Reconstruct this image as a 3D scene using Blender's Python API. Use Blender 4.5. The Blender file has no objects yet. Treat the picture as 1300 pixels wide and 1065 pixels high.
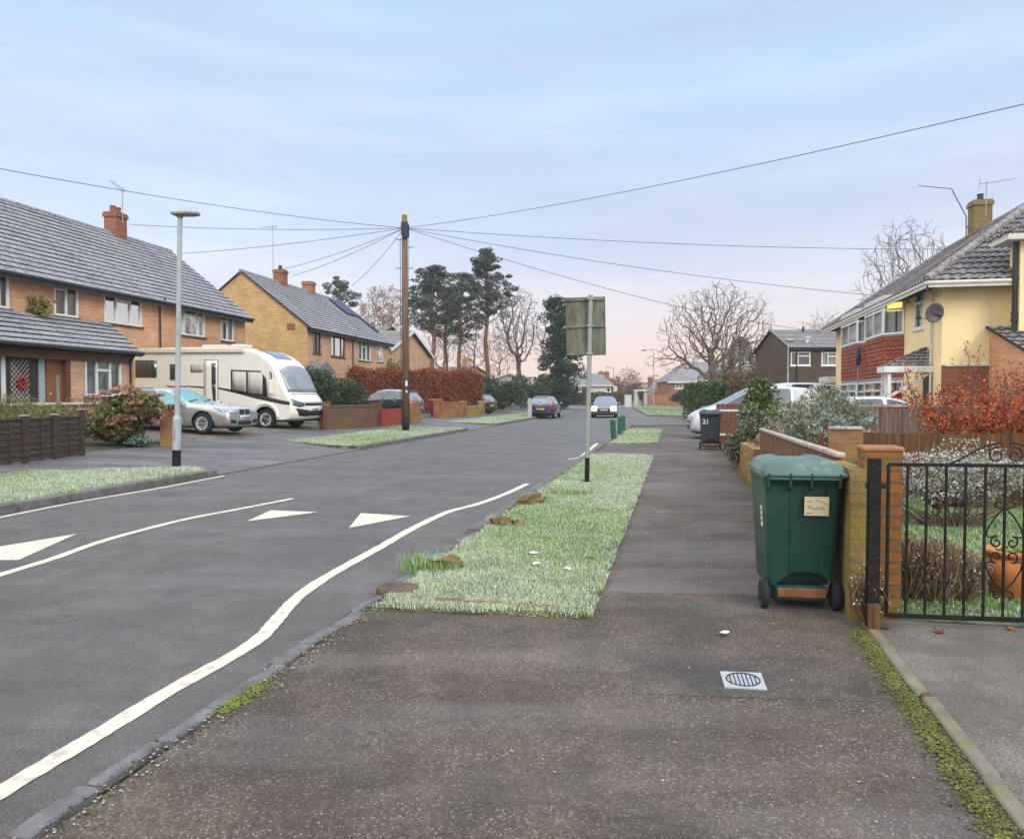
import bpy, bmesh, math, random
import numpy as np
from mathutils import Vector, Matrix
from mathutils.bvhtree import BVHTree
R = math.radians
sc = bpy.context.scene
C = sc.collection
rnd = random.Random(11)
V = Vector

# ------------------------------------------------------------------ camera
EYE, FPX, PITCH = 1.5, 977.0, math.atan2(30.5, 977.0)
cd = bpy.data.cameras.new('camera'); cam = bpy.data.objects.new('camera', cd); C.objects.link(cam)
cam.location = (0, 0, EYE); cam.rotation_euler = (R(90) - PITCH, 0, 0)
cd.sensor_width = 36.0; cd.sensor_fit = 'HORIZONTAL'; cd.lens = 36.0 * FPX / 1300.0
cd.clip_start = 0.05; cd.clip_end = 3000
sc.camera = cam
def ray(px, py):
    x, y = (px - 650) / FPX, (532.5 - py) / FPX
    cp, sp = math.cos(PITCH), math.sin(PITCH)
    return V((x, cp + y * sp, -sp + y * cp))
def G(px, py, z=0.0):                      # photo measurement -> point of the ground at height z
    d = ray(px, py); t = (z - EYE) / d.z
    return V((d.x * t, d.y * t, z))
def P(px, py, Y):                          # photo measurement -> point at distance Y
    d = ray(px, py); t = Y / d.y
    return V((d.x * t, Y, EYE + d.z * t))

# ------------------------------------------------------------------ mesh helpers
def auto_uv(me):
    n = len(me.loops)
    if not n: return
    vi = np.empty(n, np.int32); me.loops.foreach_get('vertex_index', vi)
    co = np.empty(len(me.vertices) * 3, np.float32); me.vertices.foreach_get('co', co); co = co.reshape(-1, 3)
    np_ = len(me.polygons)
    nr = np.empty(np_ * 3, np.float32); me.polygons.foreach_get('normal', nr); nr = nr.reshape(-1, 3)
    tot = np.empty(np_, np.int32); me.polygons.foreach_get('loop_total', tot)
    N = np.repeat(nr, tot, 0); Pt = co[vi]
    T = np.stack([-N[:, 1], N[:, 0], np.zeros(n)], 1)
    L = np.linalg.norm(T, axis=1, keepdims=True); flat = L[:, 0] < 0.25
    T = T / np.maximum(L, 1e-6); T[flat] = (1, 0, 0)
    B = np.cross(N, T); B[flat] = (0, 1, 0)
    uv = np.stack([(Pt * T).sum(1), (Pt * B).sum(1)], 1).astype(np.float32)
    lay = me.uv_layers.new(name='UVMap'); lay.data.foreach_set('uv', uv.ravel())

class MB:
    def __init__(s): s.v = []; s.f = []; s.m = []
    def add(s, vs, fs, m=0):
        o = len(s.v); s.v += [tuple(p) for p in vs]
        for f in fs: s.f.append([o + i for i in f]); s.m.append(m)
        return s
    def poly(s, pts, m=0): return s.add(pts, [list(range(len(pts)))], m)
    def box(s, x0, x1, y0, y1, z0, z1, m=0):
        vs = [(x, y, z) for z in (z0, z1) for x, y in ((x0, y0), (x1, y0), (x1, y1), (x0, y1))]
        return s.add(vs, [(3, 2, 1, 0), (4, 5, 6, 7), (0, 1, 5, 4), (1, 2, 6, 5), (2, 3, 7, 6), (3, 0, 4, 7)], m)
    def bar(s, a, b, w, h, m=0, up=(0, 0, 1)):     # box along a-b, w across, h along up
        a, b = V(a), V(b); t = (b - a).normalized(); u = V(up)
        if abs(t.dot(u)) > .98: u = V((1, 0, 0)) if abs(t.x) < .9 else V((0, 1, 0))
        sd = t.cross(u).normalized(); u = sd.cross(t).normalized()
        sd *= w / 2; u *= h / 2
        vs = [a - sd - u, a + sd - u, a + sd + u, a - sd + u, b - sd - u, b + sd - u, b + sd + u, b - sd + u]
        return s.add(vs, [(0, 1, 2, 3), (7, 6, 5, 4), (1, 0, 4, 5), (2, 1, 5, 6), (3, 2, 6, 7), (0, 3, 7, 4)], m)
    def tube(s, pts, rad, n=8, m=0, cap=True):
        pts = [V(p) for p in pts]; k = len(pts)
        if not hasattr(rad, '__len__'): rad = [rad] * k
        vs = []; ref = None
        for i, p in enumerate(pts):
            t = (pts[min(i + 1, k - 1)] - pts[max(i - 1, 0)])
            t = t.normalized() if t.length > 1e-9 else V((0, 0, 1))
            if ref is None: ref = V((1, 0, 0)) if abs(t.x) < .8 else V((0, 1, 0))
            a = (ref - t * ref.dot(t))
            if a.length < 1e-4: a = t.orthogonal()
            a.normalize(); ref = a; b = t.cross(a)
            for j in range(n):
                g = 2 * math.pi * j / n
                vs.append(p + (a * math.cos(g) + b * math.sin(g)) * rad[i])
        fs = [(i * n + j, i * n + (j + 1) % n, (i + 1) * n + (j + 1) % n, (i + 1) * n + j) for i in range(k - 1) for j in range(n)]
        if cap: fs += [tuple(range(n))[::-1], tuple((k - 1) * n + j for j in range(n))]
        return s.add(vs, fs, m)
    def lathe(s, prof, c=(0, 0, 0), n=20, m=0, axis='z'):   # prof: (radius, height)
        vs = []
        for r, h in prof:
            for j in range(n):
                g = 2 * math.pi * j / n; x, y = r * math.cos(g), r * math.sin(g)
                p = (x, y, h) if axis == 'z' else ((x, h, -y) if axis == 'y' else (h, x, y))
                vs.append((p[0] + c[0], p[1] + c[1], p[2] + c[2]))
        k = len(prof)
        fs = [(i * n + j, i * n + (j + 1) % n, (i + 1) * n + (j + 1) % n, (i + 1) * n + j) for i in range(k - 1) for j in range(n)]
        if prof[0][0] > 1e-5: fs.append(tuple(range(n))[::-1])
        if prof[-1][0] > 1e-5: fs.append(tuple((k - 1) * n + j for j in range(n)))
        return s.add(vs, fs, m)
    def prism(s, poly, lo, hi, axis='y', m=0):     # poly in the other two axes
        def pt(a, b, h): return (a, h, b) if axis == 'y' else ((h, a, b) if axis == 'x' else (a, b, h))
        n = len(poly)
        vs = [pt(a, b, lo) for a, b in poly] + [pt(a, b, hi) for a, b in poly]
        fs = [tuple(range(n)), tuple(range(2 * n - 1, n - 1, -1))] + [(i, i + n, (i + 1) % n + n, (i + 1) % n) for i in range(n)]
        return s.add(vs, fs, m)
    def build(s, name, mats, parent=None, smooth=False, bevel=0, seg=1, fixn=True):
        me = bpy.data.meshes.new(name)
        me.from_pydata(s.v, [], s.f)
        if not isinstance(mats, (list, tuple)): mats = [mats]
        for m in mats: me.materials.append(m)
        me.polygons.foreach_set('material_index', s.m)
        if fixn or bevel:
            bm = bmesh.new(); bm.from_mesh(me)
            bmesh.ops.remove_doubles(bm, verts=bm.verts, dist=1e-5)
            if fixn: bmesh.ops.recalc_face_normals(bm, faces=bm.faces)
            if bevel:
                ed = [e for e in bm.edges if len(e.link_faces) == 2 and e.calc_face_angle(0) > R(30)]
                bmesh.ops.bevel(bm, geom=ed, offset=bevel, segments=seg, affect='EDGES', profile=.5, clamp_overlap=True)
            bm.to_mesh(me); bm.free()
        if smooth: me.polygons.foreach_set('use_smooth', [True] * len(me.polygons))
        me.update(); auto_uv(me)
        return link(name, me, parent)

def link(name, data, parent=None):
    o = bpy.data.objects.new(name, data); C.objects.link(o)
    if parent is not None: o.parent = parent
    return o
def np_mesh(name, Vt, F, mats, parent=None, mi=None, smooth=False):
    me = bpy.data.meshes.new(name); Vt = np.asarray(Vt, np.float32); F = np.asarray(F, np.int32)
    n, k = F.shape
    me.vertices.add(len(Vt)); me.vertices.foreach_set('co', Vt.ravel())
    me.loops.add(n * k); me.loops.foreach_set('vertex_index', F.ravel())
    me.polygons.add(n); me.polygons.foreach_set('loop_start', np.arange(0, n * k, k, dtype=np.int32))
    if not isinstance(mats, (list, tuple)): mats = [mats]
    for m in mats: me.materials.append(m)
    if mi is not None: me.polygons.foreach_set('material_index', np.asarray(mi, np.int32))
    if smooth: me.polygons.foreach_set('use_smooth', np.ones(n, bool))
    me.update(calc_edges=True)
    return link(name, me, parent)
def tag(o, label=None, cat=None, group=None, kind=None):
    if label: o['label'] = label
    if cat: o['category'] = cat
    if group: o['group'] = group
    if kind: o['kind'] = kind
    return o
def thing(name, label, cat, loc=(0, 0, 0), rz=0.0, group=None):
    o = bpy.data.objects.new(name, None); C.objects.link(o); o.empty_display_size = .2
    o.location = loc; o.rotation_euler = (0, 0, rz)
    return tag(o, label, cat, group)
def struct(o): o['kind'] = 'structure'; return o
def dup(root, loc, rz=None, label=None):
    r = root.copy(); C.objects.link(r); r.location = loc
    if rz is not None: r.rotation_euler = (0, 0, rz)
    if label: r['label'] = label
    for ch in list(root.children):
        c = ch.copy(); C.objects.link(c); c.parent = r
        for g in list(ch.children):
            k = g.copy(); C.objects.link(k); k.parent = c
    return r

# ------------------------------------------------------------------ materials
def nt(name):
    m = bpy.data.materials.new(name); m.use_nodes = True
    t = m.node_tree; b = t.nodes['Principled BSDF']
    return m, t, b
def node(t, typ, ins=None, **kw):
    n = t.nodes.new(typ)
    for k, v in kw.items(): setattr(n, k, v)
    for k, v in (ins or {}).items():
        if isinstance(v, bpy.types.NodeSocket): t.links.new(v, n.inputs[k])
        else: n.inputs[k].default_value = v
    return n
def c4(c): return (c[0], c[1], c[2], 1.0)
def ramp(t, fac, stops):
    r = node(t, 'ShaderNodeValToRGB', {'Fac': fac}); e = r.color_ramp.elements
    while len(e) < len(stops): e.new(.5)
    for i, (p, c) in enumerate(stops):
        e[i].position = p; e[i].color = c4(c) if hasattr(c, '__len__') else (c, c, c, 1)
    return r.outputs['Color']
def coord(t, kind='Object', scale=(1, 1, 1), rot=(0, 0, 0)):
    tc = node(t, 'ShaderNodeTexCoord')
    mp = node(t, 'ShaderNodeMapping', {'Vector': tc.outputs[kind], 'Scale': scale, 'Rotation': rot})
    return mp.outputs['Vector']
def noise(t, vec, scale, detail=4, rough=.55, out='Fac'):
    return node(t, 'ShaderNodeTexNoise', {'Vector': vec, 'Scale': scale, 'Detail': detail, 'Roughness': rough}).outputs[out]
def mix(t, fac, a, b, blend='MIX'):
    n = node(t, 'ShaderNodeMix', data_type='RGBA', blend_type=blend)
    for i, v in ((0, fac), (6, a), (7, b)):
        if isinstance(v, bpy.types.NodeSocket): t.links.new(v, n.inputs[i])
        else: n.inputs[i].default_value = c4(v) if hasattr(v, '__len__') else v
    return n.outputs[2]
def mth(t, op, a, b=0.0, clamp=False):
    n = node(t, 'ShaderNodeMath', operation=op, use_clamp=clamp)
    for i, v in ((0, a), (1, b)):
        if isinstance(v, bpy.types.NodeSocket): t.links.new(v, n.inputs[i])
        else: n.inputs[i].default_value = v
    return n.outputs[0]
def bump(t, b, h, strength=.3, dist=.01):
    n = node(t, 'ShaderNodeBump', {'Height': h, 'Strength': strength, 'Distance': dist})
    t.links.new(n.outputs['Normal'], b.inputs['Normal'])
def M(name, col, rough=.7, var=.25, scale=3.0, bmp=0.0, bscale=60.0, col2=None, spec=.4, metal=0.0, coat=0.0, dirt=None, dscale=2.0, damt=.5, stretch=(1, 1, 1)):
    m, t, b = nt(name); v = coord(t, 'Object', stretch)
    f = noise(t, v, scale, 6, .6)
    f = ramp(t, f, [(.3, 0), (.7, 1)])
    lo = tuple(c * (1 - var) for c in col); hi = col2 or tuple(min(1, c * (1 + var)) for c in col)
    c = mix(t, f, lo, hi)
    if dirt:
        d = ramp(t, noise(t, v, dscale, 8, .65), [(.5, 0), (.72, damt)])
        c = mix(t, d, c, dirt)
    t.links.new(c, b.inputs['Base Color'])
    b.inputs['Roughness'].default_value = rough; b.inputs['Metallic'].default_value = metal
    b.inputs['Specular IOR Level'].default_value = spec; b.inputs['Coat Weight'].default_value = coat
    b.inputs['Coat Roughness'].default_value = .08
    if bmp: bump(t, b, noise(t, v, bscale, 5, .6), bmp, .02)
    return m
def brickmat(name, c1, c2, mortar, w=.225, h=.075, ms=.011, rough=.85, frost=0, stain=None, off=.5, bs=.5):
    m, t, b = nt(name); uv = coord(t, 'UV'); ob = coord(t, 'Object')
    br = node(t, 'ShaderNodeTexBrick', {'Vector': uv, 'Color1': c4(c1), 'Color2': c4(c2), 'Mortar': c4(mortar), 'Scale': 1.0, 'Mortar Size': ms, 'Mortar Smooth': .2, 'Bias': 0.0, 'Brick Width': w, 'Row Height': h})
    br.offset = off
    f = ramp(t, noise(t, ob, 1.1, 7, .65), [(.32, .80), (.68, 1.14)])
    c = mix(t, 1.0, br.outputs['Color'], f, 'MULTIPLY')
    us_ = node(t, 'ShaderNodeMapping', {'Vector': uv, 'Scale': (.9, 11.0, 1.0)}).outputs[0]
    c = mix(t, 1.0, c, ramp(t, noise(t, us_, 1.0, 5, .7), [(.3, .78), (.7, 1.18)]), 'MULTIPLY')
    f2 = ramp(t, noise(t, ob, 26, 3, .6), [(.3, .8), (.7, 1.15)])
    c = mix(t, 1.0, c, f2, 'MULTIPLY')
    if stain:
        d = ramp(t, noise(t, ob, 1.7, 8, .7), [(.46, 0), (.66, .8)])
        c = mix(t, d, c, stain)
    if frost:
        d = ramp(t, noise(t, ob, 9, 6, .7), [(.42, 0), (.7, frost)])
        c = mix(t, d, c, (.55, .57, .62))
    t.links.new(c, b.inputs['Base Color']); b.inputs['Roughness'].default_value = rough
    b.inputs['Specular IOR Level'].default_value = .25
    bump(t, b, mth(t, 'ADD', mth(t, 'MULTIPLY', br.outputs['Fac'], -1.0), mth(t, 'MULTIPLY', noise(t, ob, 90, 3), .5)), bs, .012)
    return m
def paint(name, col, rough=.25, metal=0.0, coat=.8, frost=0.0, dirt=.25):
    m, t, b = nt(name); v = coord(t)
    c = mix(t, ramp(t, noise(t, v, 2.2, 6, .65), [(.42, 0), (.75, dirt)]), col, tuple(.5 * x + .06 for x in col))
    if frost:
        geo = node(t, 'ShaderNodeNewGeometry'); sx = node(t, 'ShaderNodeSeparateXYZ', {'Vector': geo.outputs['Normal']})
        up = ramp(t, sx.outputs['Z'], [(.35, 0), (.85, 1)])
        fr = mth(t, 'MULTIPLY', up, ramp(t, noise(t, v, 5, 6, .6), [(.2, .3 * frost), (.7, frost)]))
        c = mix(t, fr, c, (.72, .76, .82))
        t.links.new(mth(t, 'ADD', mth(t, 'MULTIPLY', fr, .5), rough), b.inputs['Roughness'])
    else: b.inputs['Roughness'].default_value = rough
    t.links.new(c, b.inputs['Base Color'])
    b.inputs['Metallic'].default_value = metal; b.inputs['Coat Weight'].default_value = coat; b.inputs['Coat Roughness'].default_value = .06
    return m
def leafmat(name, col, rough=.55, var=.35, spec=.35, frost=0.0):
    m, t, b = nt(name); v = coord(t)
    f = ramp(t, noise(t, v, 3.0, 5, .7), [(.3, 1 - var), (.7, 1 + var)])
    c = mix(t, 1.0, col, f, 'MULTIPLY')
    if frost:
        fr = ramp(t, noise(t, v, 24, 3, .6), [(.4, 0), (.62, frost)])
        c = mix(t, fr, c, (.62, .68, .68))
    t.links.new(c, b.inputs['Base Color']); b.inputs['Roughness'].default_value = rough; b.inputs['Specular IOR Level'].default_value = spec
    b.inputs['Subsurface Weight'].default_value = 0.0
    return m
def emit(name, col, strength):
    m, t, b = nt(name)
    b.inputs['Base Color'].default_value = c4(col); b.inputs['Emission Color'].default_value = c4(col); b.inputs['Emission Strength'].default_value = strength
    return m
def glassmat(name='window_glass', tint=(.9, .95, .95), refl=.06):
    m, t, b = nt(name); out = t.nodes['Material Output']
    tr = node(t, 'ShaderNodeBsdfTransparent', {'Color': c4(tint)})
    gl = node(t, 'ShaderNodeBsdfGlossy', {'Color': (1, 1, 1, 1), 'Roughness': .03})
    lw = node(t, 'ShaderNodeLayerWeight', {'Blend': .35})
    f = mth(t, 'ADD', mth(t, 'MULTIPLY', lw.outputs['Fresnel'], .6), refl, True)
    ms = node(t, 'ShaderNodeMixShader', {0: f, 1: tr.outputs[0], 2: gl.outputs[0]})
    t.links.new(ms.outputs[0], out.inputs['Surface'])
    return m
def asphalt(name, base, warm, frost=.0, speck=1.0, patch=None, rough=.62, wet=.0, crack=.0, blotch=.0):
    m, t, b = nt(name); v = coord(t)
    big = ramp(t, noise(t, v, .45, 7, .62), [(.3, 0), (.7, 1)])
    c = mix(t, big, base, warm)
    mid = ramp(t, noise(t, v, 3.2, 8, .7), [(.3, .7), (.7, 1.3)])
    c = mix(t, 1.0, c, mid, 'MULTIPLY')
    c = mix(t, 1.0, c, ramp(t, noise(t, v, 85, 3, .7), [(.28, .45), (.5, .95), (.72, 1.6)]), 'MULTIPLY')
    vo = node(t, 'ShaderNodeTexVoronoi', {'Vector': v, 'Scale': 130.0})
    sx = node(t, 'ShaderNodeSeparateColor', {'Color': vo.outputs['Color']})
    c = mix(t, ramp(t, sx.outputs[0], [(.0, .35 * speck), (.35, 0)]), c, tuple(x * .35 for x in base))
    c = mix(t, ramp(t, sx.outputs[1], [(.88, 0), (.98, .5 * speck)]), c, (.34, .31, .27))
    vo2 = node(t, 'ShaderNodeTexVoronoi', {'Vector': v, 'Scale': 22.0, 'Randomness': 1.0})
    c = mix(t, ramp(t, vo2.outputs['Distance'], [(.045, .4 * speck), (.08, 0)]), c, (.42, .38, .30))
    if crack:
        wob = node(t, 'ShaderNodeVectorMath', {0: v, 1: node(t, 'ShaderNodeTexNoise', {'Vector': v, 'Scale': 2.2, 'Detail': 5.0}).outputs['Color']}, operation='ADD').outputs[0]
        ve = node(t, 'ShaderNodeTexVoronoi', {'Vector': wob, 'Scale': .42}, feature='DISTANCE_TO_EDGE')
        ck = mth(t, 'MULTIPLY', ramp(t, ve.outputs['Distance'], [(.0, 1), (.006, 0)]), ramp(t, noise(t, v, .5, 3), [(.48, 0), (.56, crack)]))
        c = mix(t, ck, c, tuple(x * .3 for x in base))
    if blotch:
        c = mix(t, ramp(t, noise(t, v, 1.5, 6, .6), [(.43, blotch), (.53, 0)]), c, tuple(x * .55 for x in base))
    if patch:
        st = coord(t, 'Object', (1.0, .12, 1.0), (0, 0, R(-12)))
        c = mix(t, ramp(t, noise(t, st, 1.3, 6, .6), [(.42, 0), (.66, .62)]), c, patch)
    if frost:
        st2 = coord(t, 'Object', (.25, 1.1, 1.0))
        c = mix(t, ramp(t, noise(t, st2, 1.0, 7, .65), [(.48, 0), (.72, frost)]), c, (.40, .40, .44))
    t.links.new(c, b.inputs['Base Color'])
    if wet: t.links.new(ramp(t, noise(t, v, .8, 5), [(.3, rough - wet), (.7, rough + .1)]), b.inputs['Roughness'])
    else: b.inputs['Roughness'].default_value = rough
    b.inputs['Specular IOR Level'].default_value = .4
    bump(t, b, mth(t, 'ADD', vo.outputs['Distance'], noise(t, v, 200, 2)), .55, .012)
    return m

MT = {}
MT['road'] = asphalt('road_asphalt', (.106, .098, .092), (.142, .128, .116), .12, .8, (.088, .083, .083), .5, .12, .8, .35)
MT['pave'] = asphalt('pavement_asphalt', (.068, .051, .040), (.150, .110, .082), .20, 1.4, None, .66, .0, .6, .38)
MT['pave2'] = asphalt('pavement_repair', (.10, .078, .066), (.13, .10, .085), .25, .7, None, .7)
MT['conc'] = asphalt('drive_concrete', (.15, .13, .11), (.22, .19, .165), .12, 1.2, None, .85, .0, .6, .4)
MT['lpave'] = asphalt('far_pavement', (.095, .09, .095), (.17, .16, .17), .35, .5, None, .7)
MT['soil'] = M('garden_soil', (.05, .035, .022), .95, .5, 6, .6, 30)
MT['lawn'] = M('lawn_soil', (.075, .12, .05), .95, .35, 5, .5, 60, col2=(.2, .26, .18))
MT['land'] = M('rough_ground', (.09, .10, .06), .95, .3, .6, .4, 8)
MT['line'] = M('road_paint', (.66, .60, .50), .7, .1, 6, .3, 90, dirt=(.22, .2, .18), dscale=14, damt=.75)
MT['kerb'] = M('kerb_stone', (.14, .135, .13), .85, .35, 5, .5, 50, dirt=(.09, .1, .04), dscale=3, damt=.7)
MT['kerbstone'] = M('kerb_slab', (.15, .152, .158), .85, .35, 5, .5, 40, dirt=(.07, .065, .045), dscale=4, damt=.8)
MT['moss'] = M('moss', (.11, .115, .02), .95, .4, 9, .8, 60, col2=(.19, .19, .045))
MT['brick_o'] = brickmat('orange_brick', (.68, .34, .16), (.57, .28, .135), (.52, .37, .24), bs=.3)
MT['brick_y'] = brickmat('buff_brick', (.58, .35, .14), (.50, .30, .12), (.52, .39, .23), bs=.3)
MT['brick_p'] = brickmat('pinkish_brick', (.64, .35, .20), (.56, .31, .18), (.54, .40, .28), bs=.3)
MT['brick_r'] = brickmat('red_brick', (.36, .10, .05), (.27, .08, .04), (.24, .17, .12))
MT['brick_wall'] = brickmat('garden_brick', (.34, .135, .055), (.27, .115, .05), (.24, .19, .13), stain=(.30, .22, .03))
MT['brick_brown'] = brickmat('brown_garden_brick', (.19, .085, .05), (.14, .07, .045), (.17, .12, .09), stain=(.15, .12, .04))
MT['brick_dk'] = brickmat('dark_brown_brick', (.115, .078, .05), (.095, .066, .044), (.09, .07, .05), bs=.2)
MT['hung'] = brickmat('hung_red_tile', (.46, .12, .06), (.30, .08, .05), (.06, .025, .02), w=.17, h=.115, ms=.012)
MT['roof'] = brickmat('frosted_roof_tile', (.24, .235, .25), (.15, .15, .165), (.06, .06, .065), w=.3, h=3.0, ms=.012, frost=.75, off=0)
MT['roof_b'] = brickmat('brown_roof_tile', (.23, .19, .17), (.17, .145, .135), (.07, .06, .055), w=.3, h=3.0, ms=.012, frost=.6, off=0)
MT['roof_dk'] = M('underside_and_step_shade', (.035, .033, .035), .9)  # roof undersides; on course risers the shade line is put into the colour
MT['roof_r'] = M('frosted_pantile', (.15, .14, .145), .85, .3, 3, .3, 30, dirt=(.55, .55, .58), dscale=7, damt=.65)
MT['roof_far'] = brickmat('grey_roof_slate', (.27, .26, .26), (.21, .205, .21), (.12, .12, .12), w=.3, h=.3, ms=.02, frost=.5)
MT['render'] = M('yellow_render', (.88, .70, .38), .9, .05, 1.2, .5, 45, dirt=(.52, .37, .16), dscale=1.1, damt=.3)
MT['white'] = M('white_upvc', (.74, .74, .72), .4, .05, 3, dirt=(.45, .44, .4), dscale=3, damt=.3)
MT['offwhite'] = M('painted_offwhite', (.62, .60, .54), .6, .12, 3, dirt=(.3, .29, .25), dscale=3, damt=.4)
MT['brownfr'] = M('dark_frame', (.055, .045, .042), .45, .2)
MT['redwood'] = M('red_brown_wood', (.13, .05, .03), .6, .3, 4, stretch=(1, 8, 8))
MT['door'] = M('orange_wood_door', (.24, .09, .025), .45, .25, 3, stretch=(6, 6, .6))
MT['darkdoor'] = M('dark_door', (.035, .025, .02), .5, .3)
MT['black'] = M('black_plastic', (.018, .018, .02), .5, .3)
MT['gutter'] = M('black_gutter', (.022, .023, .027), .4, .3)
MT['iron'] = M('black_iron', (.010, .010, .010), .5, .4, 12, .4, 80, dirt=(.06, .03, .015), dscale=9, damt=.4, spec=.2)
MT['galv'] = M('weathered_galvanised', (.30, .32, .30), .55, .2, 5, .15, 60, dirt=(.16, .17, .12), dscale=5, damt=.6, metal=.2)
MT['galvb'] = M('pale_grey_paint', (.36, .41, .42), .5, .15, 5, .1, 60, dirt=(.22, .24, .22), dscale=7, damt=.5)
MT['signback'] = M('mossy_sign_back', (.15, .155, .11), .7, .3, 2.5, .2, 40, col2=(.22, .225, .165), dirt=(.04, .045, .028), dscale=3.4, damt=.95, stretch=(3, 3, .7))
MT['polewood'] = M('pole_wood', (.135, .085, .055), .85, .35, 3, .5, 30, col2=(.22, .145, .10), stretch=(6, 6, .3))
MT['poletop'] = M('pole_top_wood', (.22, .17, .06), .85, .3, 5)
MT['blueblack'] = M('blue_black_plastic', (.02, .03, .07), .45, .3)
MT['fence_dk'] = M('dark_stained_boards', (.042, .027, .022), .75, .4, 2.0, .5, 30, col2=(.085, .055, .045), dirt=(.07, .08, .02), dscale=1.2, damt=.6, stretch=(1.5, 1.5, 9))
MT['fence_br'] = M('brown_stained_boards', (.10, .045, .022), .8, .5, 2.2, .5, 30, col2=(.26, .125, .06), dirt=(.35, .27, .2), dscale=2.2, damt=.7, stretch=(9, 9, .5))
MT['fence_or'] = M('orange_stained_boards', (.10, .042, .018), .8, .5, 2.2, .5, 30, col2=(.19, .08, .03), dirt=(.12, .12, .03), dscale=1.4, damt=.6, stretch=(8, 8, .5))
MT['frostcap'] = M('frosted_timber', (.42, .36, .32), .9, .3, 8, .5, 40, dirt=(.14, .07, .03), dscale=5, damt=.8)
MT['terracotta'] = M('terracotta', (.50, .17, .04), .6, .2, 3, .2, 40, dirt=(.32, .13, .05), dscale=4, damt=.5)
MT['glass'] = glassmat()
MT['carglass'] = M('car_glass', (.03, .045, .05), .05, .2, 2, spec=.8, coat=1)
MT['carglass_t'] = M('frosted_teal_glass', (.10, .32, .34), .22, .25, 2, spec=.7, coat=.4, dirt=(.3, .42, .43), dscale=3, damt=.5)
MT['carglass_f'] = M('frosted_windscreen', (.22, .26, .27), .3, .25, 2, spec=.6, coat=.4)
MT['tyre'] = M('tyre_rubber', (.018, .018, .018), .85, .3, 9)
MT['alloy'] = M('alloy', (.62, .62, .64), .35, .08, metal=.25)
MT['lens'] = M('clear_lens', (.32, .34, .36), .1, .4, 12, coat=1, spec=.8)
MT['dklens'] = M('dark_lens', (.06, .065, .075), .1, .4, 12, coat=1, spec=.8)
MT['redlens'] = M('red_lens', (.42, .01, .012), .15, .2, coat=1)
MT['plate_y'] = M('yellow_plate', (.75, .48, .02), .4, .05)
MT['plate_w'] = M('white_plate', (.70, .71, .72), .4, .05)
MT['ink'] = M('dark_ink', (.03, .03, .035), .6, .1)
MT['bark'] = M('grey_brown_bark', (.16, .115, .085), .95, .4, 3, .7, 20, col2=(.27, .205, .155))
MT['bark_l'] = M('pale_oak_bark', (.14, .105, .075), .95, .35, 3, .7, 20, col2=(.25, .19, .14))
MT['bark_p'] = M('pine_bark', (.16, .085, .055), .95, .4, 2, .8, 14, col2=(.25, .135, .085))
MT['twig'] = M('twigs', (.15, .10, .075), .95, .3, 3)
MT['cable'] = M('cable', (.03, .03, .035), .6, .1)

# ------------------------------------------------------------------ world and sun
w = bpy.data.worlds.new('World'); sc.world = w; w.use_nodes = True; t = w.node_tree
SUN_EL, SUN_AZ = R(31), R(150)            # azimuth clockwise from +Y: behind the camera, a little to the right
bg = t.nodes['Background']; out = t.nodes['World Output']
sky = node(t, 'ShaderNodeTexSky', sky_type='NISHITA', sun_disc=False, sun_elevation=SUN_EL, sun_rotation=SUN_AZ, air_density=1.0, dust_density=2.0)
t.links.new(sky.outputs['Color'], bg.inputs['Color']); bg.inputs['Strength'].default_value = .07
tc = node(t, 'ShaderNodeTexCoord'); d = tc.outputs['Generated']
sx = node(t, 'ShaderNodeSeparateXYZ', {'Vector': d})
st = node(t, 'ShaderNodeMapping', {'Vector': d, 'Scale': (1.0, 1.0, 6.5)}).outputs[0]
wv = noise(t, st, 1.6, 7, .58)
zz = mth(t, 'ADD', sx.outputs['Z'], mth(t, 'MULTIPLY', mth(t, 'SUBTRACT', wv, .5), .10))
g = ramp(t, zz, [(0.0, (.98, .75, .64)), (.05, (.93, .80, .76)), (.115, (.79, .79, .87)), (.19, (.68, .78, .94)), (.30, (.57, .71, .96)), (.42, (.50, .73, 1.03)), (.56, (.58, .80, 1.10)), (.75, (1.9, 2.0, 2.15)), (1.0, (2.3, 2.35, 2.45))])
cl = ramp(t, noise(t, st, 2.6, 9, .6), [(.42, 0), (.70, 1)])
lowm = ramp(t, sx.outputs['Z'], [(.06, 0), (.13, 1), (.26, .75), (.45, .15)])
g = mix(t, mth(t, 'MULTIPLY', cl, mth(t, 'MULTIPLY', lowm, 1.0)), g, (.88, .91, .96))
gray = ramp(t, noise(t, node(t, 'ShaderNodeMapping', {'Vector': d, 'Scale': (1, 1, 9), 'Location': (3, 1, 2)}).outputs[0], 1.3, 5, .5), [(.42, 0), (.66, .62)])
g = mix(t, mth(t, 'MULTIPLY', gray, ramp(t, sx.outputs['Z'], [(.05, 0), (.2, 1)])), g, (.53, .60, .80))
glow = node(t, 'ShaderNodeVectorMath', {0: d, 1: (math.sin(R(9)), math.cos(R(9)), 0.0)}, operation='DOT_PRODUCT').outputs['Value']
gl = mth(t, 'MULTIPLY', ramp(t, glow, [(.86, 0), (1.0, 1)]), ramp(t, zz, [(.0, 1), (.12, .35), (.18, 0)]))
g = mix(t, mth(t, 'MULTIPLY', gl, .5), g, (1.0, .66, .50))
side = node(t, 'ShaderNodeVectorMath', {0: d, 1: (-.90, -.20, .38)}, operation='DOT_PRODUCT').outputs['Value']
g = mix(t, ramp(t, side, [(.5, 0), (.98, 1)]), g, (2.3, 2.25, 2.2))
bg2 = node(t, 'ShaderNodeBackground', {'Color': g, 'Strength': .74})
ms = node(t, 'ShaderNodeMixShader', {0: .86, 1: bg.outputs[0], 2: bg2.outputs[0]})
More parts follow.
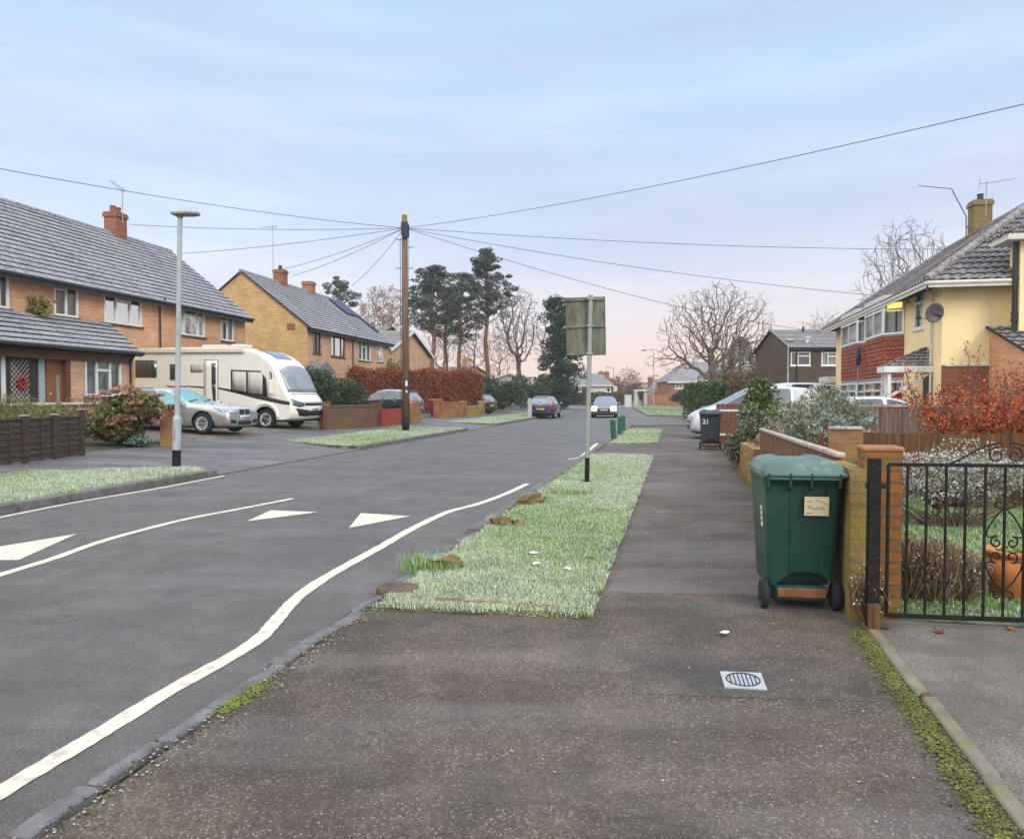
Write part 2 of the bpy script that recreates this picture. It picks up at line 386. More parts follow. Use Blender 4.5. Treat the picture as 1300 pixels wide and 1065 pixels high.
t.links.new(ms.outputs[0], out.inputs['Surface'])
sl = bpy.data.lights.new('sun', 'SUN'); so = bpy.data.objects.new('sun', sl); C.objects.link(so)
sl.energy = 1.5; sl.angle = R(25); sl.color = (1.0, .93, .84)
sdir = V((math.sin(SUN_AZ) * math.cos(SUN_EL), math.cos(SUN_AZ) * math.cos(SUN_EL), math.sin(SUN_EL)))
so.rotation_euler = sdir.to_track_quat('Z', 'Y').to_euler()
sc.view_settings.view_transform = 'Standard'; sc.view_settings.look = 'None'; sc.view_settings.exposure = 0.63; sc.view_settings.gamma = 1.0
sc.cycles.use_denoising = True
sc.cycles.max_bounces = 6; sc.cycles.transparent_max_bounces = 10; sc.cycles.caustics_reflective = False; sc.cycles.caustics_refractive = False
# ================================================================== THE GROUND
def sheet(name, pts, mat, sub=0):
    o = MB().poly(pts).build(name, mat, fixn=False)
    bpy.data.objects.remove(o); mb = MB(); n = len(pts); L = [V(p) for p in pts]
    if sum(L[i].x * L[(i + 1) % n].y - L[(i + 1) % n].x * L[i].y for i in range(n)) < 0: L.reverse()
    mb.add(L + [p - V((0, 0, sub)) for p in L], [tuple(range(n))] + ([(i, i + n, (i + 1) % n + n, (i + 1) % n) for i in range(n)] if sub else []))
    return struct(mb.build(name, mat, fixn=False))
def flat(name, pts, z, mat, sub=.12): return sheet(name, [(p[0], p[1], z) for p in pts], mat, sub)

flat('ground', [(-900, -60), (900, -60), (900, 1500), (-900, 1500)], -.06, MT['land'], 0)
# left kerb line and the frame (u to the left of it, v along it)
KL0 = G(0, 653); KL1 = G(600, 546)
dL = (KL1 - KL0); dL.z = 0; dL.normalize(); nL = V((-dL.y, dL.x, 0))
def zl(u): return float(np.interp(u, [0, 3, 4.6, 5.6, 8, 12, 40], [.10, .12, .19, .28, .40, .5, .62]))
def LP(u, v, dz=0.0):
    p = KL0 + dL * v + nL * u
    return V((p.x, p.y, zl(u) + dz))
def luv(p): q = V((p[0], p[1], 0)) - V((KL0.x, KL0.y, 0)); return q.dot(nL), q.dot(dL)
def GL(px, py):                             # photo measurement -> point of the rising left-hand ground
    z = .15
    for _ in range(30):
        p = G(px, py, z); z = zl(luv(p)[0])
    return V((p.x, p.y, z))
KR0 = G(145, 975); KR1 = G(745, 578)
dR = KR1 - KR0; dR.z = 0; dR.normalize(); nR = V((dR.y, -dR.x, 0))
def RP(u, v, z=.03):                        # u to the right of the right-hand kerb line, v along it
    p = KR0 + dR * v + nR * u
    return V((p.x, p.y, z))
def ruv(p): q = V((p[0], p[1], 0)) - V((KR0.x, KR0.y, 0)); return q.dot(nR), q.dot(dR)

a, b = LP(-.0, -16), LP(0, 60)
c, d_ = RP(0, 38), RP(0, -7)
flat('road', [(a.x, a.y), (d_.x, d_.y), (c.x, c.y), G(800, 540)[:2], (26, 44), (30, 58), G(880, 530)[:2], G(822, 528.5)[:2], G(816, 525)[:2], (26, 118), (-30, 118), (-20, 104), LP(0, 86)[:2], (b.x, b.y)], 0, MT['road'])
flat('cross_street_pavement', [(-40, 118), (60, 118), (60, 122), (-40, 122)], .05, MT['conc'])
# left side: rising gardens, pavement, verges between the dropped kerbs
us = [3.0, 4.6, 5.6, 8, 12, 40]
mb = MB()
for i in range(len(us) - 1):
    mb.poly([LP(us[i], -16, -.02), LP(us[i], 92, -.02), LP(us[i + 1], 92, -.02), LP(us[i + 1], -16, -.02)])
struct(mb.build('left_garden_ground', MT['land']))
def lstrip(name, u0, u1, v0, v1, dz, mat):
    cut = [u0] + [u for u in us if u0 < u < u1] + [u1]; mb = MB()
    for i in range(len(cut) - 1):
        mb.poly([LP(cut[i], v0, dz), LP(cut[i], v1, dz), LP(cut[i + 1], v1, dz), LP(cut[i + 1], v0, dz)])
    return struct(mb.build(name, mat))
lstrip('left_pavement', 2.9, 4.75, -16, 92, .0, MT['lpave'])
vA1 = luv(G(293, 597, .1))[1]; vB0 = luv(G(400, 566, .1))[1]; vB1 = luv(G(600, 544, .1))[1]; vC0 = luv(G(612, 538, .1))[1]; vC1 = luv(G(678, 525, .1))[1]
verge_L = [(-16, vA1), (vB0, vB1), (vC0, vC1)]
VERGE_POLYS = []
for k, (v0, v1) in enumerate(verge_L):
    e0 = 0 if k == 0 else 1.4; e1 = 1.3
    uv = [(.13, v0), (.13, v1 - .25), (.5, v1), (1.4, v1 - .2), (2.9, v1 - e1), (2.9, v0 + e0)]
    if k: uv = [(.13, v0 + .2)] + uv[1:] + [(1.2, v0 + .3), (.5, v0)]
    sheet('verge', [LP(u, v, .012) for u, v in uv], MT['lawn'], .12)
    VERGE_POLYS.append((uv, 'L'))
    bmx = MB(); v = max(v0, -6)
    while v < v1 - .1:
        e = min(v + .9, v1); j = rnd.uniform(-.006, .006)
        bmx.bar(LP(.065, v + .006, -.06 + j), LP(.065, e - .006, -.06 + j), .13, .15)
        v = e
    struct(bmx.build('kerb', MT['kerb'], bevel=.012))
for k, (v0, v1) in enumerate([(vA1, vB0), (vB1, vC0), (vC1, 92)]):
    mb = MB(); zs = [.025, .12]
    m0 = 1.4 if k < 2 else 0
    pts = [LP(0, v0), LP(0, v1), LP(2.9, v1 + (m0 if k < 2 else 0)), LP(2.9, v0 - 1.3)]
    for p, z in zip(pts, (.02, .02, .125, .125)): p.z = z
    struct(mb.poly(pts).build('crossover', MT['lpave'], fixn=False))
    kb = MB(); v = v0
    while v < min(v1, 75) - .1:
        kb.bar(LP(.065, v + .006, -.155), LP(.065, min(v + .9, v1) - .006, -.155), .13, .16); v += .9
    struct(kb.build('kerb', MT['kerb'], bevel=.01))
lstrip('motorhome_drive', 4.75, 12.2, luv(GL(262, 562))[1] - 1.0, luv(GL(262, 562))[1] + 8.6, .006, MT['conc'])
lstrip('far_drive', 4.75, 12.2, vB1 - 1.0, vC0 + 2, .006, MT['lpave'])
for (v0, v1) in [(vA1 + .4, vA1 + 2.9), (vA1 + 3.4, vA1 + 5.6), (vA1 + 5.9, vB0 - .3)]:
    pass
# right side
W0, W1 = V((2.25, 4.97, 0)), V((5.97, 21.2, 0)); dW = (W1 - W0).normalized(); nW = V((dW.y, -dW.x, 0))
def WP(u, v, z=.03):                        # along the front garden walls, u into the gardens
    p = W0 + dW * v + nW * u
    return V((p.x, p.y, z))
def wuv(p): q = V((p[0], p[1], 0)) - W0; return q.dot(nW), q.dot(dW)
flat('right_pavement', [RP(.15, -7)[:2], RP(.15, 31.8)[:2], RP(2.0, 33.2)[:2], (12, 41), WP(6, 27)[:2], WP(.1, 24)[:2], WP(.02, -12)[:2]], .03, MT['pave'])
flat('right_gardens', [WP(.0, -.2)[:2], WP(0, 40)[:2], (45, 60), (45, 4)], .022, MT['soil'])
flat('front_lawn', [WP(.25, .12)[:2], WP(.25, 6.6)[:2], WP(9, 6.6)[:2], WP(9, .12)[:2]], .034, MT['lawn'])
flat('gate_drive', [WP(.16, -12)[:2], WP(.02, .06)[:2], WP(9, .06)[:2], WP(9, -12)[:2]], .036, MT['conc'])
flat('neighbour_drive', [WP(.1, 17.2)[:2], WP(.1, 26)[:2], WP(10, 26)[:2], WP(10, 17.2)[:2]], .036, MT['conc'])
flat('far_green', [G(816, 524.6)[:2], G(822, 528)[:2], G(890, 529.5)[:2], (34, 60), (40, 108), G(800, 515.6)[:2]], .06, MT['lawn'])
mb = MB(); 
for i in range(20):                         # rounded kerb of the far green
    a, b = [G(800 + 16 * s, 515.6 + 9.4 * s, .0) for s in (i / 20, (i + 1) / 20)]
    mb.bar(a + V((0, 0, .04)), b + V((0, 0, .04)), .2, .13)
struct(mb.build('far_kerb', MT['kerb']))
flat('pavement_patch', [G(790, 719, .034)[:2], G(985, 722, .034)[:2], G(975, 757, .034)[:2], G(771, 751, .034)[:2]], .034, MT['pave2'])
flat('trench_patch', [G(800, 845, .034)[:2], G(1090, 838, .034)[:2], G(1110, 890, .034)[:2], G(805, 880, .034)[:2]], .0335, asphalt('trench_asphalt', (.070, .060, .054), (.135, .108, .088), .1, 1.1, None, .64, 0, .2, .6))
mb = MB(); mo = MB(); v = -5.0
while v < 5.25:                             # flush near kerb slabs, a little out of line
    L = rnd.uniform(.28, .62); j = rnd.uniform(-.025, .025); wd = rnd.uniform(.06, .105)
    mb.bar(RP(.075 + j, v + .01, .012), RP(.075 + j + rnd.uniform(-.03, .03), v + L - .012, .012), wd, .05); v += L
struct(mb.build('kerb', MT['kerbstone'], bevel=.01))
for k in range(2): pass
mb = MB()
v = 5.3
while v < 20.2 or (24.6 < v < 32.5) or v < 24.6:
    L = .9
    if v >= 32.5: break
    if not (20.2 < v < 24.3): mb.bar(RP(.075, v + .006, .02), RP(.075, v + L - .006, .02), .13, .12)
    else: mb.bar(RP(.075, v + .006, -.02), RP(.075, v + L - .006, -.02), .13, .1)
    v += L
struct(mb.build('kerb', MT['kerb'], bevel=.012))
def ruvs(lst): return [ruv(G(x, y, .05)) for x, y in lst]
v1p = ruvs([(478, 770), (600, 772), (745, 776), (757, 757), (772, 722), (792, 680), (806, 640), (817, 610), (829, 580), (812, 577), (752, 576)])
v1p = [(max(u, .15), v) for u, v in v1p] + [(.15, 16.0), (.15, 3.0 + ruv(G(478, 765, .05))[1] - 2.3)]
sheet('verge', [RP(u, v, .048) for u, v in v1p], MT['lawn'], .1); VERGE_POLYS.append((v1p, 'R'))
v2p = [(max(u, .15), v) for u, v in ruvs([(776, 563), (800, 563), (835, 562), (838, 545), (796, 544)])]
sheet('verge', [RP(u, v, .048) for u, v in v2p], MT['lawn'], .1); VERGE_POLYS.append((v2p, 'R'))
# brick edging on the near end of the verge and its worn corner stone
mb = MB(); a, b = G(520, 763, .03), G(748, 779, .03); n = 13
for i in range(n):
    p, q = a.lerp(b, i / n), a.lerp(b, (i + .95) / n); j = V((0, rnd.uniform(-.012, .012), rnd.uniform(-.008, .006)))
    mb.bar(p + j, q + j, .055, .07)
struct(mb.build('verge_edging', M('edging_brick', (.19, .10, .055), .9, .4, 7, .5, 50, dirt=(.17, .17, .03), dscale=6, damt=.8), bevel=.008))
mb = MB(); cx = G(503, 752, .03)
arc = [(cx.x + .15 * math.cos(g) * (1.15 if math.cos(g) > 0 else 1), cx.y + .13 * math.sin(g), 0) for g in [k * math.pi / 8 for k in range(16)]]
mb.prism([(p[0], p[1]), ] and [(p[0], p[1]) for p in arc], .0, .085, 'z')
struct(mb.build('corner_kerb', M('worn_kerb', (.13, .095, .07), .95, .5, 9, .8, 40, dirt=(.13, .14, .03), dscale=7, damt=.95), bevel=.02, seg=2))
# strip between pavement and gate drive
mb = MB(); v = -5.0
while v < -.1:
    L = rnd.uniform(.35, .8); j = rnd.uniform(-.015, .015)
    mb.bar(WP(.05 + j, v, .028), WP(.05 + j, min(v + L - .01, -.06), .028), .07, .04); v += L
struct(mb.build('edging_strip', M('edging_concrete', (.19, .165, .13), .9, .3, 5, .5, 40, dirt=(.19, .19, .03), dscale=4, damt=.7), bevel=.008))
# painted markings
def stripe(name, pts, w, z=.004):
    pts = [G(*p) for p in pts]; mb = MB(); L = []
    fine = []
    n = len(pts)
    for i in range(n - 1):                  # Catmull-Rom through the measured points
        p0, p1, p2, p3 = pts[max(i - 1, 0)], pts[i], pts[i + 1], pts[min(i + 2, n - 1)]
        for k in range(8):
            s = k / 8
            fine.append(.5 * ((2 * p1) + (p2 - p0) * s + (2 * p0 - 5 * p1 + 4 * p2 - p3) * s * s + (3 * p1 - p0 - 3 * p2 + p3) * s ** 3))
    fine.append(pts[-1])
    for i, p in enumerate(fine):
        tt = (fine[min(i + 1, len(fine) - 1)] - fine[max(i - 1, 0)]).normalized(); s = V((-tt.y, tt.x, 0))
        ww = w / 2 * (1 + rnd.uniform(-.09, .09))
        L += [p + s * ww + V((0, 0, z)), p - s * ww + V((0, 0, z))]
    mb.add(L, [(2 * i, 2 * i + 1, 2 * i + 3, 2 * i + 2) for i in range(len(fine) - 1)])
    struct(mb.build(name, MT['line']))
stripe('road_marking', [(-160, 1105), (-40, 1030), (57, 972), (135, 926), (217, 876), (298, 831), (332, 808), (352, 786), (376, 760), (406, 738), (440, 718), (482, 695), (524, 671), (569, 650), (608, 639.5), (643, 626.5), (670, 614)], .105)
stripe('road_marking', [(-160, 790), (-80, 757), (0, 730), (68, 709), (118, 691), (169, 676), (237, 659), (305, 646), (372, 633)], .10)
stripe('road_marking', [(-200, 699), (0, 657), (101, 637), (196, 621), (285, 604)], .085)
for tri in ([(97, 677.5), (24, 710.5), (-75, 712), (-15, 696)], [(443, 670), (458, 651), (521, 655)], [(313, 661.5), (344, 647.5), (403, 650)]):
    sheet('road_marking', [G(x, y, .004) for x, y in tri], MT['line'])
for a, b in (((738, 580), (758, 563)), ((722, 583), (740, 580.5))):
    stripe('road_marking', [a, ((a[0] + b[0]) / 2, (a[1] + b[1]) / 2), b], .1)
# moss and fallen litter along the edges
def scatter_moss(name, pts, n, s, mats, z):
    Vt, F, mi = [], [], []
    for k in range(n):
        i = rnd.random() * (len(pts) - 1); a, b = pts[int(i)], pts[int(i) + 1]; p = a.lerp(b, i % 1)
        p = p + V((rnd.gauss(0, s), rnd.gauss(0, s), 0)); r = rnd.uniform(.0025, .009); o = len(Vt)
        for j in range(6):
            g = j * math.pi / 3; rr = r * rnd.uniform(.5, 1.2); Vt.append((p.x + rr * math.cos(g), p.y + rr * math.sin(g), z + rnd.uniform(0, .004)))
        Vt.append((p.x, p.y, z + r * .6)); 
        for j in range(6): F.append((o + j, o + (j + 1) % 6, o + 6)); mi.append(k % len(mats))
    o = np_mesh(name, Vt, F, mats, mi=mi); o['kind'] = 'stuff'
MT['moss2'] = M('bright_moss', (.15, .19, .02), .95, .4, 9, .6, 60)
MT['litter'] = M('pale_litter', (.36, .30, .22), .9, .5, 30)
scatter_moss('moss', [RP(.15, -3.5), RP(.17, 1), RP(.16, 5.2)], 2600, .045, [MT['moss'], MT['litter'], MT['soil']], .034)
scatter_moss('moss', [RP(.16, .5), RP(.16, .9)], 420, .03, [MT['moss2']], .036)
scatter_moss('moss', [WP(-.06, -4), WP(-.05, -2), WP(-.02, -.2)], 9000, .035, [MT['moss2'], MT['moss'], MT['moss'], MT['soil']], .035)
scatter_moss('moss', [a + V((0, 0, .02)) for a in (G(480, 770, .03), G(600, 776, .03), G(750, 782, .03))], 2600, .04, [MT['moss'], MT['moss2'], MT['litter']], .035)
scatter_moss('moss', [WP(-.05, 7.2), WP(-.1, 9), WP(-.05, 15)], 3600, .07, [MT['moss2'], MT['moss']], .035)
scatter_moss('litter', [V((-.8, 4.6, 0)), V((.5, 3.6, 0)), V((1.6, 3.2, 0)), V((.4, 4.6, 0))], 110, .55, [MT['litter']], .033)
# ================================================================== PLANTS
def leaf_quads(ctr, size, rs, asp=.5, up=0.0, out=None, bend=0.0):
    """one rhombus leaf per centre: returns verts (4n,3), faces (n,4)"""
    n = len(ctr)
    d = rs.normal(size=(n, 3)); d[:, 2] += up
    if out is not None: d = d * .75 + out
    d /= np.linalg.norm(d, axis=1, keepdims=True) + 1e-9
    q = rs.normal(size=(n, 3)); s = np.cross(d, q); s /= np.linalg.norm(s, axis=1, keepdims=True) + 1e-9
    L = (size * rs.uniform(.6, 1.3, n))[:, None]
    a = ctr - d * L * .5; b = ctr + d * L * .5; m = ctr + np.cross(d, s) * L * bend
    Vt = np.stack([a, m + s * L * asp * .5, b, m - s * L * asp * .5], 1).reshape(-1, 3)
    return Vt, np.arange(4 * n).reshape(-1, 4)
def blob_pts(n, r, rs, lumps=14, shell=.55, flat=False):
    """points in a lumpy crown of radii r about the origin, and outward directions"""
    u = rs.normal(size=(lumps, 3)); u /= np.linalg.norm(u, axis=1, keepdims=True)
    lc = u * (rs.uniform(.35, .78, lumps)[:, None]); lr = rs.uniform(.28, .5, lumps)
    k = rs.integers(0, lumps, n); d = rs.normal(size=(n, 3)); d /= np.linalg.norm(d, axis=1, keepdims=True)
    rad = lr[k] * (shell + (1 - shell) * rs.uniform(0, 1, n) ** .5)
    p = lc[k] + d * rad[:, None]
    if flat: p[:, 2] = np.maximum(p[:, 2], -.98)
    return p * np.asarray(r), d
def stems_mb(base, r, n, rs, w=.012, h=1.0):
    mb = MB()
    for k in range(n):
        g = rs.uniform(0, 6.28); q = rs.uniform(.2, .8)
        e = V((base[0] + r[0] * q * math.cos(g), base[1] + r[1] * q * math.sin(g), base[2] + r[2] * rs.uniform(.9, 1.6) * h))
        s = V(base) + V((r[0] * .2 * math.cos(g), r[1] * .2 * math.sin(g), 0)); m = s.lerp(e, .5) + V((rs.normal() * .05, rs.normal() * .05, .05))
        mb.tube([s, m, e], [w, w * .8, w * .4], 4, cap=False)
    return mb
def bush(name, label, cat, base, r, n, size, mats, wts=None, seed=1, asp=.5, up=.2, group=None, stem=14, lumps=16, shell=.55, bend=.1):
    """base: ground point; r: radii; crown centre sits r.z above the base"""
    rs = np.random.default_rng(seed); t = thing(name, label, cat, base, 0, group)
    p, d = blob_pts(n, r, rs, lumps, shell); p[:, 2] += r[2]; p[:, 2] = np.maximum(p[:, 2], .03)
    Vt, F = leaf_quads(p, size, rs, asp, up, d * .6, bend)
    mi = rs.choice(len(mats), n, p=wts)
    np_mesh('foliage', Vt, F, mats, t, mi)
    if stem: stems_mb((0, 0, 0), r, stem, rs, .010 + .006 * r[2]).build('stems', MT['twig'], t, smooth=True, fixn=False)
    return t
def hedge(name, label, a, b, depth, h, n, size, mats, wts=None, seed=1, core=None, group=None, jag=.12, cat='hedge'):
    """clipped hedge along a-b; leaves on and just inside a lumpy box, over a darker twiggy core"""
    rs = np.random.default_rng(seed); a, b = V(a), V(b); L = (b - a).length; tt = (b - a).normalized()
    t = thing(name, label, cat, a, math.atan2(tt.y, tt.x), group)
    x = rs.uniform(0, L, n); f = rs.uniform(0, 1, n); y = np.empty(n); z = np.empty(n)
    top = f < .3; fr = (f >= .3) & (f < .75); bk = ~top & ~fr
    y[top] = rs.uniform(-depth / 2, depth / 2, top.sum()); z[top] = h
    y[fr] = -depth / 2; z[fr] = rs.uniform(0, h, fr.sum()); y[bk] = depth / 2; z[bk] = rs.uniform(0, h, bk.sum())
    e = rs.uniform(0, 1, n) < .12; x[e] = np.where(rs.uniform(0, 1, e.sum()) < .5, 0, L); y[e] = rs.uniform(-depth / 2, depth / 2, e.sum()); z[e] = rs.uniform(0, h, e.sum())
    lump = jag * (np.sin(x * 2.3 + z * 1.7 + seed) + .7 * np.sin(x * 5.1 - z * 4.1 + 2 * y)) * .6
    dirn = np.stack([np.zeros(n), np.where(top, 0, np.sign(y)), np.where(top, 1.0, 0)], 1)
    p = np.stack([x, y, z], 1) + dirn * lump[:, None] + rs.normal(size=(n, 3)) * jag * .55
    p[:, 2] = np.maximum(p[:, 2], .02)
    Vt, F = leaf_quads(p, size, rs, .6, .1, dirn * .7, .1)
    np_mesh('foliage', Vt, F, mats, t, rs.choice(len(mats), n, p=wts))
    mb = MB(); k = max(2, int(L / .22))
    for i in range(k):
        xx = (i + rs.uniform(.2, .8)) * L / k
        for q in range(3):
            yy = rs.uniform(-.2, .2) * depth
            mb.tube([(xx, yy * .3, 0), (xx + rs.normal() * .1, yy, h * .5), (xx + rs.normal() * .2, yy * 1.5, h * .92)], [.022, .016, .006], 4, cap=False)
    mb.build('stems', MT['twig'], t, smooth=True, fixn=False)
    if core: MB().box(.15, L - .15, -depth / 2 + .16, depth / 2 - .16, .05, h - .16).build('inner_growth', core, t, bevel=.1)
    return t
def grow(segs, tips, p, d, L, r, lev, rs, q):
    """recursive limb: appends (points, radii) to segs"""
    n = max(3, int(q['seg'] * (1.0 if lev else 1.2)) - lev // 2); pts = [V(p)]; rad = [r]; d = V(d).normalized()
    end = r * q['taper'] if lev < q['lev'] - 1 else r * .35
    for i in range(n):
        w = q['wob'] * (.5 if lev == 0 else 1)
        d = (d + V((rs.normal() * w, rs.normal() * w, rs.normal() * w * .8 + q['up'][min(lev, len(q['up']) - 1)])) ).normalized()
        pts.append(pts[-1] + d * (L / n)); rad.append(r + (end - r) * (i + 1) / n)
    segs.append((pts, rad, lev))
    if lev + 1 >= q['lev']: tips.append((pts[-1], d)); return
    ch = q['ch'][lev]
    for k in range(ch):
        tt = q['from'][min(lev, len(q['from']) - 1)]; f = tt + (1 - tt) * (k + rs.uniform(.1, .9)) / ch
        i = min(int(f * n), n - 1); pp = pts[i].lerp(pts[i + 1], f * n - i); dd = (pts[i + 1] - pts[i]).normalized()
        g = k * 2.4 + rs.uniform(-.6, .6); o = dd.orthogonal().normalized(); o = Matrix.Rotation(g, 3, dd) @ o
        an = R(rs.uniform(*q['ang'])); nd = dd * math.cos(an) + o * math.sin(an)
        grow(segs, tips, pp, nd, L * q['len'] * rs.uniform(.7, 1.15) * (1 - .35 * (f - tt)), max(rad[i] * q['rr'] * rs.uniform(.8, 1.1), q['rmin']), lev + 1, rs, q)
    grow(segs, tips, pts[-1], d, L * q['len'] * rs.uniform(.75, 1.05), max(end, q['rmin']), lev + 1, rs, q)
def skeleton(name, segs, mats, parent, split=2):
    mb = MB(); tw = MB()
    for pts, rad, lev in segs:
        n = 9 if lev == 0 else (6 if lev < 2 else (4 if lev < 3 else 3))
        (mb if lev < split else tw).tube(pts, rad, n, cap=False)
    mb.build('trunk', mats[0], parent, smooth=True, fixn=False)
    if tw.v: tw.build('crown', mats[1], parent, smooth=True, fixn=False)
def bare_tree(label, base, q, seed, H, r, mats=None, group=None, name='bare_tree', lean=(0, 0, 1)):
    rs = np.random.default_rng(seed); t = thing(name, label, 'tree', base, 0, group); segs, tips = [], []
    grow(segs, tips, (0, 0, -.1), lean, H, r, 0, rs, q)
    skeleton(name, segs, mats or (MT['bark'], MT['twig']), t, q.get('split', 3))
    return t, tips
def colonise(attr, base, top, rs, step=.35, kill=.5, reach=2.2, iters=110, tip=.011, p=2.1, twigs=3, twl=.45, wob=.25):
    """space colonisation: limbs grow towards points spread through the crown; radii by the pipe rule. Returns (points, radii) chains"""
    k = max(2, int((V(top) - V(base)).length / step)); N = [np.array(V(base).lerp(V(top), i / k)) + (rs.normal(size=3) * .03 * min(i, 2) if i else 0) for i in range(k + 1)]; par = [-1] + list(range(k))
    A = np.asarray(attr, float); near = np.full(len(A), 1e9); who = np.zeros(len(A), int); alive = np.ones(len(A), bool); new0 = 0
    for it in range(iters):
        for j in range(new0, len(N)):
            d = ((A - N[j]) ** 2).sum(1); m = d < near; near[m] = d[m]; who[m] = j
        new0 = len(N); alive &= near > kill ** 2; act = alive & (near < (reach if it > 6 else 9) ** 2)
        if not act.any(): break
        for j in np.unique(who[act]):
            v = A[act & (who == j)] - N[j]; v /= np.linalg.norm(v, axis=1, keepdims=True); d = v.mean(0) + rs.normal(size=3) * wob
            if par[j] >= 0: q = N[j] - N[par[j]]; d = d + .22 * q / (np.linalg.norm(q) + 1e-9)
            d /= np.linalg.norm(d) + 1e-9; N.append(N[j] + d * step); par.append(int(j))
    ch = [[] for _ in N]
    for j, q in enumerate(par):
        if q >= 0: ch[q].append(j)
    for j in range(len(N)):
        if not ch[j] and j > k:
            q = N[j] - N[par[j]]; q = q / (np.linalg.norm(q) + 1e-9)
            for _ in range(twigs):
                d = q + rs.normal(size=3) * .6; d /= np.linalg.norm(d); N.append(N[j] + d * twl * rs.uniform(.5, 1.1)); par.append(j); ch.append([]); ch[j].append(len(N) - 1)
    r = np.zeros(len(N))
    for j in range(len(N) - 1, -1, -1): pass
    order = []; st = [0]
    while st: j = st.pop(); order.append(j); st += ch[j]
    for j in reversed(order): r[j] = max(tip, sum(r[c] ** p for c in ch[j]) ** (1 / p)) if ch[j] else tip
    chains = []; st = [(0, None)]
    while st:
        j, fr = st.pop(); pts = ([N[fr]] if fr is not None else []) + [N[j]]; rd = ([min(r[fr], r[j] * 1.15)] if fr is not None else []) + [r[j]]
        while ch[j]:
            c = sorted(ch[j], key=lambda i: -r[i])
            for o in c[1:]: st.append((o, j))
            j = c[0]; pts.append(N[j]); rd.append(r[j])
        chains.append((pts, rd))
    return chains
def crown_pts(n, lobes, rs):
    out = []
    w = np.array([l[1][0] * l[1][1] * l[1][2] for l in lobes]); w = w / w.sum()
    for (c, rad, zmin), f in zip(lobes, w):
        m = int(n * f) + 8; d = rs.normal(size=(m, 3)); d /= np.linalg.norm(d, axis=1, keepdims=True); q = d * rs.uniform(0, 1, (m, 1)) ** .5 * np.array(rad) + np.array(c); out.append(q[q[:, 2] > zmin])
    return np.concatenate(out)
def grown_tree(label, base, lobes, fork, seed, n=900, mats=None, trunk=None, leaves=None, lsize=.16, lmats=None, name='bare_tree', **kw):
    rs = np.random.default_rng(seed); t = thing(name, label, 'tree', base); chains = colonise(crown_pts(n, lobes, rs), (0, 0, -.2), fork, rs, **kw); big, tw = MB(), MB()
    sc_ = trunk / max(chains[0][1]) if trunk else 1
    ends = []
    for pts, rd in chains:
        rd = [a * (sc_ if a > .03 else 1 + (sc_ - 1) * max(0, (a - .012) / .018)) for a in rd]; m = max(rd); (big if m > .05 else tw).tube([V(p_) for p_ in pts], rd, 9 if m > .15 else (5 if m > .03 else 3), cap=False); ends.append(pts[-1])
    ms_ = mats or (MT['bark'], MT['twig']); big.build('trunk', ms_[0], t, smooth=True, fixn=False); tw.build('crown', ms_[1], t, smooth=True, fixn=False)
    if leaves:
        E = np.array(ends); A = E[rs.integers(0, len(E), leaves)] + rs.normal(size=(leaves, 3)) * .22; Vt, F = leaf_quads(A, lsize, rs, .7); np_mesh('foliage', Vt, F, lmats, t, rs.choice(len(lmats), leaves))
    return t
def inside(poly, x, y):
    ok = np.zeros(len(x), bool); n = len(poly)
    for i in range(n):
        x0, y0 = poly[i]; x1, y1 = poly[(i + 1) % n]
        c = ((y0 > y) != (y1 > y)) & (x < (x1 - x0) * (y - y0) / (y1 - y0 + 1e-12) + x0); ok ^= c
    return ok
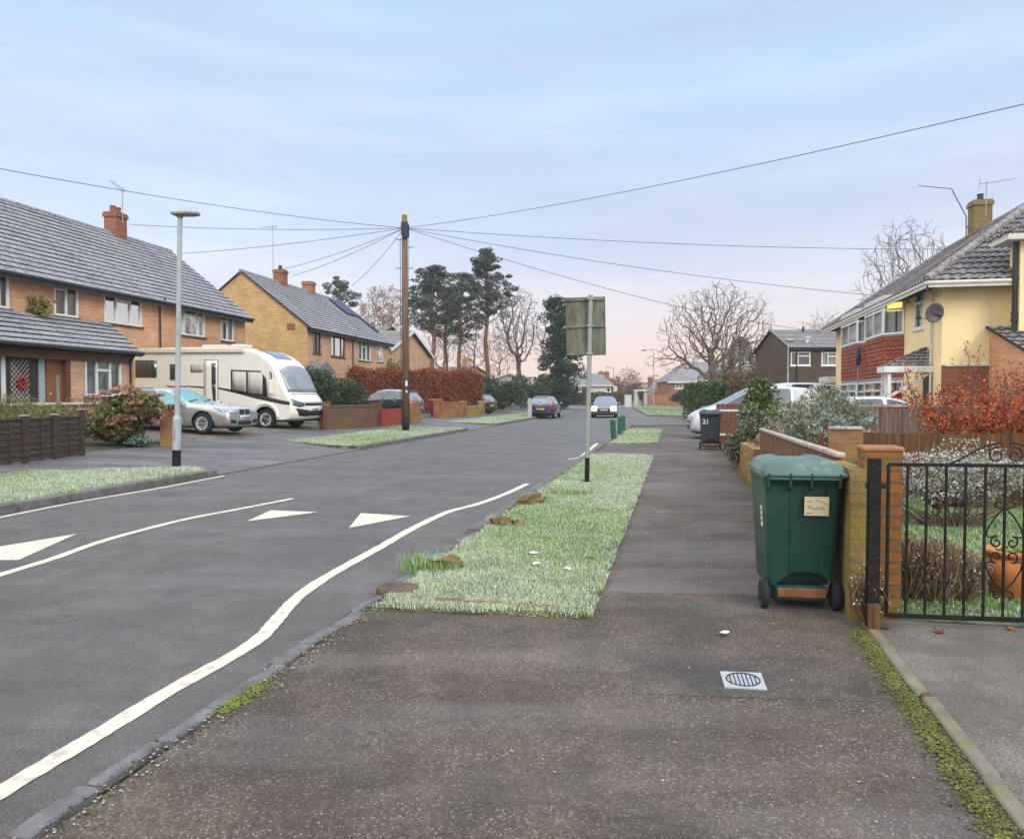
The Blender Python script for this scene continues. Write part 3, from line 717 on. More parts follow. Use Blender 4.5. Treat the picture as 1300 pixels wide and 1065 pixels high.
def grass(name, poly, frame, zf, n, h, mats, wts, seed, vr=None, density=None):
    """blades in polygon given in (u,v) of a frame function -> world"""
    rs = np.random.default_rng(seed); P_ = np.array(poly); lo, hi = P_.min(0), P_.max(0)
    if vr: lo[1], hi[1] = max(lo[1], vr[0]), min(hi[1], vr[1])
    u = rs.uniform(lo[0], hi[0], n); v = rs.uniform(0, 1, n) ** (density or 1.0) * (hi[1] - lo[1]) + lo[1]
    # ragged edges: test the point pushed about by a little noise
    wu = .05 * np.sin(v * 7.1) + .04 * np.sin(v * 17.3 + 1); wv = .04 * np.sin(u * 9.0)
    ok = inside(poly, u + wu + rs.normal(size=n) * .035, v + wv + rs.normal(size=n) * .035); u, v = u[ok], v[ok]; n = len(u)
    o = frame(0, 0); ex = frame(1, 0) - o; ey = frame(0, 1) - o
    X = o.x + ex.x * u + ey.x * v; Y = o.y + ex.y * u + ey.y * v; Z = np.array([zf(a) for a in u]) if callable(zf) else np.full(n, zf)
    cl = .5 + .5 * np.sin(X * 3.1 + np.sin(Y * 2.3) * 2) * np.sin(Y * 2.7 + X)
    dist = np.maximum(1.0, Y / 9.0)
    hh = h * rs.uniform(.45, 1.25, n) * (.7 + .6 * cl); g = rs.uniform(0, 6.283, n); ln = rs.uniform(.1, .9, n) * hh
    wd = .0027 * dist ** .85 * rs.uniform(.7, 1.5, n)
    dx, dy = np.cos(g), np.sin(g); cx, cy = -dy, dx
    b0 = np.stack([X - cx * wd, Y - cy * wd, Z], 1); b1 = np.stack([X + cx * wd, Y + cy * wd, Z], 1)
    m0 = np.stack([X - cx * wd * .7 + dx * ln * .35, Y - cy * wd * .7 + dy * ln * .35, Z + hh * .6], 1); m1 = np.stack([X + cx * wd * .7 + dx * ln * .35, Y + cy * wd * .7 + dy * ln * .35, Z + hh * .6], 1)
    tp = np.stack([X + dx * ln, Y + dy * ln, Z + hh * .92], 1); tq = tp + np.stack([cx, cy, cx * 0], 1) * wd[:, None] * .3
    Vt = np.stack([b0, b1, m1, m0, tq, tp], 1).reshape(-1, 3); i = np.arange(n)[:, None] * 6
    F = np.concatenate([i + np.array([[0, 1, 2, 3]]), i + np.array([[3, 2, 4, 5]])])
    big = np.sin(X * 1.3 + 1) + np.sin(Y * .9 + X * .4)
    mi = rs.choice(len(mats), n, p=wts); sw = (big + rs.normal(size=n) * .6) > .75; mi[sw & (mi == 0)] = min(2, len(mats) - 1)
    o = np_mesh(name, Vt, F, mats, mi=np.concatenate([mi, mi])); o['kind'] = 'stuff'; o['category'] = 'grass'
    return o
MT['g_frost'] = leafmat('frosted_blade', (.43, .495, .36), .8, .2, .2)
MT['g_pale'] = leafmat('pale_frosted_blade', (.58, .62, .54), .85, .15, .2)
MT['g_green'] = leafmat('green_blade', (.20, .33, .085), .65, .3)
MT['g_vivid'] = leafmat('vivid_blade', (.15, .31, .035), .6, .3)
MT['g_straw'] = leafmat('straw_blade', (.36, .33, .17), .8, .3)
FG = [MT['g_frost'], MT['g_pale'], MT['g_green'], MT['g_straw']]
FW = [.46, .28, .18, .08]
gl = grass('grass', VERGE_POLYS[3][0], lambda u, v: RP(u, v, 0), .048, 300000, .032, FG, FW, 5, density=1.35); gl['label'] = 'short frosted grass of the verge beside the near pavement'
gl = grass('grass', VERGE_POLYS[4][0], lambda u, v: RP(u, v, 0), .048, 30000, .04, FG, FW, 6); gl['label'] = 'frosted grass of the small verge with green bollards'
for k, n in ((0, 120000), (1, 60000), (2, 40000)):
    gl = grass('grass', VERGE_POLYS[k][0], lambda u, v: LP(u, v), lambda u: zl(u) + .012, n, .042, FG, FW, 7 + k, vr=(-1, 99), density=1.2)
    gl['label'] = ('frosted grass of the verge round the lamp post', 'frosted grass of the verge round the telegraph pole', 'frosted grass of the far verge beside the blue car')[k]
gl = grass('grass', [(.3, .16), (.3, 6.5), (6, 6.5), (6, .16)], lambda u, v: WP(u, v, 0), .034, 130000, .034, [MT['g_vivid'], MT['g_frost'], MT['g_green']], [.32, .38, .30], 15); gl['label'] = 'green lawn behind the iron gate'
gfar = G(860, 522); rs = np.random.default_rng(3)
poly = [tuple(G(x, y)[:2]) for x, y in ((816, 524.6), (822, 528), (900, 529.5))] + [(34, 62), (38, 104), tuple(G(800, 515.8)[:2])]
gl = grass('grass', poly, lambda u, v: V((u, v, 0)), .06, 50000, .1, FG, [.45, .2, .27, .08], 16); gl['label'] = 'frosted green in front of the far brick houses'
# tufts where the verge was not mown
for k, (px, py, n, r) in enumerate([(545, 722, 900, .28), (722, 628, 500, .35), (640, 664, 300, .22), (745, 612, 160, .1), (676, 636, 400, .24)]):
    p = G(px, py, .05); q = ruv(p); pl = [(q[0] + r * math.cos(g), q[1] + .6 * r * math.sin(g)) for g in [j * .785 for j in range(8)]]
    gl = grass('grass', pl, lambda u, v: RP(u, v, 0), .048, n, .11, [MT['g_vivid'], MT['g_green'], MT['g_frost']], [.5, .35, .15], 40 + k)
    gl['label'] = 'longer green tuft of grass in the near verge'
# ================================================================== HOUSES
class Fr:
    """a house frame: x along the facade, y into the house, z up; measures photo points on planes y = yo"""
    def __init__(s, o, d, z0):
        s.o = V((o[0], o[1], z0)); s.d = V((d[0], d[1], 0)).normalized(); s.n = V((-s.d.y, s.d.x, 0)); s.rz = math.atan2(s.d.y, s.d.x)
    def hit(s, px, py, yo=0.0):
        r = ray(px, py); q = s.o + s.n * yo; t = (q - V((0, 0, EYE))).dot(s.n) / r.dot(s.n)
        p = V((0, 0, EYE)) + r * t - s.o
        return p.dot(s.d), p.z
    def hitx(s, px, py, xo=0.0):            # plane x = xo: returns (y, z)
        r = ray(px, py); q = s.o + s.d * xo; t = (q - V((0, 0, EYE))).dot(s.d) / r.dot(s.d)
        p = V((0, 0, EYE)) + r * t - s.o
        return p.dot(s.n), p.z
    def rect(s, pa, pb, yt, yb, yo=0.0):    # px range, top and bottom y at px pa
        s0, z1 = s.hit(pa, yt, yo); _, z0 = s.hit(pa, yb, yo); s1, _ = s.hit(pb, yt, yo)
        return (min(s0, s1), max(s0, s1), z0, z1)
def facade(mb, x0, x1, z0, z1, y, ops, dep=.1, m=0, m2=None):
    """wall skin in plane y facing -y, with openings (x0,x1,z0,z1) and their reveals"""
    xs = sorted({x0, x1} | {v for o in ops for v in o[:2] if x0 < v < x1}); zs = sorted({z0, z1} | {v for o in ops for v in o[2:4] if z0 < v < z1})
    for i in range(len(xs) - 1):
        for j in range(len(zs) - 1):
            cx, cz = (xs[i] + xs[i + 1]) / 2, (zs[j] + zs[j + 1]) / 2
            if any(o[0] < cx < o[1] and o[2] < cz < o[3] for o in ops): continue
            mb.poly([(xs[i], y, zs[j]), (xs[i + 1], y, zs[j]), (xs[i + 1], y, zs[j + 1]), (xs[i], y, zs[j + 1])], m)
    for o in ops:
        a, b, c, d = o[:4]; e = y + dep
        for q in ([(a, y, c), (a, e, c), (a, e, d), (a, y, d)], [(b, y, c), (b, y, d), (b, e, d), (b, e, c)], [(a, y, d), (a, e, d), (b, e, d), (b, y, d)], [(a, y, c), (b, y, c), (b, e, c), (a, e, c)]): mb.poly(q, m)
CURT = {'beige': M('beige_blind', (.30, .23, .13), .8, .15, 2, stretch=(1, 1, .2)), 'net': M('net_curtain', (.52, .52, .50), .85, .3, 6, stretch=(3, 3, .2)), 'grey': M('grey_blind', (.24, .28, .27), .7, .12, 2),
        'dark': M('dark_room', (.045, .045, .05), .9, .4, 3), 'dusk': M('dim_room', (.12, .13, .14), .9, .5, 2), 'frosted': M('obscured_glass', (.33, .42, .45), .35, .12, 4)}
def window(par, r, y, fm, cols, back='net', sill=MT['brownfr'], bar=.075, name='window', lit=None):
    """casement: cols = [(width share, [heights of transoms as shares])]"""
    x0, x1, z0, z1 = r; yf, yb = y + .004, y + .075; mb = MB()
    mb.box(x0, x1, yf, yb, z0, z0 + bar); mb.box(x0, x1, yf, yb, z1 - bar, z1); mb.box(x0, x0 + bar, yf, yb, z0 + bar, z1 - bar); mb.box(x1 - bar, x1, yf, yb, z0 + bar, z1 - bar)
    tot = sum(c[0] for c in cols); x = x0
    for i, (wd, tr) in enumerate(cols):
        e = x + (x1 - x0) * wd / tot
        a = x0 + bar if i == 0 else x + bar / 2; b_ = x1 - bar if i == len(cols) - 1 else e - bar / 2
        if i < len(cols) - 1: mb.box(e - bar / 2, e + bar / 2, yf, yb, z0 + bar, z1 - bar)
        for h in tr:
            zz = z0 + (z1 - z0) * h; mb.box(a, b_, yf - .004, yb, zz - bar / 2, zz + bar / 2)
            mb.box(a, a + .03, yf - .008, yb - .004, z0 + bar if h < .5 else zz + bar / 2, zz - bar / 2 if h < .5 else z1 - bar) if False else None
        x = e
    wobj = mb.build(name, fm, par)
    MB().poly([(x0 + .02, y + .05, z0 + .02), (x1 - .02, y + .05, z0 + .02), (x1 - .02, y + .05, z1 - .02), (x0 + .02, y + .05, z1 - .02)]).build('pane', MT['glass'], wobj)
    k = 40; vs = []
    for i in range(k + 1):
        xx = x0 + (x1 - x0) * i / k; gap = .0
        yy = y + .17 + (.03 * math.sin(i * 1.9) if back == 'net' else 0)
        vs += [(xx, yy, z0), (xx, yy, z1)]
    mats = CURT[back]
    cb = MB(); fs = [(2 * i, 2 * i + 2, 2 * i + 3, 2 * i + 1) for i in range(k)]
    if back == 'net':                       # drawn a little apart over a dim room
        keep = [f for i, f in enumerate(fs) if abs(i / k - .5) > .06 + .05 * ((x0 * 7) % 1)]
        cb.add(vs, keep)
        cb.build('curtain', mats, wobj, smooth=True, fixn=False)
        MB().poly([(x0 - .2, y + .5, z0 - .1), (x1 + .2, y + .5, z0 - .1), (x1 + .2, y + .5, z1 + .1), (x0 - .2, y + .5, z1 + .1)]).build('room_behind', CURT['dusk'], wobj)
    else:
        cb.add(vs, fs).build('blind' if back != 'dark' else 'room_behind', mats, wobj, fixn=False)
    if sill: MB().box(x0 - .06, x1 + .06, y - .06, y + .003, z0 - .075, z0 - .004).build('sill', sill, wobj, bevel=.008)
    return wobj
def tiles(mb, a, b, c, d, n, m=1, step=.042, wave=0.0, riser=1, lap=.03):
    """stepped tile courses from eave a-b up to ridge d-c"""
    a, b, c, d = V(a), V(b), V(c), V(d); N = (b - a).cross(d - a).normalized()
    if N.z < 0: N = -N
    for i in range(n):
        v0, v1 = i / n, (i + 1) / n + (lap / n if i < n - 1 else 0)
        l0, r0 = a.lerp(d, v0), b.lerp(c, v0); l1, r1 = a.lerp(d, v1), b.lerp(c, v1); vs = []
        off = (i % 2) * .5
        W = (r0 - l0).length; mm = m
        for j in range(mm + 1):
            f = j / mm; p, q = l0.lerp(r0, f), l1.lerp(r1, f)
            wv = wave * math.sin(f * (b - a).length * 2 * math.pi / .30) if wave else 0
            jit = .004 * math.sin(i * 12.9 + j * 7.7)
            vs += [p + N * .004, p + N * (step + wv + jit), q + N * (.006 + wv)]
        o = []
        for j in range(mm):
            o.append((3 * j + 1, 3 * j + 4, 3 * j + 5, 3 * j + 2))
        mb.add(vs, o, 0)
        mb.add(vs, [(3 * j, 3 * j + 3, 3 * j + 4, 3 * j + 1) for j in range(mm)], riser)
def aerial(par, p, h, yaw=0.0, boom=1.0, name='tv_aerial', bent=False, elems=9):
    mb = MB(); x, y, z = p
    mb.tube([(x, y, z), (x, y, z + h)], .018, 6)
    c, s = math.cos(yaw), math.sin(yaw); zt = z + h - .06
    mb.tube([(x - c * .25, y - s * .25, zt), (x + c * boom, y + s * boom, zt)], .011, 5)
    for i in range(elems):
        f = -.2 + i * (boom + .1) / elems; L = .16
        mb.tube([(x + c * f - s * L, y + s * f + c * L, zt), (x + c * f + s * L, y + s * f - c * L, zt)], .005, 4)
    mb.tube([(x - c * .25, y - s * .25, zt - .18), (x - c * .22, y - s * .22, zt + .2)], .012, 4)
    return mb.build(name, MT['galv'], par, fixn=False)
def chimney(par, x0, x1, y0, y1, z0, z1, mat, pots=2, potm=None, cap=True):
    mb = MB(); mb.box(x0, x1, y0, y1, z0, z1 - .22); mb.box(x0 - .05, x1 + .05, y0 - .05, y1 + .05, z1 - .22, z1 - .08); mb.box(x0 - .02, x1 + .02, y0 - .02, y1 + .02, z1 - .08, z1)
    o = mb.build('chimney', mat, par)
    for k in range(pots):
        cx = x0 + (x1 - x0) * (k + .5) / pots; cy = (y0 + y1) / 2
        MB().lathe([(.13, z1), (.11, z1 + .22), (.13, z1 + .24), (.13, z1 + .28), (.09, z1 + .28), (.08, z1 + .1)], (cx, cy, 0), 12).build('chimney_pot', potm or MT['terracotta'], o, smooth=False)
    if cap: MB().box(x0 - .1, x1 + .1, y0 - .1, y1 + .1, z0 - .12, z0 + .06).build('flashing', MT['gutter'], o)
    return o
def gable_roof(par, x0, x1, yo0, yo1, ze, zr, yr, n, mats, over=.35, vx=.12, gm=MT['gutter'], back=True):
    """two slopes meeting at a ridge over y = yr"""
    sl = (zr - ze) / (yr - yo0); mb = MB(); f = yo0 - over; zf = ze - sl * over
    tiles(mb, (x0 - vx, f, zf + .08), (x1 + vx, f, zf + .08), (x1 + vx, yr, zr + .08), (x0 - vx, yr, zr + .08), n, max(2, int((x1 - x0) / 1.2)))
    if back: mb.poly([(x0 - vx, yo1 + over, zf + .08), (x1 + vx, yo1 + over, zf + .08), (x1 + vx, yr, zr + .08), (x0 - vx, yr, zr + .08)])
    # underside and verge boards
    mb.poly([(x0 - vx, f, zf), (x1 + vx, f, zf), (x1 + vx, yr, zr), (x0 - vx, yr, zr)], 1)
    mb.poly([(x0 - vx, yo1 + over, zf), (x1 + vx, yo1 + over, zf), (x1 + vx, yr, zr), (x0 - vx, yr, zr)], 1)
    for xx in (x0 - vx, x1 + vx):
        for yy in (f, yo1 + over): mb.poly([(xx, yy, zf), (xx, yy, zf + .1), (xx, yr, zr + .1), (xx, yr, zr)], 1)
    r = mb.build('roof', mats, par, fixn=False)
    rb = MB()
    k = int((x1 - x0) / .45)
    for i in range(k):
        a = x0 - vx + (x1 - x0 + 2 * vx) * i / k; b = x0 - vx + (x1 - x0 + 2 * vx) * (i + .97) / k
        rb.tube([(a, yr, zr + .05), (b, yr, zr + .05)], [.125, .115], 8)
    rb.build('ridge_tiles', mats[0], r, fixn=False)
    g = MB(); g.tube([(x0 - vx, f - .05, zf + .05), (x1 + vx, f - .05, zf + .05)], .06, 8); g.box(x0 - vx, x1 + vx, f - .01, f + .015, zf - .12, zf + .07)
    g.build('gutter', gm, par, fixn=False)
    return r
def downpipe(par, x, y, z0, z1, mat=MT['gutter'], hop=0.0):
    mb = MB(); pts = [(x, y - .07, z0), (x, y - .07, z1 - .35)]
    pts += [(x + hop, y - .32, z1 - .02)] if True else []
    mb.tube(pts, .036, 8)
    for z in (z0 + .5, (z0 + z1) / 2, z1 - .5): mb.tube([(x, y - .07, z - .03), (x, y - .07, z + .03)], .047, 8)
    mb.box(x - .02, x + .02, y - .05, y, (z0 + z1) / 2 - .03, (z0 + z1) / 2 + .03)
    return mb.build('downpipe', mat, par, fixn=False)
RM = [MT['roof'], MT['roof_dk']]

# ---- the long terrace on the near left, with its lean-to porch
F1 = Fr((-13.0, 37.6), (.172, 1), .5)
s_far = F1.hit(311, 398)[0]; x0 = s_far - 27.0; F1.o = F1.o + F1.d * x0; L1 = s_far - x0
t = thing('terraced_house', 'long two-storey orange brick house with lean-to porch, behind the motorhome', 'house', F1.o, F1.rz)
ze1 = F1.hit(311, 400)[1]
specs = [(-14, 11, 339, 389, [(1, []), (1, [])], 'beige'), (68.5, 99, 353, 400, [(1, [.72]), (1, [])], 'beige'), (132, 179.5, 366, 409, [(1, []), (1.2, [.72]), (1, [])], 'beige'),
         (224.6, 259.6, 385, 424, [(1, []), (2, [.7]), (1, [])], 'net'), (280.5, 296.5, 396, 432, [(1, [.7]), (1, [])], 'net')]
wins = [(F1.rect(a, b, yt, yb), cols, bk) for a, b, yt, yb, cols, bk in specs]
zr1 = ze1 + 3.15; porch_d = 2.4
mb = MB(); facade(mb, 0, L1, -.1, ze1 + .02, 0, [w_[0] for w_ in wins], .1)
mb.poly([(L1, 0, -.1), (L1, 8, -.1), (L1, 8, ze1), (L1, 4, zr1), (L1, 0, ze1)]); mb.poly([(0, 0, -.1), (0, 8, -.1), (0, 8, ze1), (0, 4, zr1), (0, 0, ze1)]); mb.poly([(0, 8, -.1), (L1, 8, -.1), (L1, 8, ze1), (0, 8, ze1)])
mb.build('wall', MT['brick_o'], t, fixn=False)
for r, cols, bk in wins: window(t, r, 0, MT['white'], cols, bk)
rf = gable_roof(t, 0, L1, 0, 8, ze1, zr1, 4, 17, RM)
xc, zc = F1.hit(147, 300, 4.0)
chimney(rf, xc - .36, xc + .36, 3.7, 4.3, zr1 - .4, F1.hit(147, 271, 4.0)[1], MT['brick_r'], 2, MT['brick_r'])
aerial(t, (xc - .2, 3.5, F1.hit(147, 271, 4)[1] - .5), 1.5, R(200), 1.6)
xd = F1.hit(201, 385)[0]; downpipe(t, xd, 0, 0, ze1 + .0)
xv = F1.hit(38, 415)[0]
FP = Fr((F1.o.x - F1.n.x * porch_d, F1.o.y - F1.n.y * porch_d), F1.d, .5)
xr, zpe = FP.hit(166, 446); xl = xr - 15
ztop = F1.hit(129, 411)[1]; xtr = F1.hit(129, 411)[0]
pw = [(FP.rect(108, 154, 453, 503), [(1, []), (1.15, [.68]), (1, [])], 'grey')]
pr = MB(); rd = FP.rect(0, 85, 438, 515)
x_open0 = rd[0] - 2.5; x_open1 = FP.hit(90, 470)[0]
mbp = MB(); facade(mbp, x_open1, xr, -.1, zpe - .15, -porch_d, [pw[0][0]], .1)
mbp.poly([(xr, -porch_d, -.1), (xr, 0, -.1), (xr, 0, ztop - .1), (xr, -porch_d, zpe - .1)])
mbp.poly([(x_open1, -porch_d, -.1), (x_open1, 0, -.1), (x_open1, 0, zpe - .1), (x_open1, -porch_d, zpe - .1)])
po = mbp.build('porch_wall', MT['brick_p'], t, fixn=False)
for r, cols, bk in pw: window(t, r, -porch_d, MT['white'], cols, bk)
mb = MB(); over = .35; sl = (ztop - zpe) / porch_d
A, B = (xl, -porch_d - over, zpe - sl * over * .5), (xr + .12, -porch_d - over, zpe - sl * over * .5)
tiles(mb, A, B, (xtr + .35, -.02, ztop + .04), (xl, -.02, ztop + .04), 7, 14, .045)
mb.poly([(A[0], A[1], A[2] - .1), (B[0], B[1], B[2] - .1), (xr + .12, -.02, ztop - .2), (xl, -.02, ztop - .2)], 1)
mb.poly([B, (B[0], B[1], B[2] - .1), (xr + .12, -.02, ztop - .2), (xtr + .35, -.02, ztop + .04)], 1)
prf = mb.build('porch_roof', RM, t, fixn=False)
g = MB(); g.tube([(xl, A[1] - .05, A[2]), (xr + .1, A[1] - .05, A[2])], .06, 8); g.build('gutter', MT['gutter'], prf)
MB().box(xl, xr + .02, -porch_d - .06, -porch_d + .06, zpe - .42, zpe - .12).build('fascia', MT['redwood'], prf)
downpipe(t, xr - .12, -porch_d, 0, zpe, hop=0)
# entrance recess under the porch: posts, two doors, glazing
yd = -porch_d + .22
mb = MB(); mb.box(x_open1 - .16, x_open1 - .005, -porch_d + .01, yd + .05, -.1, zpe - .43); mb.build('porch_post', MT['redwood'], t)
MB().box(xl, x_open1 - .17, yd, yd + .1, -.1, zpe - .12).build('entrance_screen', MT['darkdoor'], t)
FD = Fr((F1.o.x + F1.n.x * yd, F1.o.y + F1.n.y * yd), F1.d, .5)
def pan(pa, pb): return FD.hit(pa, 470)[0], FD.hit(pb, 470)[0]
a, b = pan(57, 84); dr = MB().box(a, b, yd - .06, yd - .002, 0, 2.15).build('door', MT['door'], t, bevel=.01)
MB().box(a + (b - a) * .42, a + (b - a) * .58, yd - .068, yd - .061, .6, 1.6).build('door_glass', CURT['grey'], dr)
MB().lathe([(0, 0), (.03, .01), (.03, .04), (0, .05)], (a + .1, yd - .11, 1.05), 8, axis='y').build('handle', MT['alloy'], dr)
a, b = pan(48, 55); MB().box(a, b, yd - .05, yd - .002, 0, 2.1).build('side_glazing', CURT['frosted'], t)
a, b = pan(6, 38); dr = MB().box(a, b, yd - .06, yd - .002, 0, 2.15).build('door', MT['darkdoor'], t, bevel=.01)
mb = MB(); k = 12
for i in range(-k, k + 1):                  # leaded diamond lattice in the door glass
    for sg in (1, -1):
        xa = a + .1 + i * .14; za = .25; pts = []
        for j in range(60):
            xx = xa + sg * j * .03; zz_ = za + j * .03
            if a + .1 < xx < b - .1 and zz_ < 2.0: pts.append((xx, yd - .066, zz_))
        if len(pts) > 1: mb.bar(pts[0], pts[-1], .012, .008, up=(0, 1, 0))
mb.build('lattice', MT['offwhite'], dr)
wr = MB()
for j in range(9):
    g = j * .7; wr.lathe([(0, -.05), (.045, -.03), (.055, 0), (.045, .03), (0, .05)], ((a + b) / 2 + .13 * math.cos(g), yd - .14, 1.35 + .13 * math.sin(g)), 7)
tag(wr.build('door_wreath', M('red_berries', (.35, .015, .02), .5, .4, 20), None, smooth=True), 'round red wreath hung on the dark lattice door', 'wreath')
bpy.data.objects['door_wreath'].location = F1.o; bpy.data.objects['door_wreath'].rotation_euler = (0, 0, F1.rz)
MB().box(FD.hit(0, 470)[0], FD.hit(5, 470)[0], yd - .05, yd - .002, .1, 2.25).build('window_frame', MT['white'], t)
MB().box(FD.hit(-40, 470)[0], FD.hit(-1, 470)[0], yd - .04, yd - .002, .3, 2.2).build('side_glazing', CURT['dark'], t)
q = F1.o + F1.d * xv + F1.n * -.25; q.z = F1.o.z + ztop - .15
bush('wall_plant', 'tuft of dry climber growing above the porch roof', 'plant', q, (.75, .2, .38), 900, .10, [leafmat('dry_climber', (.22, .19, .05)), leafmat('green_climber', (.13, .16, .04))], seed=4, stem=8)

# ---- the semi-detached pair beyond it, gable to the camera, solar panels on the far half
F2 = Fr((-11.8, 44.2), (.168, 1), .5)
sA = F2.hit(389.5, 413.5)[0]; F2.o = F2.o + F2.d * sA
L2 = F2.hit(494.5, 436)[0]; ze2 = F2.hit(389.5, 414)[1] + .05
yrg, zr2 = F2.hitx(306.6, 345.5)
t = thing('semi_detached_house', 'buff brick pair of houses with plain gable, two chimneys and solar panels', 'house', F2.o, F2.rz)
specs = [(397, 407, 419, 448, [(1, []), (1, [])], 'dusk', 'brownfr'), (420, 437.7, 423.5, 452, [(.8, []), (1.4, []), (.8, [])], 'net', 'brownfr'), (455, 470.6, 431.6, 457, [(1, []), (1, [.7]), (1, [])], 'net', 'white'), (478.6, 486, 436.5, 459, [(1, []), (1, [.7])], 'net', 'white')]
wins = [(F2.rect(a, b, yt, yb), cols, bk, fm) for a, b, yt, yb, cols, bk, fm in specs]
low = []
for (r, cols, bk, fm) in wins:
    low.append(((r[0] - .2, r[1] + .3, .8, 2.1), cols, bk, fm))
yb2 = 2 * yrg
mb = MB(); facade(mb, 0, L2, -.1, ze2 + .02, 0, [w_[0] for w_ in wins + low], .1, 1)
mb.poly([(0, 0, -.1), (0, yb2, -.1), (0, yb2, ze2), (0, yrg, zr2), (0, 0, ze2)], 0); mb.poly([(L2, 0, -.1), (L2, yb2, -.1), (L2, yb2, ze2), (L2, yrg, zr2), (L2, 0, ze2)], 0); mb.poly([(0, yb2, -.1), (L2, yb2, -.1), (L2, yb2, ze2), (0, yb2, ze2)], 0)
mb.build('wall', [MT['brick_y'], MT['brick_p']], t, fixn=False)
for r, cols, bk, fm in wins + low: window(t, r, 0, MT[fm], cols, bk, bar=.06)
rf = gable_roof(t, 0, L2, 0, yb2, ze2, zr2, yrg, 17, RM, over=.3)
for px, pt, mat in ((356, 343, MT['brick_r']), (392, 358, brickmat('russet_brick', (.42, .16, .08), (.34, .13, .065), (.3, .2, .15)))):
    xc = F2.hit(px, 365, yrg)[0]; zt = F2.hit(px, pt, yrg)[1]
    ch = chimney(rf, xc - .34, xc + .34, yrg - .34, yrg + .34, zr2 - .4, zt, mat, 1 if px < 370 else 0, MT['black'])
xa, za = F2.hit(347, 370, yrg - .5); aerial(t, (xa, yrg - .5, za), F2.hit(347, 287, yrg - .5)[1] - za, R(80), .9)
downpipe(t, F2.hit(447, 450)[0], 0, 0, ze2)
MB().box(-.01, .003, *(lambda q: (q[0] - .25, q[0] + .25, q[1] - .2, q[1] + .2))(F2.hitx(369.5, 415))).build('vent', MT['brick_r'], t)
sp = M('solar_glass', (.025, .032, .07), .35, .3, 2, spec=.25)
def slope_pt(s, f, up=.22):
    y = -.3 + (yrg + .3) * f; sl = (zr2 - ze2) / yrg
    return V((s, y - up * .55, ze2 + sl * y + up * .83))
k0, k1 = F2.hit(409, 379, yrg)[0], L2 - .6
for (sa, sb, f0, f1, n) in ((k0 + .2, L2 - .3, .60, .93, 8), (k0 + 2.4, L2 - .3, .25, .585, 6)):
    for i in range(n):
        a, b = sa + (sb - sa) * i / n + .02, sa + (sb - sa) * (i + 1) / n - .02
        mb = MB(); lo, up = .16, .21
        A = [slope_pt(a, f0, lo), slope_pt(b, f0, lo), slope_pt(b, f1, lo), slope_pt(a, f1, lo)]; Bq = [slope_pt(a, f0, up), slope_pt(b, f0, up), slope_pt(b, f1, up), slope_pt(a, f1, up)]
        mb.add(A + Bq, [(3, 2, 1, 0), (4, 5, 6, 7), (0, 1, 5, 4), (1, 2, 6, 5), (2, 3, 7, 6), (3, 0, 4, 7)]); mb.build('solar_panel', sp, t)
xp = F2.rect(400, 428, 460, 475, -1.0)
mb = MB(); mb.prism([(xp[0], xp[2] + .1), (xp[1], xp[2] + .1), ((xp[0] + xp[1]) / 2, xp[3] + .15)], -1.0, 0, 'y'); mb.build('porch_roof', MT['roof_r'], t)

# ---- gable-fronted house further along and the roofs beyond
def gable_house(name, label, A, B, ze, zr, depth, z0, wall, roofm, barge=None, wins=(), group=None, chim=None, n=9):
    """gable face A-B seen from the front; the house runs back from it"""
    A, B = V((A[0], A[1], 0)), V((B[0], B[1], 0)); f = Fr(A, B - A, z0); Lg = (B - A).length
    t = thing(name, label, 'house', f.o, f.rz, group); mb = MB()
    zs = ze - z0; zp = zr - z0
    facade(mb, 0, Lg, -.2, zs, 0, [w_[0] for w_ in wins]); mb.poly([(0, 0, zs), (Lg, 0, zs), (Lg / 2, 0, zp)])
    mb.poly([(0, 0, -.2), (0, depth, -.2), (0, depth, zs), (0, 0, zs)]); mb.poly([(Lg, 0, -.2), (Lg, depth, -.2), (Lg, depth, zs), (Lg, 0, zs)]); mb.poly([(0, depth, -.2), (Lg, depth, -.2), (Lg, depth, zs), (Lg / 2, depth, zp), (0, depth, zs)])
    mb.build('wall', wall, t, fixn=False)
    for w_ in wins: window(t, w_[0], 0, MT['white'], w_[1], w_[2])
    mb = MB(); o = .3; k = (zp - zs) / (Lg / 2)
    for sgn, xe in ((-1, -o), (1, Lg + o)):
        a, b = (xe, -o, zs - k * o + .1), (xe, depth + o, zs - k * o + .1)
        tiles(mb, a, b, (Lg / 2, depth + o, zp + .1), (Lg / 2, -o, zp + .1), n, 4, .04)
        mb.poly([(xe, -o, zs - k * o), (xe, depth + o, zs - k * o), (Lg / 2, depth + o, zp), (Lg / 2, -o, zp)], 1)
    rf = mb.build('roof', [roofm, MT['roof_dk']], t, fixn=False)
    if barge:
        mb = MB()
        for xe in (-o, Lg + o): mb.bar((xe, -o - .02, zs - k * o + .02), (Lg / 2, -o - .02, zp + .02), .04, .22)
        mb.build('bargeboard', barge, rf)
    if chim: chimney(rf, *chim)
    return t, f
A3 = P(493, 444, 60); B3 = P(546, 447.5, 71.5)
gable_house('gabled_house', 'buff brick house end with white bargeboards beyond the beech hedge', A3, B3, A3.z, P(522.5, 421.5, 66).z, 12, .5, MT['brick_p'], MT['roof_b'], MT['white'])
A4 = P(478, 428, 84); B4 = P(512, 428, 88)
gable_house('gabled_house', 'brown gabled roof just showing over the gabled house with white bargeboards', A4, B4, A4.z, P(497, 416, 86).z, 12, .5, MT['brick_o'], MT['roof_b'])
A5 = P(585, 474, 105); B5 = P(618, 474, 108)
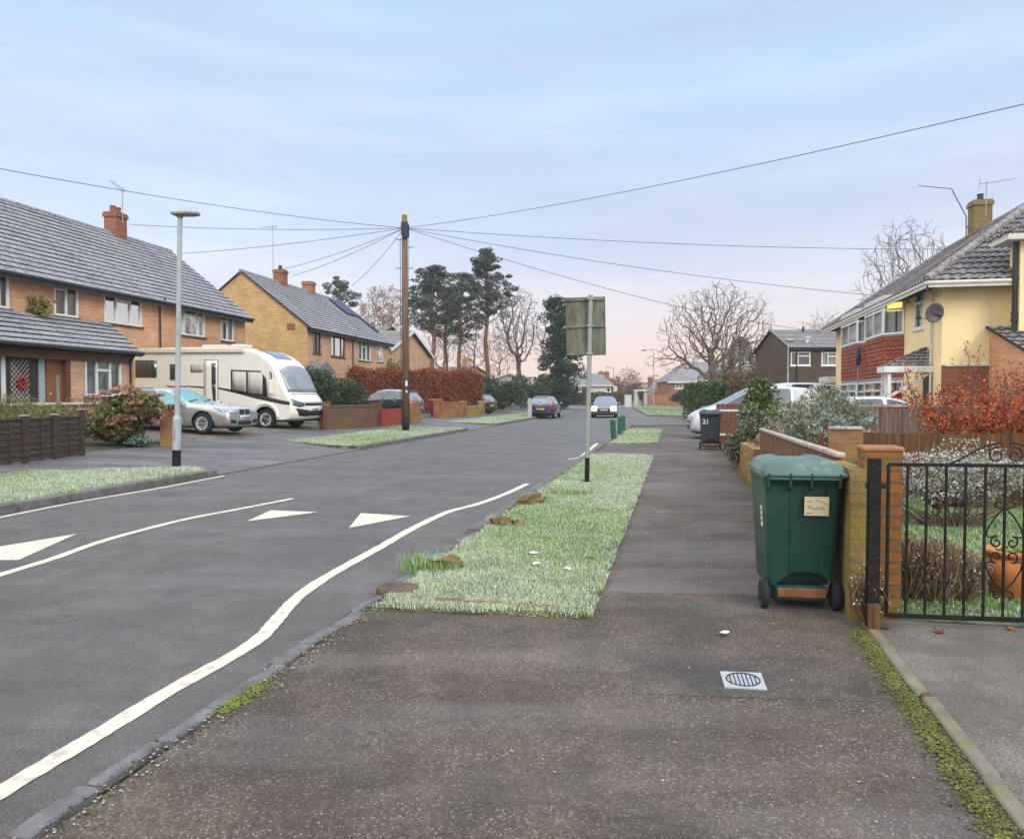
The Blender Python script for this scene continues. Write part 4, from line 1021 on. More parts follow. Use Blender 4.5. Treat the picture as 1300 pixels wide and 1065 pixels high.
gable_house('bungalow', 'low house with brown roof and chimney glimpsed between the pine trunks', A5, B5, A5.z, P(602, 465, 106).z, 10, .4, MT['brick_o'], MT['roof_b'], None, (), None, (4, 5, 4, 5, P(602, 465, 106).z - .8, P(602, 457, 106).z, MT['brick_o'], 1))
A6 = P(623, 482, 92); B6 = P(670, 487, 92)
gable_house('bungalow', 'white gabled bungalow behind the dark hedge by the parked dark car', A6, B6, A6.z, P(640, 474, 92).z, 8, .3, MT['offwhite'], MT['roof_far'], MT['white'])

# ---- the yellow rendered pair on the right
FR = Fr((16.9, 40.2), (-.2213, -.9752), .0)
sB = FR.hit(1062, 412)[0]; FR.o = FR.o + FR.d * sB
LR = FR.hit(1197, 351)[0]; zeR = FR.hit(1197, 351)[1]; DR = 8.0
t = thing('semi_detached_house', 'yellow rendered pair of houses with hung tile bays and hipped roof', 'house', FR.o, FR.rz)
wU = FR.rect(1161, 1172.5, 374, 419)
bays = [(1114, 1149, 378, 427, 425, 480), (1082, 1111.5, 399, 439, 436, 481)]
br = []
for (a, b, yt, yb, t0, t1) in bays:
    s1, z1 = FR.hit(b, yt, 0); s0, _ = FR.hit(a, yt, 0)
    br.append((min(s0, s1), max(s0, s1)))
bw = []
zbT = FR.hit(1130, 383, -.4)[1]; zbB = FR.hit(1130, 427, -.4)[1]; zhB = FR.hit(1130, 478, -.4)[1]
dor = FR.rect(1156, 1174, 462, 520)
mb = MB(); zpl = .95
facade(mb, 0, LR, zpl + .0, zeR + .05, 0, [wU], .1, 0); facade(mb, 0, LR, -.2, zpl, 0, [], .1, 1)
YB = FR.hitx(1250, 464, LR)
zsd = FR.hitx(1220, 463.5, LR)[1]
mb.poly([(LR, 0, zsd), (LR, DR, zsd), (LR, DR, zeR), (LR, 0, zeR)], 0); mb.poly([(LR, 0, -.2), (LR, DR, -.2), (LR, DR, zsd), (LR, 0, zsd)], 1)
mb.poly([(0, 0, -.2), (0, DR, -.2), (0, DR, zeR), (0, 0, zeR)], 0); mb.poly([(0, DR, -.2), (LR, DR, -.2), (LR, DR, zeR), (0, DR, zeR)], 0)
mb.build('wall', [MT['render'], MT['brick_r']], t, fixn=False)
MB().box(LR + .004, LR + .03, 0.1, DR, zsd - .03, zsd + .03).build('render_stop', MT['white'], t)
window(t, wU, 0, MT['white'], [(1, [.72])], 'net', MT['white'])
mb = MB(); zrR = zeR + 3.0; o = .6; c0, c1 = 4.0, LR - 4.0; k = 3.0 / 4; zf = zeR - .20
fl, fr_, bl, br_ = (-o, -o, zf), (LR + o, -o, zf), (-o, DR + o, zf), (LR + o, DR + o, zf); r0, r1 = (c0, 4, zrR), (c1, 4, zrR)
tiles(mb, fl, fr_, r1, r0, 16, 180, .05, .028); tiles(mb, fr_, br_, r1, r1, 16, 90, .05, .03); tiles(mb, br_, bl, r0, r1, 4, 8, .05); tiles(mb, bl, fl, r0, r0, 8, 8, .05)
mb.poly([(-o, -o, zf - .05), (LR + o, -o, zf - .05), (LR + o, DR + o, zf - .05), (-o, DR + o, zf - .05)], 1)
rf = mb.build('roof', [MT['roof_r'], MT['roof_dk']], t, fixn=False)
rb = MB()
for a, b in ((fr_, r1), (fl, r0), (r0, r1), (br_, r1)):
    a, b = V(a), V(b); n = int((b - a).length / .42)
    for i in range(n): rb.tube([a.lerp(b, i / n) + V((0, 0, .05)), a.lerp(b, (i + .97) / n) + V((0, 0, .05))], [.13, .12], 8)
rb.build('ridge_tiles', MT['roof_b'], rf, fixn=False)
mb = MB(); 
for a, b in ((fl, fr_), (fr_, br_)):
    a, b = V(a), V(b); mb.tube([a + V((0, 0, -.06)), b + V((0, 0, -.06))], .065, 8); mb.bar(a.lerp(b, .004) + V((0, 0, -.12)), b.lerp(a, .004) + V((0, 0, -.12)), .03, .16)
mb.build('gutter', MT['offwhite'], t, fixn=False)
xc = FR.hit(1244, 280, 4)[0]; zt = FR.hit(1244, 256, 4)[1]
chR = chimney(rf, xc - .34, xc + .34, 3.66, 4.34, zrR - 1.0, zt, brickmat('chimney_brick', (.25, .16, .07), (.20, .13, .06), (.2, .16, .1), stain=(.2, .17, .04)), 1, MT['black'])
xa, za = FR.hit(1259, 275, 3.7); aerial(t, (xa, 3.5, za), FR.hit(1259, 226, 3.5)[1] - za, R(60), 1.0)
# the long bent aerial on the chimney
pa, pb, pc, pd = [FR.hit(x, y, 3.3) for x, y in ((1226.5, 303), (1226.5, 275), (1208, 240), (1166, 236))]
mb = MB(); mb.tube([(pa[0], 3.3, pa[1]), (pb[0], 3.3, pb[1]), (pc[0], 3.3, pc[1])], .022, 6); mb.tube([(pc[0], 3.3, pc[1]), (pd[0], 3.3, pd[1])], .02, 6)
mb.tube([(pa[0], 3.3, pa[1] + .5), (xc, 3.6, pa[1] + .5)], .02, 5); mb.build('tv_aerial', MT['gutter'], t, fixn=False)
downpipe(t, FR.hit(1185.5, 400)[0], 0, 0, zeR - .1, MT['offwhite'])
sd, zd = FR.hit(1182, 397, -.35)
dm = MB(); dm.lathe([(0, .0), (.12, .012), (.22, .045), (.30, .085), (.305, .082), (.22, .035), (.12, .0), (0, -.012)], (0, 0, 0), 22, axis='y')
dish = dm.build('satellite_dish', M('dish_grey', (.10, .105, .11), .5, .2), t, smooth=True); dish.location = (sd, -.30, zd); dish.rotation_euler = (R(-15), 0, R(-70))
mb = MB(); mb.tube([(sd, -.02, zd - .1), (sd, -.3, zd - .02)], .02, 6); mb.tube([(sd, -.3, zd - .2), (sd - .5, -.55, zd - .12)], .012, 5); mb.box(sd - .56, sd - .44, -.62, -.5, zd - .15, zd - .08); mb.build('dish_arm', MT['gutter'], dish, fixn=False)
bpy.data.objects['dish_arm'].matrix_parent_inverse = Matrix.LocRotScale(dish.location, dish.rotation_euler, None).inverted()
sa, za = FR.hit(1153, 380); MB().box(sa - .13, sa + .13, -.09, -.003, za - .16, za + .16).build('alarm_box', M('orange_box', (.75, .25, .02), .5, .05), t, bevel=.015)
# angled bays: hung tiles between two storeys of windows
def bay_win(par, p, q, z0, z1, cols, back, lit=None):
    p, q = V((p[0], p[1], 0)), V((q[0], q[1], 0)); d = (q - p); Lb = d.length; f = MB()
    ow = window(par, (0, Lb, z0, z1), -.05, MT['white'], cols, back, None, bar=.075)
    ow.location = (p.x, p.y, 0); ow.rotation_euler = (0, 0, math.atan2(d.y, d.x))
    if lit: MB().poly([(.08, .10, z0 + (z1 - z0) * lit), (Lb - .08, .10, z0 + (z1 - z0) * lit), (Lb - .08, .10, z1 - .08), (.08, .10, z1 - .08)]).build('lit_blind', emit('lamp_lit_blind', (1.0, .78, .16), .95), ow)
    return ow
for i, (a, b) in enumerate(br):
    bp = .56; ch_ = min(.62, (b - a) * .3)
    P4 = [(a, 0), (a + ch_, -bp), (b - ch_, -bp), (b, 0)]
    zt_, zb_, zh = zeR - .12, zbB, zhB
    hb = MB()
    for (p, q) in zip(P4[:-1], P4[1:]):     # tile courses, each kicked out at its foot
        n = 9
        for k in range(n):
            z0_, z1_ = zh + (zb_ - zh) * k / n, zh + (zb_ - zh) * (k + 1) / n + .01; e = V((q[0] - p[0], q[1] - p[1], 0)).normalized(); nn = V((e.y, -e.x, 0)) * .03
            hb.poly([V((p[0], p[1], z0_)) + nn, V((q[0], q[1], z0_)) + nn, V((q[0], q[1], z1_)), V((p[0], p[1], z1_))])
    hb.build('hung_tiles', MT['hung'], t, fixn=False)
    sl_ = MB(); sl_.prism(P4, zb_ - .0, zb_ + .06, 'z'); sl_.prism(P4, zh - .14, zh - .005, 'z'); sl_.build('bay_ledge', MT['galv'], t)
    MB().prism(P4, -.2, .75, 'z').build('bay_base', MT['brick_r'], t)
    for k, (p, q) in enumerate(zip(P4[:-1], P4[1:])):
        wide = k == 1
        cols = [(1, [.72]), (1, [.72])] if wide else [(1, [.7])]
        bk = 'net' if k == 2 else ('frosted' if i == 1 else 'grey')
        bay_win(t, p, q, zb_ + .065, zt_, cols, bk, .66 if (i == 0 and k == 2) else None)
        bay_win(t, p, q, .76, zh - .15, cols, 'net')
    MB().prism([(a - .02, 0), (a + ch_ - .04, -bp - .05), (b - ch_ + .04, -bp - .05), (b + .02, 0)], zt_ + .004, zt_ + .16, 'z').build('bay_head', MT['offwhite'], t)
# slender dark bush-shaped ornament between the bays is a bare climber: vertical dark stem
sv, zv = FR.hit(1101.5, 465, -.5)
tag(MB().lathe([(0, .55), (.06, .65), (.10, .9), (.08, 1.2), (.03, 1.42), (0, 1.45)], FR.o + FR.d * sv + FR.n * -.85 + V((0, 0, zv - .6)), 10).build('folded_parasol', MT['blueblack'], None, smooth=True), 'dark folded parasol standing between the red tiled bays', 'parasol')
po_ = FR.o + FR.d * sv + FR.n * -.85
bpy.data.objects['folded_parasol'].location = (0, 0, 0)
pp = MB(); pp.tube([(po_.x, po_.y, .03), (po_.x, po_.y, zv + .9)], .025, 8); pp.lathe([(.24, .03), (.24, .1), (.05, .14)], (po_.x, po_.y, 0), 14); pp.build('pole', MT['galv'], bpy.data.objects['folded_parasol'], fixn=False)
# porch canopy with white posts
e0, zc0 = FR.hit(1113, 469, -1.3); e1, zc1 = FR.hit(1178, 463, 0)
e0 = FR.hit(1150, 468, -.7)[0] - .6; e1 = FR.hit(1180, 463, -.1)[0]; zc = FR.hit(1178, 464, -.2)[1]; zt = FR.hit(1165, 443, -.1)[1]
mb = MB(); xm = (e0 + e1) / 2
tiles(mb, (e0, -1.35, zc), (e1, -1.35, zc), (e1 - .55, -.05, zt), (e0 + .55, -.05, zt), 6, 40, .04, .02)
tiles(mb, (e0, 0, zc), (e0, -1.35, zc), (e0 + .55, -.05, zt), (e0 + .55, -.05, zt), 6, 20, .04, .02); tiles(mb, (e1, -1.35, zc), (e1, 0, zc), (e1 - .55, -.05, zt), (e1 - .55, -.05, zt), 6, 20, .04, .02)
cano = mb.build('porch_roof', [MT['roof_b'], MT['roof_dk']], t, fixn=False)
MB().box(e0 - .05, e1 + .05, -1.42, 0, zc - .2, zc - .003).build('fascia', MT['white'], cano)
for x in (e0 + .1, e1 - .1, xm): MB().box(x - .05, x + .05, -1.3, -1.2, 0, zc - .2).build('porch_post', MT['white'], t)
MB().bar((e1 - .1, -1.2, zc - .95), (e1 - .1, -.1, zc - .25), .06, .08).build('porch_brace', MT['white'], t)
d0 = MB().box(xm - .45, xm + .45, -.03, -.002, .1, 2.1).build('door', MT['darkdoor'], t)
wr = MB()
for j in range(9):
    g = j * .7; wr.lathe([(0, -.09), (.08, -.05), (.10, 0), (.08, .05), (0, .09)], (.12 * math.cos(g), 0, .12 * math.sin(g)), 7)
wo = wr.build('door_wreath', M('red_wreath', (.5, .02, .02), .5, .3, 20), None, smooth=True); tag(wo, 'red wreath hung in the white porch of the yellow house', 'wreath')
wo.location = FR.o + FR.d * (e1 - .25) + FR.n * -1.0 + V((0, 0, 1.5))
# brick lean-to on the side wall, roof sloping down towards the camera, then the taller wing with the black soil pipe
yl, zlt = FR.hitx(1256.5, 416, LR); xe, zle = FR.hit(1300, 442, yl); dq = (xe - LR); kq = (zlt - zle) / dq; dq = dq * 1.6; zle = zlt - kq * dq
mb = MB(); mb.poly([(LR, yl, -.1), (LR + dq, yl, -.1), (LR + dq, yl, zle), (LR, yl, zlt)]); mb.poly([(LR + dq, yl, -.1), (LR + dq, yl + 5, -.1), (LR + dq, yl + 5, zle), (LR + dq, yl, zle)])
mb.build('lean_to_wall', MT['brick_o'], t, fixn=False)
mb = MB(); tiles(mb, (LR + dq + .2, yl - .1, zle - kq * .2 + .02), (LR + dq + .2, yl + 5, zle - kq * .2 + .02), (LR, yl + 5, zlt + .02), (LR, yl - .1, zlt + .02), 9, 40, .05, .03); mb.bar((LR, yl - .1, zlt + .02), (LR + dq + .2, yl - .1, zle - kq * .2 + .02), .02, .08, 1)
mb.build('lean_to_roof', [MT['roof_r'], MT['roof_dk']], t, fixn=False)
dw = .75; yw, zw = FR.hitx(1296, 306, LR + dw)
MB().box(LR + .002, LR + dw, yw, yw + 5, zlt - .6, zw).build('rear_wing', MT['render'], t); MB().box(LR - .2, LR + dw + .35, yw - .45, yw + 5, zw + .002, zw + .16).build('rear_wing_eave', MT['offwhite'], t)
mb = MB(); tiles(mb, (LR - .2, yw - .5, zw + .17), (LR + dw + .4, yw - .5, zw + .17), (LR + dw + .4, yw + 4, zw + 2.6), (LR - .2, yw + 4, zw + 2.6), 9, 12, .05, .03); mb.build('rear_wing_roof', [MT['roof_r'], MT['roof_dk']], t, fixn=False)
mb = MB(); mb.tube([(LR + dw - .12, yw - .09, zlt - .6), (LR + dw - .12, yw - .09, zw - .02)], .07, 10)
for z in (zeR - .3, zeR - 1.3, zlt + .1): mb.tube([(LR + dw - .12, yw - .09, z), (LR + dw - .12, yw - .09, z + .12)], .09, 10)
mb.build('soil_pipe', MT['gutter'], t, fixn=False)
# flat-roofed garage at the far end
gx = FR.hit(1070, 472, 0)[0]
mb = MB(); mb.box(-2.6, -.05, -.2, 5, -.1, 2.15, 0); mb.box(-2.75, -.052, -.4, 5, 2.15, 2.5, 1)
gar = thing('garage', 'small flat-roofed brick garage with white fascia at the yellow house', 'garage', FR.o, FR.rz)
MB().box(-2.6, -.05, -.2, 5, -.1, 2.15).build('wall', MT['brick_r'], gar); MB().box(-2.75, -.052, -.4, 5, 2.154, 2.5).build('roof', MT['offwhite'], gar)

# ---- brown house across the end of the gardens
YH = 56.0; A = P(1003, 441, YH); Bx = P(1080, 441, YH).x + 4
fB = Fr((A.x, YH), (1, 0.0), 0)
t = thing('brown_house', 'dark brown two-storey house with grey roof and white windows', 'house', fB.o, fB.rz)
rs_ = [(fB.rect(1004, 1029, 446.5, 464), [(1, []), (1.7, [.68])], 'dusk'), (fB.rect(1043, 1062.5, 447, 464), [(1, []), (1.3, [.68])], 'net')]
LB = Bx - A.x; zb = A.z
mb = MB(); facade(mb, 0, LB, -.1, zb, 0, [r[0] for r in rs_]); zrb = P(1003, 421, YH + 4).z
mb.poly([(0, 0, -.1), (0, 8, -.1), (0, 8, zb), (0, 4, zrb), (0, 0, zb)]); mb.poly([(LB, 0, -.1), (LB, 8, -.1), (LB, 8, zb), (LB, 4, zrb), (LB, 0, zb)]); mb.poly([(0, 8, -.1), (LB, 8, -.1), (LB, 8, zb), (0, 8, zb)])
mb.build('wall', MT['brick_dk'], t, fixn=False)
for r, cols, bk in rs_: window(t, r, 0, MT['white'], cols, bk, MT['white'], bar=.08)
rfb = gable_roof(t, 0, LB, 0, 8, zb, zrb, 4, 12, [MT['roof_far'], MT['roof_dk']], over=.25, vx=.2)
mb = MB(); mb.tube([(2.3, 3.6, zrb - .5), (2.3, 3.6, zrb + .35)], .09, 8); mb.build('flue', MT['gutter'], rfb)
mb = MB(); xq = fB.hit(1030, 440)[0]; mb.tube([(xq, .8, zb + .35), (xq, .8, zb + .75)], .1, 8); mb.box(xq - .2, xq + .2, .65, .95, zb + .75, zb + .85); mb.build('roof_vent', MT['offwhite'], rfb)
downpipe(t, .5, 0, 0, zb)
# ---- red brick houses across the green
def hip_house(label, x0, x1, ye, yr, Y, dep, wall, rm, wins, chim=None, name='brick_house', fl=.35, fr=.35):
    a = P(x0, ye, Y); b = P(x1, ye, Y); zr = P(x0, yr, Y + dep / 2).z; f = Fr((a.x, Y), (1, 0), 0); L = b.x - a.x; ze = a.z
    t = thing(name, label, 'house', f.o, 0); ws = [(f.rect(*w_[:4]), w_[4], w_[5]) for w_ in wins]
    mb = MB(); facade(mb, 0, L, -.1, ze, 0, [w_[0] for w_ in ws])
    for q in ([(0, 0), (0, dep)], [(L, 0), (L, dep)], [(0, dep), (L, dep)]): mb.poly([(q[0][0], q[0][1], -.1), (q[1][0], q[1][1], -.1), (q[1][0], q[1][1], ze), (q[0][0], q[0][1], ze)])
    mb.build('wall', wall, t, fixn=False)
    for w_ in ws: window(t, w_[0], 0, MT['white'], w_[1], w_[2], MT['white'], bar=.1)
    o = .4; mb = MB(); A, B_, C_, D = (-o, -o, ze), (L + o, -o, ze), (L + o, dep + o, ze), (-o, dep + o, ze); r0, r1 = (L * fl, dep / 2, zr), (L * (1 - fr), dep / 2, zr)
    tiles(mb, A, B_, r1, r0, 10, 6, .05); tiles(mb, B_, C_, r1, r1, 10, 4, .05); tiles(mb, D, A, r0, r0, 10, 4, .05); tiles(mb, C_, D, r0, r1, 4, 4, .05); mb.poly([A, B_, C_, D], 1)
    rf = mb.build('roof', [rm, MT['roof_dk']], t, fixn=False)
    MB().box(-o, L + o, -o - .06, -o, ze - .2, ze + .02).build('fascia', MT['offwhite'], rf)
    for c in (chim or []):
        s, zt = f.hit(c[0], c[1], dep / 2); chimney(rf, s - c[2], s + c[2], dep / 2 - .4, dep / 2 + .4, ze + .3, zt, MT['brick_r'], 2)
    return t
MT['brick_far'] = brickmat('far_red_brick', (.38, .13, .07), (.30, .10, .055), (.3, .2, .15))
hip_house('red brick house with grey hipped roof behind the spreading oak', 850, 945, 484.5, 459, 112, 10, MT['brick_far'], MT['roof_far'], [(857, 867, 486, 493.5, [(1, []), (1, [])], 'beige')], None, fl=.32, fr=.2)
hip_house('low grey-roofed house with a red chimney beside the red brick house', 828, 852, 497, 481, 122, 9, MT['offwhite'], MT['roof_far'], [(832, 846, 498.5, 502, [(1, []), (1, []), (1, [])], 'dark')], [(826.5, 479, .5)], fl=.5, fr=.05)
hip_house('pale house with long roof and tall red chimney beyond the sign post', 731, 776, 489, 474, 130, 9, MT['offwhite'], MT['roof_far'], [(738, 745, 491, 497, [(1, []), (1, [])], 'dark'), (770, 775, 492, 498, [(1, [])], 'dark')], [(766.5, 472, .9)], fl=.05, fr=.2)
# ================================================================== VEHICLES
def evald(o):
    dg = bpy.context.evaluated_depsgraph_get(); e = o.evaluated_get(dg)
    return bpy.data.meshes.new_from_object(e, depsgraph=dg)
def sheet_grid(bvh, axis, sgn, top, bot, nu, nv, off):
    """skin patch hugging a body: top and bottom are lists of 2-D points seen along the axis"""
    vs, ok = [], True
    def lerp_list(L, f):
        f *= len(L) - 1; i = min(int(f), len(L) - 2); f -= i
        return (L[i][0] + (L[i + 1][0] - L[i][0]) * f, L[i][1] + (L[i + 1][1] - L[i][1]) * f)
    last = None
    for j in range(nv + 1):
        for i in range(nu + 1):
            a, b = lerp_list(top, i / nu), lerp_list(bot, i / nu); f = j / nv; h, z = a[0] + (b[0] - a[0]) * f, a[1] + (b[1] - a[1]) * f
            if axis == 'x': o, d = V((sgn * 9, h, z)), V((-sgn, 0, 0))
            else: o, d = V((h, sgn * 9, z)), V((0, -sgn, 0))
            loc, no, idx, dist = bvh.ray_cast(o, d)
            if loc is None: loc = last or V((0, 0, z)); no = -d
            last = loc; vs.append(loc + (no if no.dot(d) < 0 else -no) * off)
    fs = [(j * (nu + 1) + i, j * (nu + 1) + i + 1, (j + 1) * (nu + 1) + i + 1, (j + 1) * (nu + 1) + i) for j in range(nv) for i in range(nu)]
    return vs, fs
class Skin:
    def __init__(s, me, par): s.bvh = BVHTree.FromPolygons([v.co.copy() for v in me.vertices], [list(p.vertices) for p in me.polygons]); s.par = par
    def patch(s, name, mat, axis, sgn, top, bot, nu=8, nv=4, off=.006, thick=.006, par=None):
        vs, fs = sheet_grid(s.bvh, axis, sgn, top, bot, nu, nv, off); me = bpy.data.meshes.new(name); me.from_pydata([tuple(v) for v in vs], [], fs); me.materials.append(mat)
        me.polygons.foreach_set('use_smooth', [True] * len(fs))
        bm = bmesh.new(); bm.from_mesh(me); bmesh.ops.recalc_face_normals(bm, faces=bm.faces); bm.to_mesh(me); bm.free()
        o = link(name, me, par or s.par); m = o.modifiers.new('s', 'SOLIDIFY'); m.thickness = thick; m.offset = 0
        return o
def wheel(par, x, y, r, wd, spokes=5, rimm=None, side=1, spw=.05, twin=False):
    mb = MB(); h = wd / 2
    mb.lathe([(r * .64, -h * .8), (r * .66, -h), (r * .9, -h), (r * .97, -h * .8), (r, -h * .45), (r, h * .45), (r * .97, h * .8), (r * .9, h), (r * .66, h), (r * .64, h * .8)], (0, 0, 0), 30, axis='y')
    w_ = mb.build('wheel', MT['tyre'], par, smooth=True); w_.location = (x, y, r)
    rm = MB(); f = side * h
    rm.lathe([(r * .66, f * .8), (r * .64, f * .98), (r * .58, f * .98), (r * .55, f * .55), (r * .50, f * .1)], (0, 0, 0), 30, axis='y', m=0)
    rm.lathe([(r * .55, -f * .05), (0, -f * .05)], (0, 0, 0), 24, axis='y', m=1)
    rm.lathe([(0, f * .72), (r * .10, f * .7), (r * .13, f * .5), (r * .13, 0)], (0, 0, 0), 14, axis='y')
    for k in range(spokes):
        for dg in ((-.11, .11) if twin else (0,)):
            g = 2 * math.pi * k / spokes + .3
            a = (math.cos(g) * r * .08, f * .55, math.sin(g) * r * .08); b = (math.cos(g + dg) * r * .60, f * .78, math.sin(g + dg) * r * .60)
            rm.bar(a, b, spw * r * 3, .02, up=(0, 1, 0))
    rm.build('rim', [rimm or MT['alloy'], MT['black']], w_, fixn=True)
    return w_
TMPM = [M('glass_region_%s' % 'abcdefgh'[k], (.1, .1, .1)) for k in range(8)]
def car_body(st, paint_m, arches, glass, pillars=(), dark=None, sub=2):
    """st: stations front to rear (x, z bottom, z belt, z top, half width, half width at top)"""
    bm = bmesh.new(); rings = []
    for (x, zb, zs, zt, w_, wt) in st:
        zm = zb + (zs - zb) * .55
        half = [(0, zb), (w_ * .80, zb), (w_ * .955, zb + .07), (w_, zm), (w_ * .965, zs), (wt, zt - min(.05, (zt - zs) * .35)), (wt * .72, zt - .004), (0, zt + .012)]
        rings.append([bm.verts.new((x, y, z)) for y, z in half] + [bm.verts.new((x, -y, z)) for y, z in half[-2:0:-1]])
    n = len(rings[0]); tags = {}
    for i in range(len(rings) - 1):
        for j in range(n):
            f = bm.faces.new((rings[i][j], rings[i][(j + 1) % n], rings[i + 1][(j + 1) % n], rings[i + 1][j])); f.smooth = True; tags[(i, j)] = f
    bm.faces.new(rings[0]); bm.faces.new(rings[-1][::-1])
    for f in bm.faces: f.smooth = True
    # rings: 4-5 right side glass (y>0), mirrored j = n-5; roof 5-6,6-7 and mirrors
    side = {1: 4, -1: n - 5}; roof = [5, 6, n - 7, n - 6]
    regions = [('windscreen', [(i, j) for i in glass['front'] for j in roof])] if glass.get('front') else []
    if glass.get('rear'): regions.append(('rear_window', [(i, j) for i in glass['rear'] for j in roof]))
    for sg in (1, -1):
        for rng in glass['side']: regions.append(('side_window', [(i, side[sg]) for i in rng]))
    marks = []; cl = bm.edges.layers.float.new('crease_edge'); cv = bm.verts.layers.float.new('crease_vert')
    for k, (nm, idx) in enumerate(regions):
        fs = [tags[i] for i in idx if i in tags and tags[i].is_valid]
        corner = [v for v in {v for f in fs for v in f.verts}]
        bmesh.ops.inset_region(bm, faces=fs, thickness=.022, depth=-.004, use_even_offset=True)
        for f in fs:
            f.material_index = k + 1
            for e in f.edges:
                if any(g not in fs for g in e.link_faces): e[cl] = 1.0
            for v in f.verts:
                if sum(g in fs for g in v.link_faces) == 1: v[cv] = .85
        marks.append(nm)
    bmesh.ops.recalc_face_normals(bm, faces=bm.faces)
    me = bpy.data.meshes.new('body'); bm.to_mesh(me); bm.free()
    me.materials.append(paint_m)
    for k, nm in enumerate(marks): me.materials.append(TMPM[k])
    me.materials.append(MT['black'])
    o = link('body', me); m = o.modifiers.new('s', 'SUBSURF'); m.levels = sub; m.render_levels = sub
    cut = MB()
    for (x, r, zc) in arches:
        for sg in (1, -1):
            cut.lathe([(0, .42), (r, .42), (r, 1.4), (0, 1.4)] if sg > 0 else [(0, -1.4), (r, -1.4), (r, -.42), (0, -.42)], (x, 0, zc), 32, axis='y')
    co = cut.build('cut', MT['black']); co.data.polygons.foreach_set('material_index', [0] * len(co.data.polygons))
    bo = o.modifiers.new('b', 'BOOLEAN'); bo.object = co; bo.operation = 'DIFFERENCE'; bo.solver = 'EXACT'
    try: bo.material_mode = 'TRANSFER'
    except Exception: pass
    me2 = evald(o); bpy.data.objects.remove(o); bpy.data.objects.remove(co)
    return me2, marks
def finish_body(me2, marks, par, mats=None, gm=None):
    """split the glass off the painted shell so that each window is a part"""
    out = []; names_ = [m.name if m else '' for m in me2.materials]; ix = [names_.index(TMPM[k].name) for k in range(len(marks))]
    bm = bmesh.new(); bm.from_mesh(me2)
    for k, nm in enumerate(marks):
        b2 = bm.copy(); bmesh.ops.delete(b2, geom=[f for f in b2.faces if f.material_index != ix[k]], context='FACES')
        if b2.faces:
            for f in b2.faces: f.material_index = 0
            m3 = bpy.data.meshes.new(nm); b2.to_mesh(m3); m3.materials.append((gm or {}).get(nm, MT['carglass'])); out.append(link(nm, m3, par))
        b2.free()
    bmesh.ops.delete(bm, geom=[f for f in bm.faces if f.material_index in ix], context='FACES')
    m4 = bpy.data.meshes.new('body'); bm.to_mesh(m4); bm.free()
    for m in me2.materials: m4.materials.append(m)
    b = link('body', m4, par); b.name = 'body'
    return b
HATCH = [(2.08, .30, .50, .56, .62, .50), (2.05, .22, .55, .68, .72, .60), (1.92, .20, .62, .76, .82, .72), (1.55, .19, .72, .87, .86, .76), (1.15, .19, .82, .95, .87, .76), (.82, .19, .88, 1.01, .87, .74), (.10, .19, .92, 1.41, .875, .60), (-.32, .19, .93, 1.475, .88, .60), (-.37, .19, .93, 1.478, .88, .60), (-1.08, .19, .95, 1.46, .88, .59), (-1.13, .19, .95, 1.455, .88, .59), (-1.62, .20, .98, 1.385, .87, .55), (-1.93, .24, .97, 1.02, .83, .66), (-2.04, .28, .85, .93, .76, .66), (-2.09, .36, .62, .70, .68, .58)]
HG = dict(front=[5], rear=[11], side=[[5, 6], [8], [10]])
def build_car(name, label, loc, head, st, G_, paintm, arches=((1.30, .37, .31), (-1.28, .37, .31)), wr=.31, wd=.205, track=.76, group=None, front=None, rear=None, rims=5, twin=False, gm=None, mirrors=(.62, .96), plate=('w', 'y'), cat='car', dims=None, handles=((-.35, .84), (-1.15, .86))):
    t = thing(name, label, cat, loc, head, group)
    if dims: st = [(x * dims[0], zb * dims[2], zs * dims[2], zt * dims[2], w_ * dims[1], wt * dims[1]) for x, zb, zs, zt, w_, wt in st]; arches = [(x * dims[0], r, z) for x, r, z in arches]
    me2, marks = car_body(st, paintm, arches, G_)
    sk = Skin(me2, t); finish_body(me2, marks, t, None, gm)
    for (x, r, z) in arches:
        for sg in (1, -1): wheel(t, x, sg * track, wr, wd, rims, None, sg, .05, twin)
    MB().box(st[-2][0] * .93, st[1][0] * .93, -.6, .6, .17, .34).build('underbody', MT['black'], t)
    mx, mz = mirrors; wM = st[6][4]
    for sg in (1, -1):
        mb = MB(); mb.lathe([(0, -.075), (.05, -.065), (.075, 0), (.065, .06), (0, .07)], (0, 0, 0), 12, axis='x'); mo = mb.build('wing_mirror', paintm, t, smooth=True); mo.location = (mx, sg * (wM + .09), mz); mo.scale = (1, 1.5, .95)
        st_ = MB(); st_.tube([(0, -sg * .08, -.03), (0, -sg * .0, 0)], .02, 6); st_.build('mirror_arm', MT['black'], mo)
        for hx, hz in handles:
            if dims: hx *= dims[0]
            vs = sk.patch('door_handle', paintm, 'y', sg, [(hx - .09, hz + .014), (hx + .09, hz + .014)], [(hx - .09, hz - .014), (hx + .09, hz - .014)], 4, 1, .016, .02)
        # door shut lines
        for xx in (st[5][0] - .05, st[8][0] - .02, st[10][0] - .18):
            sk.patch('door_gap', MT['black'], 'y', sg, [(xx - .005, st[7][2] + .0), (xx + .005, st[7][2] + .0)], [(xx - .005, .32), (xx + .005, .32)], 1, 8, .0015, .002)
    if front: front(t, sk)
    if rear: rear(t, sk)
    return t, sk
def digits(par, mat, x, sgn, z, w_, n=7, h=.05):
    """unreadable plate characters as the photo shows them: short dark strokes"""
    mb = MB()
    for k in range(n):
        y = (k - (n - 1) / 2) * w_ / n
        mb.box(min(x, x + sgn * .003), max(x, x + sgn * .003), y - .016, y + .016, z - h / 2, z + h / 2)
    return mb.build('plate_characters', mat, par)
